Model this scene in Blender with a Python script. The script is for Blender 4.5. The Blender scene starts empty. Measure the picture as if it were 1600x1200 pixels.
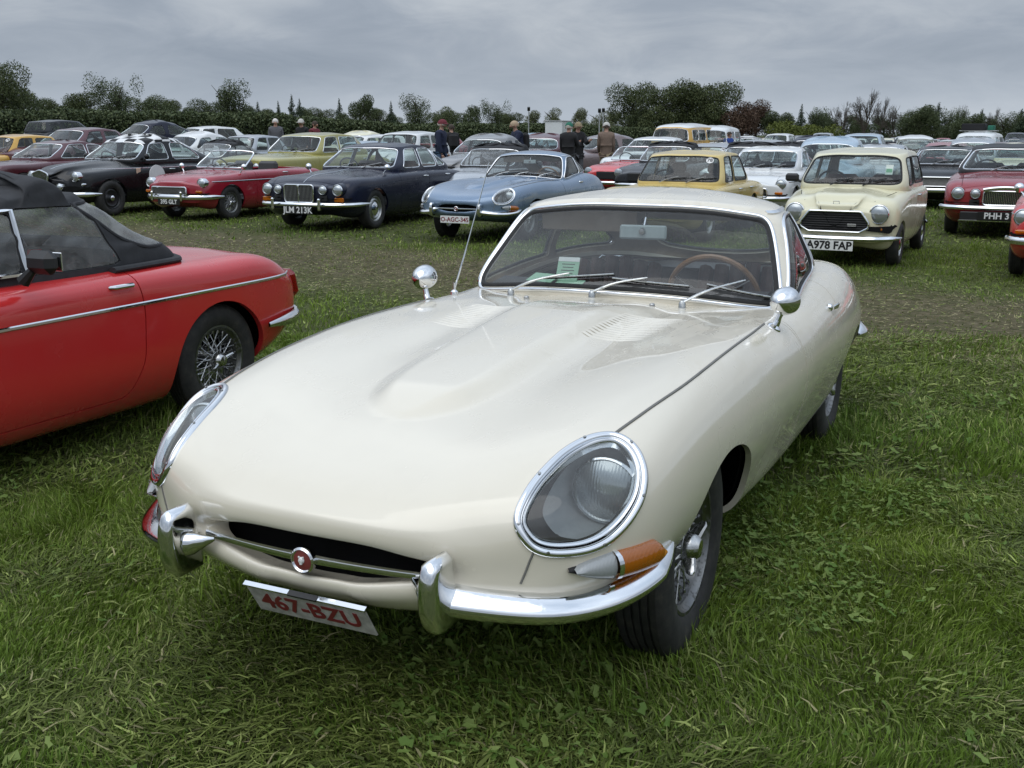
import bpy, bmesh, math, random
import numpy as np
from mathutils import Vector, Matrix, Euler
from mathutils.bvhtree import BVHTree

# ------------------------------------------------------------------ camera, sky, sun, exposure
scene = bpy.context.scene
COL = scene.collection
R = math.radians
rnd = random.Random(7)
nrng = np.random.default_rng(11)

cam_d = bpy.data.cameras.new('camera')
cam = bpy.data.objects.new('camera', cam_d)
COL.objects.link(cam)
cam.location = (0, 0, 1.508)
cam.rotation_euler = (R(90 - 13.37), 0, 0)
cam_d.sensor_width = 36.0
cam_d.lens = 36.0 * 1661 / 1600
cam_d.clip_start = 0.05
cam_d.clip_end = 3000
scene.camera = cam

SUN_EL, SUN_AZ = R(62), R(215)
world = bpy.data.worlds.new('World')
scene.world = world
world.use_nodes = True
wn, wl = world.node_tree.nodes, world.node_tree.links
wn.clear()
w_out = wn.new('ShaderNodeOutputWorld')
w_bg = wn.new('ShaderNodeBackground')
w_sky = wn.new('ShaderNodeTexSky')
w_sky.sky_type = 'NISHITA'
w_sky.sun_disc = False
w_sky.sun_elevation = SUN_EL
w_sky.sun_rotation = SUN_AZ
w_sky.dust_density = 3.0
w_tc = wn.new('ShaderNodeTexCoord')
# a layer of stratus: the view direction meets a flat cloud deck, noise gives the banks of cloud
w_sep = wn.new('ShaderNodeSeparateXYZ')
wl.new(w_tc.outputs['Generated'], w_sep.inputs[0])
def wmath(op, a, b=None, clamp=False):
    n = wn.new('ShaderNodeMath'); n.operation = op; n.use_clamp = clamp
    for i, v in enumerate((a, b)):
        if v is None: continue
        if isinstance(v, (int, float)): n.inputs[i].default_value = v
        else: wl.new(v, n.inputs[i])
    return n.outputs[0]
w_z = wmath('ADD', wmath('ABSOLUTE', w_sep.outputs[2]), 0.26)
w_cx = wmath('DIVIDE', w_sep.outputs[0], w_z)
w_cy = wmath('DIVIDE', w_sep.outputs[1], w_z)
w_comb = wn.new('ShaderNodeCombineXYZ')
wl.new(w_cx, w_comb.inputs[0]); wl.new(w_cy, w_comb.inputs[1])
def wnoise(scale, detail, rough, off, dist=0.0):
    m = wn.new('ShaderNodeMapping'); m.inputs['Location'].default_value = off
    wl.new(w_comb.outputs[0], m.inputs['Vector'])
    n = wn.new('ShaderNodeTexNoise'); n.inputs['Scale'].default_value = scale
    n.inputs['Detail'].default_value = detail; n.inputs['Roughness'].default_value = rough
    n.inputs['Distortion'].default_value = dist
    wl.new(m.outputs[0], n.inputs['Vector'])
    return n.outputs[0]
w_n1 = wnoise(0.80, 4, 0.50, (10.21, 7.49, 0), 0.4)
w_n2 = wnoise(3.2, 8, 0.60, (9.2, 4.4, 0), 0.6)
w_n = wmath('ADD', wmath('MULTIPLY', w_n1, 0.70), wmath('MULTIPLY', w_n2, 0.30))
w_ramp = wn.new('ShaderNodeValToRGB')
els = w_ramp.color_ramp.elements
els[0].position = 0.37; els[0].color = (0.335, 0.40, 0.495, 1)
els[1].position = 0.65; els[1].color = (0.72, 0.775, 0.84, 1)
e = els.new(0.50); e.color = (0.47, 0.535, 0.63, 1)
wl.new(w_n, w_ramp.inputs[0])
# an overcast sky is brightest overhead; a thin pale band lies along the horizon
w_el = wn.new('ShaderNodeMapRange'); w_el.interpolation_type = 'SMOOTHSTEP'
w_el.inputs['From Min'].default_value = 0.15; w_el.inputs['From Max'].default_value = 0.75
w_el.inputs['To Min'].default_value = 0.65; w_el.inputs['To Max'].default_value = 1.80
wl.new(w_sep.outputs[2], w_el.inputs['Value'])
w_hz = wn.new('ShaderNodeMapRange'); w_hz.interpolation_type = 'SMOOTHSTEP'
w_hz.inputs['From Min'].default_value = 0.0; w_hz.inputs['From Max'].default_value = 0.085
w_hz.inputs['To Min'].default_value = 0.62; w_hz.inputs['To Max'].default_value = 0.0
wl.new(w_sep.outputs[2], w_hz.inputs['Value'])
w_mul = wn.new('ShaderNodeVectorMath'); w_mul.operation = 'SCALE'
wl.new(w_ramp.outputs[0], w_mul.inputs[0]); wl.new(w_el.outputs[0], w_mul.inputs['Scale'])
w_mx = wn.new('ShaderNodeMix'); w_mx.data_type = 'RGBA'
wl.new(w_hz.outputs[0], w_mx.inputs['Factor'])
wl.new(w_mul.outputs[0], w_mx.inputs['A']); w_mx.inputs['B'].default_value = (0.47, 0.525, 0.59, 1)
w_skys = wn.new('ShaderNodeVectorMath'); w_skys.operation = 'SCALE'
wl.new(w_sky.outputs[0], w_skys.inputs[0]); w_skys.inputs['Scale'].default_value = 0.06
w_fin = wn.new('ShaderNodeMix'); w_fin.data_type = 'RGBA'
w_fin.inputs['Factor'].default_value = 0.93
wl.new(w_skys.outputs[0], w_fin.inputs['A']); wl.new(w_mx.outputs['Result'], w_fin.inputs['B'])
wl.new(w_fin.outputs['Result'], w_bg.inputs['Color'])
w_bg.inputs['Strength'].default_value = 1.0
wl.new(w_bg.outputs[0], w_out.inputs['Surface'])

sun_d = bpy.data.lights.new('sun', 'SUN')
sun_d.energy = 0.8
sun_d.angle = R(60)
sun_d.color = (1.0, 0.97, 0.92)
sun = bpy.data.objects.new('sun', sun_d)
COL.objects.link(sun)
sun.rotation_euler = (R(90) - SUN_EL, 0, math.pi - SUN_AZ)
scene.view_settings.view_transform = 'Standard'
scene.view_settings.look = 'None'
scene.view_settings.exposure = 0.25
scene.view_settings.gamma = 1.0
scene.cycles.max_bounces = 8
scene.cycles.transparent_max_bounces = 16
scene.cycles.use_denoising = True

# ------------------------------------------------------------------ helpers: scene objects
def link(o, parent=None):
    COL.objects.link(o)
    if parent is not None: o.parent = parent
    return o
def tag(o, label=None, cat=None, group=None, kind=None):
    if label: o['label'] = label
    if cat: o['category'] = cat
    if group: o['group'] = group
    if kind: o['kind'] = kind
    return o
def empty(name, loc=(0, 0, 0), rz=0.0, parent=None):
    o = bpy.data.objects.new(name, None)
    o.location = loc; o.rotation_euler = (0, 0, rz); o.empty_display_size = .2
    return link(o, parent)
def copy_tree(o, parent=None):
    c = o.copy(); COL.objects.link(c); c.parent = parent
    if parent is not None: c.matrix_parent_inverse = o.matrix_parent_inverse.copy()
    for ch in list(o.children): copy_tree(ch, c)
    return c

# ------------------------------------------------------------------ helpers: mesh collector
class MB:
    """collects faces; build() links them as one mesh object"""
    def __init__(s): s.v = []; s.f = []; s.m = []
    def add(s, verts, faces, mi=0):
        o = len(s.v); s.v.extend([tuple(p) for p in verts])
        s.f.extend([tuple(i + o for i in f) for f in faces]); s.m.extend([mi] * len(faces)); return s
    def box(s, c, d, rot=None, mi=0, bevel=0.0):
        x, y, z = d[0] / 2, d[1] / 2, d[2] / 2
        if bevel > 0:
            b = min(bevel, x * .9, y * .9, z * .9); V = []
            for sx in (-1, 1):
                for sy in (-1, 1):
                    for sz in (-1, 1):
                        V += [(sx * x, sy * (y - b), sz * (z - b)), (sx * (x - b), sy * y, sz * (z - b)), (sx * (x - b), sy * (y - b), sz * z)]
            bm = bmesh.new()
            for p in V: bm.verts.new(p)
            bmesh.ops.convex_hull(bm, input=bm.verts)
            bm.verts.index_update()
            V = [v.co.copy() for v in bm.verts]; F = [tuple(q.index for q in f.verts) for f in bm.faces]; bm.free()
        else:
            V = [Vector((a * x, b * y, e * z)) for a in (-1, 1) for b in (-1, 1) for e in (-1, 1)]
            F = [(0, 1, 3, 2), (4, 6, 7, 5), (0, 4, 5, 1), (2, 3, 7, 6), (0, 2, 6, 4), (1, 5, 7, 3)]
        M = rot if rot is not None else Matrix.Identity(3)
        if isinstance(M, (tuple, list)): M = Euler(M).to_matrix()
        c = Vector(c)
        return s.add([c + M @ Vector(p) for p in V], F, mi)
    def tube(s, pts, r, n=8, closed=False, mi=0, caps=True, flat=None):
        """tube along points; r a number or list; flat=(a,b): oval section a (along normal) x b"""
        P = [Vector(p) for p in pts]; N = len(P)
        rr = [r] * N if isinstance(r, (int, float)) else list(r)
        up = None; V = []; F = []
        for i in range(N):
            a = P[i - 1] if (i > 0 or closed) else P[i]
            b = P[(i + 1) % N] if (i < N - 1 or closed) else P[i]
            t = (b - a)
            t = t.normalized() if t.length > 1e-9 else Vector((0, 0, 1))
            if up is None:
                up = Vector((0, 0, 1)) if abs(t.z) < .9 else Vector((1, 0, 0))
            n1 = (up - t * up.dot(t))
            n1 = n1.normalized() if n1.length > 1e-6 else t.orthogonal().normalized()
            up = n1; n2 = t.cross(n1)
            for k in range(n):
                q = 2 * math.pi * k / n
                fa, fb = (1, 1) if flat is None else flat
                V.append(P[i] + (n1 * math.cos(q) * fa + n2 * math.sin(q) * fb) * rr[i])
        for i in range(N if closed else N - 1):
            j = (i + 1) % N
            for k in range(n):
                F.append((i * n + k, i * n + (k + 1) % n, j * n + (k + 1) % n, j * n + k))
        if caps and not closed:
            F.append(tuple(range(n))[::-1]); F.append(tuple((N - 1) * n + k for k in range(n)))
        return s.add(V, F, mi)
    def lathe(s, prof, n=32, axis='x', c=(0, 0, 0), mi=0, closed=False, M=None):
        """prof: list of (along axis, radius)"""
        V = []; F = []; c = Vector(c); m = len(prof)
        for k in range(n):
            q = 2 * math.pi * k / n; cs, sn = math.cos(q), math.sin(q)
            for a, r in prof:
                p = {'x': (a, r * cs, r * sn), 'y': (r * cs, a, r * sn), 'z': (r * cs, r * sn, a)}[axis]
                p = Vector(p)
                V.append(c + (M @ p if M is not None else p))
        for k in range(n):
            k2 = (k + 1) % n
            for i in range(m if closed else m - 1):
                j = (i + 1) % m
                F.append((k * m + i, k * m + j, k2 * m + j, k2 * m + i))
        return s.add(V, F, mi)
    def grid(s, P, mi=0, cu=False, cv=False):
        P = np.asarray(P); a, b = P.shape[:2]
        F = [(i * b + j, ((i + 1) % a) * b + j, ((i + 1) % a) * b + (j + 1) % b, i * b + (j + 1) % b)
             for i in range(a if cu else a - 1) for j in range(b if cv else b - 1)]
        return s.add(P.reshape(-1, 3).tolist(), F, mi)
    def mesh(s, name, mats, smooth=True, angle=35):
        me = bpy.data.meshes.new(name)
        me.from_pydata([tuple(p) for p in s.v], [], s.f)
        for m in (mats if isinstance(mats, (list, tuple)) else [mats]): me.materials.append(m)
        if any(s.m): me.polygons.foreach_set('material_index', s.m)
        bm = bmesh.new(); bm.from_mesh(me); bmesh.ops.recalc_face_normals(bm, faces=bm.faces)
        bm.to_mesh(me); bm.free()
        if smooth:
            me.polygons.foreach_set('use_smooth', [True] * len(me.polygons))
            try: me.set_sharp_from_angle(angle=R(angle))
            except Exception: pass
        me.update(); return me
    def build(s, name, mats, parent=None, smooth=True, angle=35):
        return link(bpy.data.objects.new(name, s.mesh(name, mats, smooth, angle)), parent)

def catmull(pts, per=8, closed=False):
    P = [Vector(p) for p in pts]; n = len(P); out = []
    for i in range(n if closed else n - 1):
        p0 = P[i - 1] if (i > 0 or closed) else P[i] * 2 - P[i + 1]
        p1 = P[i]; p2 = P[(i + 1) % n]
        p3 = P[(i + 2) % n] if (i < n - 2 or closed) else p2 * 2 - p1
        for k in range(per):
            t = k / per
            out.append(.5 * ((2 * p1) + (p2 - p0) * t + (2 * p0 - 5 * p1 + 4 * p2 - p3) * t * t + (3 * p1 - p0 - 3 * p2 + p3) * t ** 3))
    if not closed: out.append(P[-1])
    return out

# ------------------------------------------------------------------ helpers: spline surfaces and trimming
def cspline(t, Y, te, periodic=False):
    """cubic spline through Y (n,...) at t, evaluated at te (natural, or periodic with t[-1] the repeat of t[0])"""
    t = np.asarray(t, float); Y = np.asarray(Y, float); te = np.asarray(te, float); n = len(t); sh = Y.shape[1:]
    Y2 = Y.reshape(n, -1); h = np.diff(t); A = np.zeros((n, n)); B = np.zeros((n, Y2.shape[1])); d = np.diff(Y2, axis=0) / h[:, None]
    for i in range(1, n - 1):
        A[i, i - 1] = h[i - 1]; A[i, i] = 2 * (h[i - 1] + h[i]); A[i, i + 1] = h[i]; B[i] = 6 * (d[i] - d[i - 1])
    if periodic:
        A[0, 0] = 2 * (h[-1] + h[0]); A[0, 1] = h[0]; A[0, n - 2] = h[-1]; B[0] = 6 * (d[0] - d[-1]); A[n - 1, n - 1] = 1; A[n - 1, 0] = -1
    else:
        A[0, 0] = 1; A[n - 1, n - 1] = 1
    M = np.linalg.solve(A, B)
    i = np.clip(np.searchsorted(t, te, side='right') - 1, 0, n - 2); x = te - t[i]; hi = h[i]
    a = (t[i + 1] - te)[:, None]; b = x[:, None]; H = hi[:, None]
    out = (M[i] * a ** 3 + M[i + 1] * b ** 3) / (6 * H) + (Y2[i] / H - M[i] * H / 6) * a + (Y2[i + 1] / H - M[i + 1] * H / 6) * b
    return out.reshape((len(te),) + sh)
def chord(P):
    d = np.linalg.norm(np.diff(P, axis=0), axis=-1)
    return np.concatenate([[0], np.cumsum(d)])
def sstep(a, b, x):
    t = np.clip((np.asarray(x, float) - a) / (b - a), 0, 1); return t * t * (3 - 2 * t)

class Surf:
    """triangles with smooth normals and parameters, can be trimmed by a function"""
    def __init__(s, V, N, UV, T, fl=None): s.V, s.N, s.UV, s.T = V, N, UV, T; s.fl = np.zeros(len(V), int) if fl is None else fl
    @staticmethod
    def grid(P, U, W, cu=False, cv=False, flip=False):
        """P (a,b,3) grid; normals by differences; cv: second direction closed"""
        a, b = P.shape[:2]
        def diff(A, ax, closed):
            if closed: return np.roll(A, -1, ax) - np.roll(A, 1, ax)
            return np.gradient(A, axis=ax)
        N = np.cross(diff(P, 0, cu), diff(P, 1, cv)); L = np.linalg.norm(N, axis=2, keepdims=True)
        N = N / np.maximum(L, 1e-12) * (-1 if flip else 1)
        UU, WW = np.meshgrid(U, W, indexing='ij')
        idx = np.arange(a * b).reshape(a, b)
        i0 = idx if cu else idx[:-1]; i1 = np.roll(idx, -1, 0) if cu else idx[1:]
        if cv: q = [i0, i1, np.roll(i1, -1, 1), np.roll(i0, -1, 1)]
        else: q = [i0[:, :-1], i1[:, :-1], i1[:, 1:], i0[:, 1:]]
        q = [x.reshape(-1) for x in q]
        if flip: q = [q[0], q[3], q[2], q[1]]
        T = np.concatenate([np.stack([q[0], q[1], q[2]], 1), np.stack([q[0], q[2], q[3]], 1)])
        return Surf(P.reshape(-1, 3).copy(), N.reshape(-1, 3), np.stack([UU.reshape(-1), WW.reshape(-1)], 1), T)
    def compact(s):
        u, inv = np.unique(s.T.reshape(-1), return_inverse=True)
        return Surf(s.V[u], s.N[u], s.UV[u], inv.reshape(-1, 3), s.fl[u])
    def split(s, g, flag=1):
        """g per vertex; returns (part with g<0, part with g>=0)"""
        g = np.where(np.abs(g) < 1e-9, 1e-9, g); sg = g < 0; T = s.T; c = sg[T].sum(1)
        ins = [T[c == 3]]; outs = [T[c == 0]]
        V, N, UV, fl = s.V, s.N, s.UV, s.fl
        cr = T[(c == 1) | (c == 2)]
        if len(cr):
            # rotate so that the odd vertex is first
            cs = sg[cr]; cc = cs.sum(1); odd = np.where(cc == 1, cs.argmax(1), (~cs).argmax(1))
            ar = np.arange(len(cr)); A = cr[ar, odd]; B = cr[ar, (odd + 1) % 3]; C = cr[ar, (odd + 2) % 3]
            E = np.concatenate([np.stack([A, B], 1), np.stack([A, C], 1)]); Es = np.sort(E, 1)
            ue, inv = np.unique(Es, axis=0, return_inverse=True); inv = inv.reshape(-1)
            t = (g[ue[:, 0]] / (g[ue[:, 0]] - g[ue[:, 1]]))[:, None]
            mix = lambda X: X[ue[:, 0]] * (1 - t) + X[ue[:, 1]] * t
            n0 = len(V); V = np.concatenate([V, mix(V)]); nn = mix(N); nn /= np.maximum(np.linalg.norm(nn, axis=1, keepdims=True), 1e-12)
            N = np.concatenate([N, nn]); UV = np.concatenate([UV, mix(UV)]); fl = np.concatenate([fl, np.full(len(ue), flag)])
            k = len(cr); ab = n0 + inv[:k]; ac = n0 + inv[k:]
            t1 = np.stack([A, ab, ac], 1); t2 = np.concatenate([np.stack([ab, B, C], 1), np.stack([ab, C, ac], 1)])
            oi = cc == 1; o2 = np.concatenate([oi, oi])
            ins += [t1[oi], t2[~o2]]; outs += [t1[~oi], t2[o2]]
        a = Surf(V, N, UV, np.concatenate(ins), fl).compact(); b = Surf(V, N, UV, np.concatenate(outs), fl).compact()
        return a, b
    def boundary(s):
        T = s.T; E = np.concatenate([T[:, [0, 1]], T[:, [1, 2]], T[:, [2, 0]]]); Es = np.sort(E, 1)
        _, idx, cnt = np.unique(Es, axis=0, return_index=True, return_counts=True)
        return E[idx[cnt == 1]]
    def loops(s, flagged=True, minlen=6):
        E = s.boundary()
        if flagged: E = E[(s.fl[E] > 0).all(1)]
        nx = {}
        for a, b in E.tolist(): nx.setdefault(a, []).append(b)
        out = []; starts = set(nx) - set(E[:, 1].tolist())
        order = list(starts) + list(nx)
        for st in order:
            if not nx.get(st): continue
            L = [st]; cur = st
            while nx.get(cur):
                cur = nx[cur].pop()
                if cur == st: break
                L.append(cur)
            if len(L) >= minlen: out.append((np.array(L), cur == st))
        return out
    def lip(s, depth, flagged=True, dirv=None):
        """fold the trimmed edges inwards"""
        E = s.boundary()
        if flagged: E = E[(s.fl[E] > 0).all(1)]
        if not len(E): return s
        a, b = E[:, 0], E[:, 1]; n0 = len(s.V)
        off = -s.N * depth if dirv is None else np.broadcast_to(np.asarray(dirv, float) * depth, s.N.shape)
        ed = s.V[b] - s.V[a]; L = np.linalg.norm(ed, axis=1, keepdims=True); ed = ed / np.maximum(L, 1e-9)
        nrm = np.cross(ed, s.N[a]); k = len(E)
        V = np.concatenate([s.V, s.V[a], s.V[b], s.V[b] + off[b], s.V[a] + off[a]])
        N = np.concatenate([s.N] + [nrm] * 4); UV = np.concatenate([s.UV, s.UV[a], s.UV[b], s.UV[b], s.UV[a]])
        r = n0 + np.arange(k); T = np.concatenate([s.T, np.stack([r, r + 3 * k, r + 2 * k], 1), np.stack([r, r + 2 * k, r + k], 1)])
        return Surf(V, N, UV, T)
    def offset(s, d):
        return Surf(s.V + s.N * d, s.N, s.UV, s.T, s.fl)
    def mesh(s, name, mat):
        me = bpy.data.meshes.new(name); n = len(s.T)
        me.vertices.add(len(s.V)); me.vertices.foreach_set('co', s.V.astype(np.float32).reshape(-1))
        me.loops.add(n * 3); me.loops.foreach_set('vertex_index', s.T.astype(np.int32).reshape(-1))
        me.polygons.add(n); me.polygons.foreach_set('loop_start', np.arange(0, n * 3, 3, dtype=np.int32))
        me.polygons.foreach_set('loop_total', np.full(n, 3, np.int32))
        me.polygons.foreach_set('use_smooth', np.ones(n, bool))
        me.update(calc_edges=True); me.validate(clean_customdata=False)
        if len(me.vertices) == len(s.V): me.normals_split_custom_set_from_vertices(s.N.astype(np.float32).tolist())
        me.materials.append(mat); return me
    def build(s, name, mat, parent=None):
        return link(bpy.data.objects.new(name, s.mesh(name, mat)), parent)
    def bvh(s): return BVHTree.FromPolygons(s.V.tolist(), s.T.tolist())

def join_surf(L):
    V = []; N = []; U = []; T = []; o = 0
    for s in L:
        V.append(s.V); N.append(s.N); U.append(s.UV); T.append(s.T + o); o += len(s.V)
    return Surf(np.concatenate(V), np.concatenate(N), np.concatenate(U), np.concatenate(T))
def net_surface(net, nt, nu, tparam=None, dens=None, cpow=1.0):
    """net (rows, half columns, 3): column 0 on top centre, last column bottom centre; mirrored in x, closed round.
    cubic spline along rows, then periodic cubic spline round each section"""
    net = np.asarray(net, float); r, k = net.shape[:2]
    mir = net[:, k - 2:0:-1].copy(); mir[:, :, 0] *= -1
    full = np.concatenate([net, mir], 1)
    if tparam is None:
        d = np.linalg.norm(np.diff(full, axis=0), axis=2).mean(1) ** cpow; tparam = np.concatenate([[0], np.cumsum(d)])
    te = np.linspace(tparam[0], tparam[-1], nt) if dens is None else np.interp(np.linspace(0, 1, nt), np.linspace(0, 1, len(dens)), dens) * (tparam[-1] - tparam[0]) + tparam[0]
    rows = cspline(tparam, full, te)                                    # nt, cols, 3
    clo = np.concatenate([full, full[:, :1]], 1)
    dc = np.linalg.norm(np.diff(clo, axis=1), axis=2); dc = dc[len(dc) // 3: 2 * len(dc) // 3 + 1].mean(0)
    up = np.concatenate([[0], np.cumsum(dc)])
    ue = np.linspace(0, up[-1], nu, endpoint=False)
    rc = np.concatenate([rows, rows[:, :1]], 1).transpose(1, 0, 2)
    P = cspline(up, rc, ue, periodic=True).transpose(1, 0, 2)
    return P, te, ue
def poly_sd(px, py, poly):
    """signed distance to polygon (negative inside)"""
    poly = np.asarray(poly, float); a = poly; b = np.roll(poly, -1, 0)
    px = np.asarray(px)[:, None]; py = np.asarray(py)[:, None]
    e = b - a; wx = px - a[None, :, 0]; wy = py - a[None, :, 1]
    t = np.clip((wx * e[None, :, 0] + wy * e[None, :, 1]) / (e ** 2).sum(1)[None], 0, 1)
    d = np.sqrt(((wx - e[None, :, 0] * t) ** 2 + (wy - e[None, :, 1] * t) ** 2).min(1))
    c1 = (a[None, :, 1] <= py) & (b[None, :, 1] > py); c2 = (a[None, :, 1] > py) & (b[None, :, 1] <= py)
    cr = e[None, :, 0] * wy - e[None, :, 1] * wx
    wn_ = (c1 & (cr > 0)).sum(1) - (c2 & (cr < 0)).sum(1)
    return np.where(wn_ != 0, -d, d)
def rpoly(pts, r=.03, n=5):
    """polygon with rounded corners"""
    P = [Vector((p[0], p[1])) for p in pts]; out = []; N = len(P)
    for i in range(N):
        a, b, c = P[i - 1], P[i], P[(i + 1) % N]; d1 = a - b; d2 = c - b
        rr = r[i] if isinstance(r, (list, tuple)) else r
        k = min(rr, d1.length * .48, d2.length * .48); p = b + d1.normalized() * k; q = b + d2.normalized() * k
        for j in range(n + 1):
            t = j / n; out.append(tuple(p * (1 - t) ** 2 + b * 2 * t * (1 - t) + q * t * t))
    return np.array(out)
def smooth_loop(P, closed, it=2):
    P = np.asarray(P, float)
    for _ in range(it):
        Q = (np.roll(P, 1, 0) + P * 2 + np.roll(P, -1, 0)) / 4
        if not closed: Q[0], Q[-1] = P[0], P[-1]
        P = Q
    return P
def resample(P, n, closed):
    P = np.asarray(P, float); Q = np.concatenate([P, P[:1]]) if closed else P
    t = chord(Q); te = np.linspace(0, t[-1], n, endpoint=not closed)
    return np.stack([np.interp(te, t, Q[:, i]) for i in range(3)], 1)
_font = {}
def text_mesh(s, size, offset=0.0, extrude=0.0008, xscale=1.0):
    """lettering as a mesh in the XZ plane, centred, facing -Y"""
    key = (s, size, offset, xscale)
    if key in _font: return _font[key]
    cu = bpy.data.curves.new('lettering', 'FONT'); cu.body = s; cu.size = size; cu.offset = offset
    cu.extrude = extrude; cu.align_x = 'CENTER'; cu.align_y = 'CENTER'; cu.resolution_u = 3
    ob = bpy.data.objects.new('lettering', cu); COL.objects.link(ob)
    dg = bpy.context.evaluated_depsgraph_get(); me = bpy.data.meshes.new_from_object(ob.evaluated_get(dg))
    bpy.data.objects.remove(ob)
    me.transform(Matrix.Rotation(R(90), 4, 'X') @ Matrix.Diagonal((xscale, 1, 1, 1)))
    _font[key] = me; return me
def lettering(s, size, mat, parent, loc, rot=(0, 0, 0), offset=0.0, xscale=1.0, name='lettering'):
    me = text_mesh(s, size, offset, xscale=xscale).copy(); me.materials.clear(); me.materials.append(mat)
    o = bpy.data.objects.new(name, me); o.location = loc; o.rotation_euler = rot; return link(o, parent)

# ------------------------------------------------------------------ materials
MATS = {}
def nodes_of(name):
    m = bpy.data.materials.new(name); m.use_nodes = True; nt = m.node_tree
    for n in list(nt.nodes):
        if n.type not in ('BSDF_PRINCIPLED', 'OUTPUT_MATERIAL'): nt.nodes.remove(n)
    return m, nt, nt.nodes['Principled BSDF']
def nnoise(nt, scale, detail=4, rough=.55, coord='Object', vec=None, dist=0.0):
    n = nt.nodes.new('ShaderNodeTexNoise'); n.inputs['Scale'].default_value = scale
    n.inputs['Detail'].default_value = detail; n.inputs['Roughness'].default_value = rough; n.inputs['Distortion'].default_value = dist
    if vec is None:
        tc = nt.nodes.new('ShaderNodeTexCoord'); vec = tc.outputs[coord]
    nt.links.new(vec, n.inputs['Vector']); return n.outputs['Fac']
def nramp(nt, fac, stops):
    r = nt.nodes.new('ShaderNodeValToRGB'); e = r.color_ramp.elements
    while len(e) < len(stops): e.new(.5)
    for i, (p, c) in enumerate(stops):
        e[i].position = p; e[i].color = tuple(c) + (1,) if len(c) == 3 else c
    nt.links.new(fac, r.inputs[0]); return r.outputs[0]
def nmix(nt, fac, a, b):
    m = nt.nodes.new('ShaderNodeMix'); m.data_type = 'RGBA'
    for v, k in ((fac, 'Factor'), (a, 'A'), (b, 'B')):
        if isinstance(v, (int, float)): m.inputs[k].default_value = v
        elif isinstance(v, (tuple, list)): m.inputs[k].default_value = tuple(v)[:3] + (1,)
        else: nt.links.new(v, m.inputs[k])
    return m.outputs['Result']
def nmath(nt, op, a, b=0.0, clamp=False):
    n = nt.nodes.new('ShaderNodeMath'); n.operation = op; n.use_clamp = clamp
    for i, v in enumerate((a, b)):
        if isinstance(v, (int, float)): n.inputs[i].default_value = v
        else: nt.links.new(v, n.inputs[i])
    return n.outputs[0]
def nrange(nt, v, a, b, c, d):
    n = nt.nodes.new('ShaderNodeMapRange'); n.interpolation_type = 'SMOOTHSTEP'
    for k, x in zip(('From Min', 'From Max', 'To Min', 'To Max'), (a, b, c, d)): n.inputs[k].default_value = x
    nt.links.new(v, n.inputs['Value']); return n.outputs[0]
def nbump(nt, h, strength, dist, bs):
    b = nt.nodes.new('ShaderNodeBump'); b.inputs['Strength'].default_value = strength; b.inputs['Distance'].default_value = dist
    nt.links.new(h, b.inputs['Height']); nt.links.new(b.outputs[0], bs.inputs['Normal'])

def paint(name, col, rough=.22, metallic=0.0, coat=.6, grime=.25, wet=False):
    if max(col) < .06: coat = .22
    """car paint: colour with slight dust, clear coat, dried rain on upward faces"""
    if name in MATS: return MATS[name]
    m, nt, bs = nodes_of(name); L = nt.links
    n1 = nnoise(nt, 2.3, 5, .6); n2 = nnoise(nt, 38, 3, .6)
    dust = nmath(nt, 'MULTIPLY', nrange(nt, n1, .42, .72, 0, 1), grime)
    dirt = tuple(c * .72 + .06 for c in col)
    c = nmix(nt, dust, col, dirt)
    # road dirt low on the body
    tc = nt.nodes.new('ShaderNodeTexCoord'); sp = nt.nodes.new('ShaderNodeSeparateXYZ'); L.new(tc.outputs['Object'], sp.inputs[0])
    low = nrange(nt, nmath(nt, 'ADD', sp.outputs[2], nmath(nt, 'MULTIPLY', n1, .22)), .22, .52, .42 if max(col) > .06 else .12, 0)
    c = nmix(nt, nmath(nt, 'MULTIPLY', low, nrange(nt, n2, .3, .7, .35, 1)), c, (.10, .085, .06))
    r0 = nrange(nt, n1, .35, .7, rough * .8, rough * 1.5)
    if wet:
        # dried rain: films and runs drawn out along the car, with crisp edges, on upward faces
        mp = nt.nodes.new('ShaderNodeMapping'); mp.inputs['Scale'].default_value = (3.2, 1.1, 3.0); mp.inputs['Rotation'].default_value = (0, 0, .25); L.new(tc.outputs['Object'], mp.inputs[0])
        f1 = nnoise(nt, 2.6, 9, .68, vec=mp.outputs[0], dist=.6); f2 = nnoise(nt, 55, 4, .7)
        film = nmath(nt, 'MULTIPLY', nrange(nt, f1, .50, .535, 0, 1), nrange(nt, f1, .66, .60, 1, .45))
        ge = nt.nodes.new('ShaderNodeNewGeometry'); sn = nt.nodes.new('ShaderNodeSeparateXYZ'); L.new(ge.outputs['Normal'], sn.inputs[0])
        film = nmath(nt, 'MULTIPLY', film, nrange(nt, sn.outputs[2], .15, .75, .25, 1))
        film = nmath(nt, 'MULTIPLY', film, nrange(nt, sp.outputs[1], .5, 1.5, .12, 1))
        film = nmath(nt, 'MULTIPLY', film, nrange(nt, f2, .3, .6, .55, 1))
        c = nmix(nt, nmath(nt, 'MULTIPLY', film, .46), c, tuple(k * .62 for k in col))
        r0 = nmath(nt, 'ADD', r0, nmath(nt, 'MULTIPLY', film, .22))
        L.new(nmath(nt, 'SUBTRACT', coat, nmath(nt, 'MULTIPLY', film, coat * .8)), bs.inputs['Coat Weight'])
    L.new(c, bs.inputs['Base Color'])
    bs.inputs['Metallic'].default_value = metallic
    if not wet: bs.inputs['Coat Weight'].default_value = coat
    bs.inputs['Coat Roughness'].default_value = .04
    if max(col) < .06: bs.inputs['Specular IOR Level'].default_value = .28
    L.new(r0, bs.inputs['Roughness'])
    MATS[name] = m; return m
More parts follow.
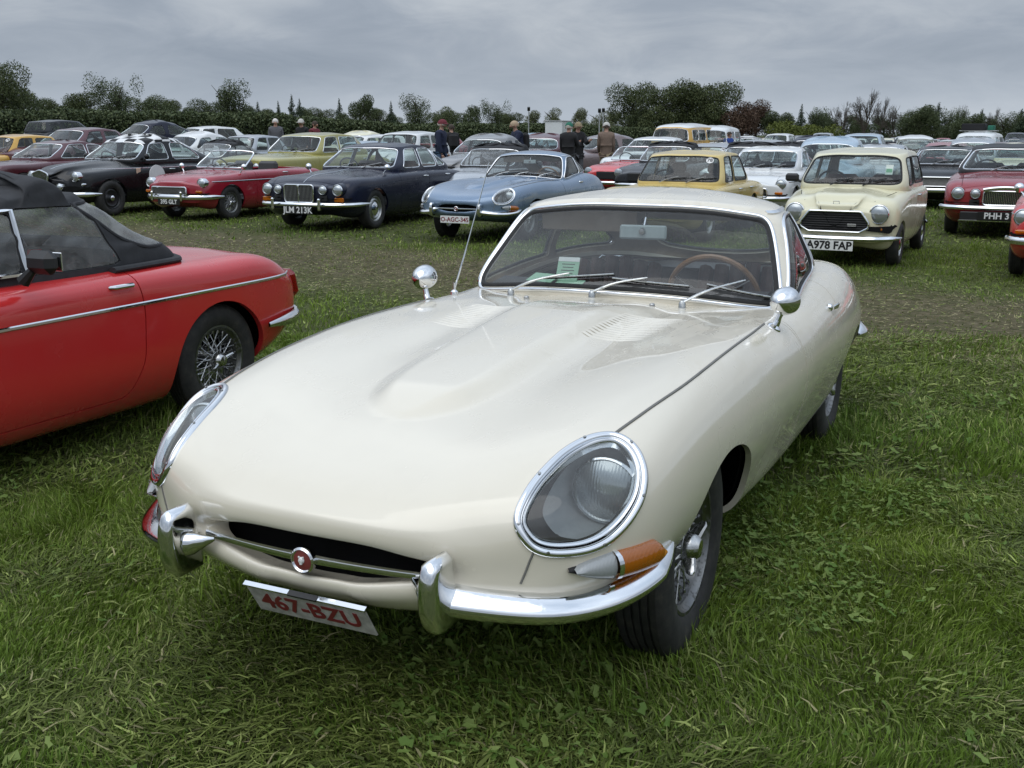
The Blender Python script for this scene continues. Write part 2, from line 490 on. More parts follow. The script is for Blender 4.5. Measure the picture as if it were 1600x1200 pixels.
def plain(name, col, rough=.5, metallic=0.0, var=.12, scale=14, bump=0.0, coat=0.0, spec=.5):
    if name in MATS: return MATS[name]
    m, nt, bs = nodes_of(name)
    n = nnoise(nt, scale, 4, .6)
    a = tuple(max(0, c * (1 - var)) for c in col); b = tuple(min(1, c * (1 + var)) for c in col)
    nt.links.new(nramp(nt, n, [(.3, a), (.7, b)]), bs.inputs['Base Color'])
    bs.inputs['Roughness'].default_value = rough; bs.inputs['Metallic'].default_value = metallic
    bs.inputs['Coat Weight'].default_value = coat; bs.inputs['Specular IOR Level'].default_value = spec
    if bump: nbump(nt, n, bump, .01, bs)
    MATS[name] = m; return m
def chrome(name='chrome', col=(.78, .79, .80), rough=.07):
    if name in MATS: return MATS[name]
    m, nt, bs = nodes_of(name)
    n = nnoise(nt, 60, 3, .6)
    bs.inputs['Base Color'].default_value = col + (1,); bs.inputs['Metallic'].default_value = 1
    nt.links.new(nrange(nt, n, .45, .75, rough, rough * 3), bs.inputs['Roughness'])
    MATS[name] = m; return m
def glass(name='glass', tint=(.80, .87, .85), dirt=.022, ior=1.5, rough=.0):
    """thin pane: see-through with fresnel reflection and a little film"""
    if name in MATS: return MATS[name]
    m = bpy.data.materials.new(name); m.use_nodes = True; nt = m.node_tree; nt.nodes.clear(); L = nt.links
    out = nt.nodes.new('ShaderNodeOutputMaterial'); tr = nt.nodes.new('ShaderNodeBsdfTransparent'); gl = nt.nodes.new('ShaderNodeBsdfGlossy')
    df = nt.nodes.new('ShaderNodeBsdfDiffuse'); ge = nt.nodes.new('ShaderNodeNewGeometry'); dt = nt.nodes.new('ShaderNodeVectorMath'); dt.operation = 'DOT_PRODUCT'
    L.new(ge.outputs['Incoming'], dt.inputs[0]); L.new(ge.outputs['Normal'], dt.inputs[1])
    co = nmath(nt, 'SUBTRACT', 1.0, nmath(nt, 'ABSOLUTE', dt.outputs['Value']), True)
    tr.inputs[0].default_value = tint + (1,); gl.inputs['Roughness'].default_value = rough; df.inputs[0].default_value = (.5, .5, .48, 1)
    a = nt.nodes.new('ShaderNodeMixShader'); b = nt.nodes.new('ShaderNodeMixShader')
    f2 = nmath(nt, 'ADD', nmath(nt, 'MULTIPLY', nmath(nt, 'POWER', co, 5.0), .92), .055, True)   # both faces of a thin pane, seen from either side
    L.new(f2, a.inputs[0]); L.new(tr.outputs[0], a.inputs[1]); L.new(gl.outputs[0], a.inputs[2])
    n = nnoise(nt, 9, 5, .65)
    L.new(nrange(nt, n, .35, .75, dirt * .6, dirt * 1.3), b.inputs[0]); L.new(a.outputs[0], b.inputs[1]); L.new(df.outputs[0], b.inputs[2])
    L.new(b.outputs[0], out.inputs['Surface']); MATS[name] = m; return m
def lens(name, col, rough=.08, trans=.6):
    """coloured plastic lamp lens with fine ribs"""
    if name in MATS: return MATS[name]
    m, nt, bs = nodes_of(name)
    tc = nt.nodes.new('ShaderNodeTexCoord'); w = nt.nodes.new('ShaderNodeTexWave'); w.inputs['Scale'].default_value = 55; w.bands_direction = 'X'
    w.inputs['Distortion'].default_value = .1; nt.links.new(tc.outputs['Object'], w.inputs['Vector'])
    bs.inputs['Base Color'].default_value = col + (1,); bs.inputs['Roughness'].default_value = rough
    bs.inputs['Transmission Weight'].default_value = trans; bs.inputs['Coat Weight'].default_value = .5
    nbump(nt, w.outputs['Fac'], .15, .002, bs); MATS[name] = m; return m
CHROME = chrome()
STEEL = chrome('dull_steel', (.42, .42, .41), .28)
RUBBER = plain('rubber', (.018, .018, .018), .75, var=.3, scale=40, bump=.1)
TRIMBLACK = plain('black_trim', (.012, .012, .013), .42, var=.2)
DARK = plain('dark_cavity', (.012, .012, .012), .9, var=.2, spec=.1)
GLASS = glass()
INT_BLACK = plain('black_leather', (.035, .032, .032), .5, var=.25, scale=30, bump=.08)
INT_RED = plain('dark_red_leather', (.11, .048, .036), .5, var=.25, scale=30)
INT_TAN = plain('tan_lining', (.36, .29, .22), .8, var=.12)
INT_GREY = plain('grey_lining', (.25, .24, .22), .85, var=.15)
AMBER = lens('amber_lens', (.85, .24, .01))
REDLENS = lens('red_lens', (.45, .01, .01))
CLEARLENS = lens('clear_lens', (.52, .54, .54), .10, .35)
WHITE = plain('white_plate', (.74, .74, .72), .4, var=.05)
BLACKPLATE = plain('black_plate', (.012, .012, .012), .35, var=.1)
PLATERED = plain('plate_red', (.20, .018, .026), .4, var=.1)
LETTERWHITE = plain('letter_silver', (.72, .72, .71), .4, var=.05)
LETTERBLACK = plain('letter_black', (.012, .012, .012), .4, var=.05)
def tyre_mat():
    m, nt, bs = nodes_of('tyre'); L = nt.links
    n = nnoise(nt, 18, 5, .65); tc = nt.nodes.new('ShaderNodeTexCoord')
    L.new(nramp(nt, n, [(.30, (.012, .012, .012)), (.55, (.026, .025, .023)), (.78, (.062, .055, .043))]), bs.inputs['Base Color'])
    bs.inputs['Roughness'].default_value = .72; nbump(nt, n, .15, .01, bs); return m
TYRE = tyre_mat()

# ------------------------------------------------------------------ the field
LANE_P, LANE_N = (1.3, 10.7), (.59, .807)          # worn lane between the rows of cars
def _ss(a, b, x):
    t = np.clip((np.asarray(x, float) - a) / (b - a), 0, 1); return t * t * (3 - 2 * t)
def gz(x, y):
    """height of the field: almost level, rising a little to the hedge on the left"""
    x = np.asarray(x, float); y = np.asarray(y, float)
    return -.045 * _ss(5, 12, y) + .34 * (1 - _ss(-14, -4, x)) * _ss(20, 36, y) + .38 * (1 - _ss(-20, -9, x)) * _ss(31, 46, y) - .34 * _ss(3, 15, x) * _ss(20, 44, y)
def field_mat():
    m, nt, bs = nodes_of('field_ground'); L = nt.links
    tc = nt.nodes.new('ShaderNodeNewGeometry'); pos = tc.outputs['Position']
    n1 = nnoise(nt, .35, 6, .6, vec=pos); n2 = nnoise(nt, 3.5, 6, .65, vec=pos); n3 = nnoise(nt, 40, 3, .6, vec=pos); n4 = nnoise(nt, 11, 5, .7, vec=pos)
    g = nramp(nt, nmath(nt, 'ADD', nmath(nt, 'MULTIPLY', n2, .55), nmath(nt, 'MULTIPLY', n4, .45)), [(.30, (.022, .028, .009)), (.48, (.050, .062, .020)), (.60, (.085, .098, .036)), (.74, (.15, .145, .07))])
    g = nmix(nt, nrange(nt, n1, .35, .7, 0, .55), g, (.11, .12, .042))
    mud = nramp(nt, n4, [(.3, (.05, .04, .025)), (.55, (.12, .10, .06)), (.75, (.20, .17, .11))])
    sp = nt.nodes.new('ShaderNodeSeparateXYZ'); L.new(pos, sp.inputs[0])
    d = nmath(nt, 'ADD', nmath(nt, 'MULTIPLY', nmath(nt, 'SUBTRACT', sp.outputs[0], LANE_P[0]), LANE_N[0]), nmath(nt, 'MULTIPLY', nmath(nt, 'SUBTRACT', sp.outputs[1], LANE_P[1]), LANE_N[1]))
    d = nmath(nt, 'ADD', nmath(nt, 'ABSOLUTE', d), nmath(nt, 'MULTIPLY', nmath(nt, 'SUBTRACT', n2, .5), 2.2))
    k = nrange(nt, d, .5, 2.4, .95, 0)
    c = nmix(nt, nmath(nt, 'MULTIPLY', k, nrange(nt, n4, .35, .6, .5, 1)), g, mud)
    L.new(c, bs.inputs['Base Color']); bs.inputs['Roughness'].default_value = .95; bs.inputs['Specular IOR Level'].default_value = .15
    nbump(nt, nmath(nt, 'ADD', n4, n3), .7, .03, bs); return m
def field():
    xs = np.concatenate([np.linspace(-400, -60, 12), np.linspace(-56, 56, 80), np.linspace(60, 400, 12)]); ys = np.concatenate([[-30, -10], np.linspace(-2, 70, 70), np.linspace(75, 520, 20)])
    X, Y = np.meshgrid(xs, ys, indexing='ij'); P = np.stack([X, Y, gz(X, Y)], 2); mb = MB(); mb.grid(P)
    o = mb.build('ground', field_mat()); return tag(o, kind='structure')
field()

def noise2(x, y, seed=0, sc=1.0):
    """cheap smooth value noise for scattering"""
    r = np.random.default_rng(seed); T = r.random((64, 64)); x = np.asarray(x) * sc; y = np.asarray(y) * sc
    i = np.floor(x).astype(int); j = np.floor(y).astype(int); fx = x - i; fy_ = y - j; fx = fx * fx * (3 - 2 * fx); fy_ = fy_ * fy_ * (3 - 2 * fy_)
    g = lambda a, b: T[a % 64, b % 64]
    return g(i, j) * (1 - fx) * (1 - fy_) + g(i + 1, j) * fx * (1 - fy_) + g(i, j + 1) * (1 - fx) * fy_ + g(i + 1, j + 1) * fx * fy_
def lane(x, y):
    d = np.abs((x - LANE_P[0]) * LANE_N[0] + (y - LANE_P[1]) * LANE_N[1]) + (noise2(x, y, 5, 1.3) - .5) * 1.6
    return 1 - _ss(.5, 2.4, d)
def grass_mat():
    m, nt, bs = nodes_of('grass_blades'); at = nt.nodes.new('ShaderNodeAttribute'); at.attribute_name = 'tint'
    nt.links.new(at.outputs['Color'], bs.inputs['Base Color']); bs.inputs['Roughness'].default_value = .6; bs.inputs['Specular IOR Level'].default_value = .2
    tr = nt.nodes.new('ShaderNodeBsdfTranslucent'); nt.links.new(at.outputs['Color'], tr.inputs[0]); mx = nt.nodes.new('ShaderNodeMixShader'); mx.inputs[0].default_value = .25
    nt.links.new(bs.outputs[0], mx.inputs[1]); nt.links.new(tr.outputs[0], mx.inputs[2]); out = nt.nodes['Material Output']; nt.links.new(mx.outputs[0], out.inputs['Surface']); return m
GRASS = grass_mat()
def scatter(n, y0, y1, rng, margin=1.06):
    """points over the part of the field in view between two distances"""
    y = np.sqrt(rng.random(n) * (y1 ** 2 - y0 ** 2) + y0 ** 2); hwid = y * .973 * 800 / 1661 * margin + .75
    return (rng.random(n) * 2 - 1) * hwid, y
def tri_mesh(name, V, T, col, mat):
    me = bpy.data.meshes.new(name); n = len(T)
    me.vertices.add(len(V)); me.vertices.foreach_set('co', V.astype(np.float32).reshape(-1)); me.loops.add(n * 3); me.loops.foreach_set('vertex_index', T.astype(np.int32).reshape(-1))
    me.polygons.add(n); me.polygons.foreach_set('loop_start', np.arange(0, n * 3, 3, dtype=np.int32)); me.polygons.foreach_set('loop_total', np.full(n, 3, np.int32)); me.update(calc_edges=True)
    if col is not None:
        a = me.attributes.new('tint', 'FLOAT_COLOR', 'POINT'); a.data.foreach_set('color', np.concatenate([col, np.ones((len(col), 1))], 1).astype(np.float32).reshape(-1))
    me.materials.append(mat); return me
def tints(x, y, rng, dry, lying):
    """fresh upright blades are green, trodden ones olive grey, some straw"""
    n = len(x); big = noise2(x, y, 3, .55); sm = noise2(x, y, 9, 2.6); r = rng.random(n)[:, None]
    fresh = np.stack([.085 + .085 * big, .150 + .085 * big, .026 + .014 * big], 1) * (.55 + .95 * r)
    olive = np.stack([.108 + .060 * sm, .142 + .058 * sm, .040 + .020 * sm], 1) * (.40 + 1.05 * r)
    base = np.where(lying[:, None], olive, fresh)
    light = np.array([.40, .46, .17]); straw = np.array([.44, .40, .25])
    k = (rng.random(n) < .05 + .10 * sm)[:, None]; base = np.where(k, light * (.55 + .45 * r), base)
    d = rng.random(n) < (.018 + .62 * dry + .03 * lying); base = np.where(d[:, None], straw * (.35 + .55 * r), base)
    return base * np.array([1.02, 1.03, .86])
def beside(n, rng):
    """field to either side of and before the part in view"""
    x = rng.uniform(-5.5, 5.5, n); y = rng.uniform(.3, 8, n); k = np.abs(x) > y * .973 * 800 / 1661 * 1.06 + .72; k |= y < 1.95; return x[k], y[k]
def blades(n, y0, y1, hgt, wid, rng, seg=2, pts=None, stand=True):
    x, y = scatter(n, y0, y1, rng) if pts is None else pts; n = len(x)
    L = lane(x, y); keep = rng.random(n) > L * .45; x, y, L = x[keep], y[keep], L[keep]; n = len(x)
    clump = noise2(x, y, 21, 3.2); up = _ss(.34, .60, noise2(x, y, 27, .8) * .6 + noise2(x, y, 28, 2.3) * .4)
    if pts is not None and stand: up = np.maximum(up, .85)
    lying = rng.random(n) < (.70 - .58 * up + .3 * L)
    h = hgt * (.40 + .9 * rng.random(n)) * np.where(lying, 1.2, .60 + .75 * clump) * (1 - .3 * L); w = wid * (.6 + .8 * rng.random(n))
    az = noise2(x, y, 31, 1.5) * 14 + rng.normal(0, 1.0, n); lean = np.where(lying, 1.22 + .30 * rng.random(n), rng.random(n) ** .7 * 1.15 + .12)
    a = np.where(lying, az + 1.571 + rng.normal(0, .5, n), rng.random(n) * 6.283); lift = np.where(lying, rng.random(n) ** 1.5 * .030, 0)
    dx, dy = np.cos(az), np.sin(az); z = gz(x, y); o = np.stack([x, y, z - .004 + lift], 1)
    W = np.stack([np.cos(a), np.sin(a), np.where(lying, rng.normal(0, .35, n), 0)], 1) * w[:, None] * .5; D = np.stack([dx, dy, np.zeros(n)], 1); U = np.array([0, 0, 1.0])
    l1 = np.where(lying, lean * .93, lean * .45); l2 = np.where(lying, lean + .25, lean)
    s1, c1, s2, c2 = np.sin(l1)[:, None], np.cos(l1)[:, None], np.sin(l2)[:, None], np.cos(l2)[:, None]
    m = o + (D * s1 + U * c1) * h[:, None] * .55; bend = np.stack([-dy, dx, np.zeros(n)], 1) * rng.normal(0, .3, n)[:, None]; t = m + ((D + bend * lying[:, None]) * s2 + U * c2) * h[:, None] * .5
    if seg == 2:
        V = np.stack([o - W, o + W, m - W * .75, m + W * .75, t], 1).reshape(-1, 3); i = np.arange(n)[:, None] * 5
        T = np.concatenate([i + [0, 1, 3], i + [0, 3, 2], i + [2, 3, 4]]); k = 5
    else:
        V = np.stack([o - W, o + W, (m + t) / 2 + (t - m) * .3], 1).reshape(-1, 3); i = np.arange(n)[:, None] * 3; T = i + [0, 1, 2]; k = 3
    return V, T, np.repeat(tints(x, y, rng, L, lying), k, 0)
def round_wheels(rng):
    """longer grass the mower and feet missed, standing against the tyres"""
    X = []; Y = []
    for ox, oy, ya, wx, wy in ((-.507, 2.417, -25.39, .655, .925), (-.507, 2.417, -25.39, .655, 3.36), (-.507, 2.417, -25.39, -.655, .925), (-3.52, 3.20, -25.5, .64, 3.03)):
        n = 2600; px = wx + rng.normal(0, .12, n); py = wy + rng.normal(0, .19, n); c, s_ = math.cos(R(ya)), math.sin(R(ya)); X.append(ox + px * c - py * s_); Y.append(oy + px * s_ + py * c)
    return np.concatenate(X), np.concatenate(Y)
def clover(n, y0, y1, size, rng):
    x, y = scatter(n * 3, y0, y1, rng); p = (_ss(.50, .78, noise2(x, y, 41, 1.2)) * .85 + .04) * (1 - lane(x, y)); k = rng.random(len(x)) < p; x, y = x[k][:n], y[k][:n]; n = len(x)
    r = size * (.5 + .8 * rng.random(n)); h = .012 + .035 * rng.random(n); a = rng.random(n) * 6.283; z = gz(x, y) + h
    el = rng.random(n) < .35; V = []; tx, ty = rng.normal(0, .35, n), rng.normal(0, .35, n)
    q = np.linspace(0, 2 * np.pi, 7, endpoint=False)
    for j in range(7):
        rad = r * np.where(el, .30 + 1.25 * abs(np.cos(q[j])) ** 1.5, .62 + .45 * np.cos(3 * q[j])) * (.75 + .5 * rng.random(n)); cx = rad * np.cos(q[j] + a); cy = rad * np.sin(q[j] + a) ; V.append(np.stack([x + cx, y + cy, z + tx * cx + ty * cy], 1))
    V.append(np.stack([x, y, z - .004], 1)); V = np.stack(V, 1).reshape(-1, 3); i = np.arange(n)[:, None] * 8
    T = np.concatenate([i + [j, (j + 1) % 7, 7] for j in range(7)]); rr = rng.random(n)[:, None]
    col = np.array([.095, .175, .030]) * (1 - rr) + np.array([.240, .310, .090]) * rr
    return V, T, np.repeat(col, 8, 0)
def join_tris(parts):
    V = []; T = []; C = []; o = 0
    for v, t, c in parts: V.append(v); T.append(t + o); C.append(c); o += len(v)
    return np.concatenate(V), np.concatenate(T), np.concatenate(C)
def lawn():
    r = np.random.default_rng(5)
    A = join_tris([blades(225000, 1.9, 4.4, .050, .0052, r), blades(130000, 4.4, 8, .055, .0076, r), blades(0, 0, 0, .105, .0060, r, 2, round_wheels(r)), blades(0, 0, 0, .055, .0095, r, 1, beside(130000, r), False)])
    B = join_tris([blades(110000, 8, 15, .058, .0115, r, 1), blades(90000, 15, 34, .07, .026, r, 1)])
    for nm, (V, T, C), lb in (('grass_turf', A, 'short trodden grass in the foreground round the cream coupe'), ('grass_turf', B, 'short grass further back between the parked cars')):
        tag(link(bpy.data.objects.new(nm, tri_mesh(nm, V, T, C, GRASS))), lb, 'grass', kind='stuff')
    V, T, C = join_tris([clover(11000, 1.9, 4.4, .013, r), clover(5000, 4.4, 9, .016, r)])
    tag(link(bpy.data.objects.new('clover_leaves', tri_mesh('clover_leaves', V, T, C, GRASS))), 'clover and weed leaves among the grass in the foreground', 'clover', kind='stuff')
lawn()
RIMSTEEL = chrome('rim_steel', (.20, .20, .195), .32)
DULLCHROME = chrome('dull_chrome', (.52, .52, .51), .16)

# ------------------------------------------------------------------ wheels (shared meshes)
# wheel local frame: axle along x, outer face towards +x, centre at the origin
def tyre_mesh(ro, w, ri, name='tyre', n=64, tread=True):
    mb = MB(); h = w / 2
    prof = [(-h * .72, ri), (-h * .93, ri + .022), (-h, (ri + ro) / 2), (-h * .95, ro - .03), (-h * .8, ro - .010), (-h * .66, ro - .003)]
    if tread:
        for k in range(5):
            a = -.58 + k * .29
            prof += [(h * (a - .10), ro), (h * (a + .10), ro), (h * (a + .105), ro - .007), (h * (a + .185), ro - .007)]
        prof = prof[:-2]
    else: prof += [(-h * .3, ro), (h * .3, ro)]
    prof += [(h * .66, ro - .003), (h * .8, ro - .010), (h * .95, ro - .03), (h, (ri + ro) / 2), (h * .985, (ri * .6 + ro * .4)), (h * .93, ri + .022), (h * .72, ri)]
    mb.lathe(prof, n); return mb.mesh(name, TYRE, angle=50)
def rim_mesh(ri, w, mat, n=48):
    mb = MB(); h = w / 2
    mb.lathe([(h * .74, ri + .004), (h * .80, ri + .006), (h * .80, ri - .004), (h * .66, ri - .010), (h * .55, ri - .022), (h * .2, ri - .03), (-h * .2, ri - .045), (-h * .6, ri - .02), (-h * .74, ri)], n)
    return mb.mesh('rim', mat)
def spokes_mesh(ri, mat, count=72, hub=.055, out=.03, r=.0026):
    mb = MB(); tau = 2 * math.pi
    for k in range(count):
        a = tau * k / count; fam = k % 3; sg = 1 if (k // 3) % 2 else -1
        if fam == 0: x0, x1, h0, da = out + .012, -.01, hub * .9, .22
        elif fam == 1: x0, x1, h0, da = out - .005, .035, hub, .62
        else: x0, x1, h0, da = -.045, .02, hub * 1.1, .5
        b = a + sg * da
        mb.tube([(x0, h0 * math.cos(b), h0 * math.sin(b)), (x1, (ri - .024) * math.cos(a), (ri - .024) * math.sin(a))], r, 4, caps=False)
        q = Vector((x1, (ri - .026) * math.cos(a), (ri - .026) * math.sin(a)))
        mb.tube([q, q * .93 + Vector((x0, 0, 0)) * .07], r * 1.9, 5)
    return mb.mesh('spokes', mat)
def hub_mesh(mat, out=.045):
    mb = MB()
    mb.lathe([(-.06, .06), (-.02, .055), (out - .02, .05), (out, .047), (out + .006, .04)], 24)
    return mb.mesh('hub', mat)
def spinner_mesh(mat, out=.045, ears=2):
    mb = MB()
    mb.lathe([(out - .004, .045), (out + .012, .046), (out + .03, .040), (out + .045, .026), (out + .05, .0005)], 28)
    for k in range(ears):
        a = 2 * math.pi * k / ears + .35
        c, s = math.cos(a), math.sin(a)
        mb.tube([(out + .016, .028 * c, .028 * s), (out + .024, .055 * c, .055 * s), (out + .034, .08 * c, .08 * s), (out + .036, .089 * c, .089 * s)], [.02, .018, .014, .006], 8, flat=(.55, 1.0))
    return mb.mesh('spinner', mat)
_wm = {}
def wheel(parent, c, side, kind='wire', ro=.328, w=.165, ri=.198, steer=0.0, name='wheel', spin=0.0, cap=None):
    """side +1: outer face towards +x"""
    key = (kind, ro, w, ri)
    if key not in _wm:
        d = {'tyre': tyre_mesh(ro, w, ri, n=64 if kind == 'wire' else 40, tread=kind == 'wire')}
        if kind == 'wire':
            d['rim'] = rim_mesh(ri, w, RIMSTEEL); d['spokes'] = spokes_mesh(ri, STEEL); d['hub'] = hub_mesh(STEEL); d['spinner'] = spinner_mesh(DULLCHROME)
        elif kind in ('disc', 'steel'):
            d['rim'] = rim_mesh(ri, w, STEEL, 32)
            mb = MB(); h = w / 2
            mb.lathe([(h * .45, ri - .02), (h * .62, ri - .035), (h * .70, ri * .72), (h * .5, ri * .62), (h * .55, ri * .5), (h * .5, .001)], 32)
            d['wheel_disc'] = mb.mesh('wheel_disc', STEEL)
            mb = MB(); mb.lathe([(h * .55, ri * .56), (h * .72, ri * .54), (h * .88, ri * .40), (h * .95, ri * .2), (h * .97, .001)], 28)
            d['hub_cap'] = mb.mesh('hub_cap', CHROME)
        elif kind == 'dark':
            d['rim'] = rim_mesh(ri, w, TRIMBLACK, 32)
            mb = MB(); h = w / 2
            mb.lathe([(h * .5, ri - .02), (h * .6, ri - .05), (h * .35, ri * .5), (h * .5, .001)], 32)
            d['wheel_disc'] = mb.mesh('wheel_disc', TRIMBLACK)
            mb = MB(); mb.lathe([(h * .4, .055), (h * .9, .05), (h * 1.05, .03), (h * 1.08, .001)], 20)
            d['hub_cap'] = mb.mesh('hub_cap', CHROME)
        _wm[key] = d
    e = empty(name, c, (0 if side > 0 else math.pi) + steer, parent)
    if spin: e.rotation_euler = (spin, 0, e.rotation_euler[2])
    for k, me in _wm[key].items(): link(bpy.data.objects.new(k, me), e)
    return e

# ------------------------------------------------------------------ the long-nosed coupe
def etype_body(nt=300, nu=260):
    Rw = []
    # each row: half section from top centre round to bottom centre, (x, y, z); nose at y = 0
    Rw.append([(0, .085, .566), (.155, .085, .563), (.240, .09, .545), (.295, .10, .528), (.320, .11, .508), (.285, .09, .474), (.165, .075, .448), (0, .070, .440)])
    Rw.append([(0, .038, .556), (.168, .043, .553), (.258, .058, .538), (.308, .075, .524), (.334, .086, .507), (.300, .066, .482), (.175, .038, .455), (0, .030, .445)])
    Rw.append([(0, .010, .556), (.180, .016, .554), (.270, .032, .539), (.324, .053, .525), (.352, .066, .507), (.316, .050, .483), (.188, .018, .458), (0, .010, .449)])
    Rw.append([(0, .004, .592), (.195, .010, .590), (.304, .026, .572), (.374, .046, .546), (.408, .060, .510), (.362, .047, .467), (.198, .014, .436), (0, .006, .430)])
    Rw.append([(0, .026, .622), (.218, .036, .623), (.365, .056, .615), (.472, .082, .578), (.508, .100, .515), (.448, .085, .442), (.228, .040, .407), (0, .030, .400)])
    Rw.append([(0, .075, .654), (.240, .085, .656), (.425, .104, .654), (.552, .126, .612), (.597, .146, .523), (.522, .135, .418), (.255, .085, .377), (0, .068, .370)])
    Rw.append([(0, .155, .686), (.255, .165, .690), (.472, .180, .694), (.620, .192, .650), (.674, .218, .540), (.585, .215, .395), (.295, .165, .347), (0, .148, .340)])
    Rw.append([(0, .30, .722), (.267, .305, .727), (.503, .310, .740), (.676, .320, .700), (.738, .345, .568), (.648, .345, .378), (.365, .30, .318), (0, .29, .312)])
    Rw.append([(0, .52, .757), (.277, .525, .760), (.522, .525, .782), (.702, .53, .748), (.772, .545, .597), (.702, .555, .385), (.47, .53, .292), (0, .52, .285)])
    Rw.append([(0, .90, .800), (.283, .90, .800), (.528, .90, .822), (.708, .90, .794), (.788, .90, .627), (.747, .90, .400), (.62, .90, .270), (0, .90, .255)])
    Rw.append([(0, 1.35, .838), (.290, 1.35, .834), (.533, 1.35, .845), (.722, 1.35, .815), (.808, 1.35, .635), (.772, 1.35, .410), (.68, 1.35, .256), (0, 1.35, .235)])
    Rw.append([(0, 1.85, .862), (.300, 1.85, .854), (.548, 1.85, .843), (.735, 1.85, .806), (.822, 1.85, .635), (.788, 1.85, .410), (.705, 1.85, .252), (0, 1.85, .23)])
    Rw.append([(0, 2.30, .852), (.310, 2.30, .845), (.560, 2.30, .836), (.745, 2.30, .803), (.828, 2.30, .640), (.794, 2.30, .410), (.71, 2.30, .250), (0, 2.30, .23)])
    Rw.append([(0, 2.80, .885), (.310, 2.80, .885), (.560, 2.80, .876), (.742, 2.80, .833), (.832, 2.80, .648), (.800, 2.80, .415), (.71, 2.80, .250), (0, 2.80, .23)])
    Rw.append([(0, 3.30, .872), (.300, 3.30, .880), (.548, 3.30, .886), (.735, 3.30, .848), (.828, 3.30, .662), (.800, 3.30, .425), (.69, 3.30, .265), (0, 3.30, .25)])
    Rw.append([(0, 3.75, .832), (.280, 3.75, .842), (.500, 3.75, .850), (.683, 3.75, .806), (.782, 3.75, .630), (.745, 3.75, .430), (.61, 3.75, .310), (0, 3.75, .29)])
    Rw.append([(0, 4.10, .765), (.245, 4.10, .768), (.430, 4.10, .762), (.590, 4.10, .716), (.680, 4.10, .590), (.63, 4.10, .440), (.46, 4.10, .365), (0, 4.10, .345)])
    Rw.append([(0, 4.34, .690), (.200, 4.34, .689), (.340, 4.34, .675), (.462, 4.34, .637), (.530, 4.34, .560), (.485, 4.34, .475), (.32, 4.34, .430), (0, 4.34, .415)])
    Rw.append([(0, 4.445, .610), (.11, 4.445, .608), (.19, 4.445, .600), (.25, 4.445, .585), (.285, 4.445, .550), (.26, 4.445, .515), (.16, 4.445, .497), (0, 4.445, .49)])
    Rw.append([(0, 4.452, .556), (.01, 4.452, .556), (.015, 4.452, .555), (.018, 4.452, .553), (.02, 4.452, .55), (.018, 4.452, .547), (.01, 4.452, .545), (0, 4.452, .545)])
    for r in Rw:
        a, b = r[6], r[7]; r.insert(7, (a[0] * .5, (a[1] + b[1] * 3) / 4, (a[2] + b[2] * 3) / 4))
    q = np.linspace(0, 1, nt)
    dens = np.interp(q, [0, .22, .62, 1], [0, .14, .58, 1])
    P, te, ue = net_surface(Rw, nt, nu, dens=dens, cpow=.8)
    # the long bulge on the bonnet, blunt in front, widening towards the screen
    x, y = np.abs(P[:, :, 0]), P[:, :, 1]
    up = (P[:, :, 2] > .6)
    hw = .162 + .026 * sstep(.4, 1.9, y)
    yy = (y - .44) / .34
    hwf = hw * np.sqrt(np.clip(yy * (2 - yy), 0, 1)) * (yy > 0); hwf = np.where(yy > 1, hw, hwf)
    d = 1 - sstep(-.048, .044, x - hwf); d = d * sstep(.38, .62, y) * (1 - sstep(1.50, 1.98, y))
    P[:, :, 2] += up * d * .037
    # soft valley beside the bulge
    P[:, :, 2] -= up * .010 * np.exp(-((x - hw - .12) / .09) ** 2) * sstep(.6, 1.2, y) * (1 - sstep(2.0, 2.3, y))
    s = Surf.grid(P, te, ue, cv=True)
    if (s.N[:, 2] * (s.V[:, 2] - .5)).sum() < 0: s = Surf.grid(P, te, ue, cv=True, flip=True)
    return s

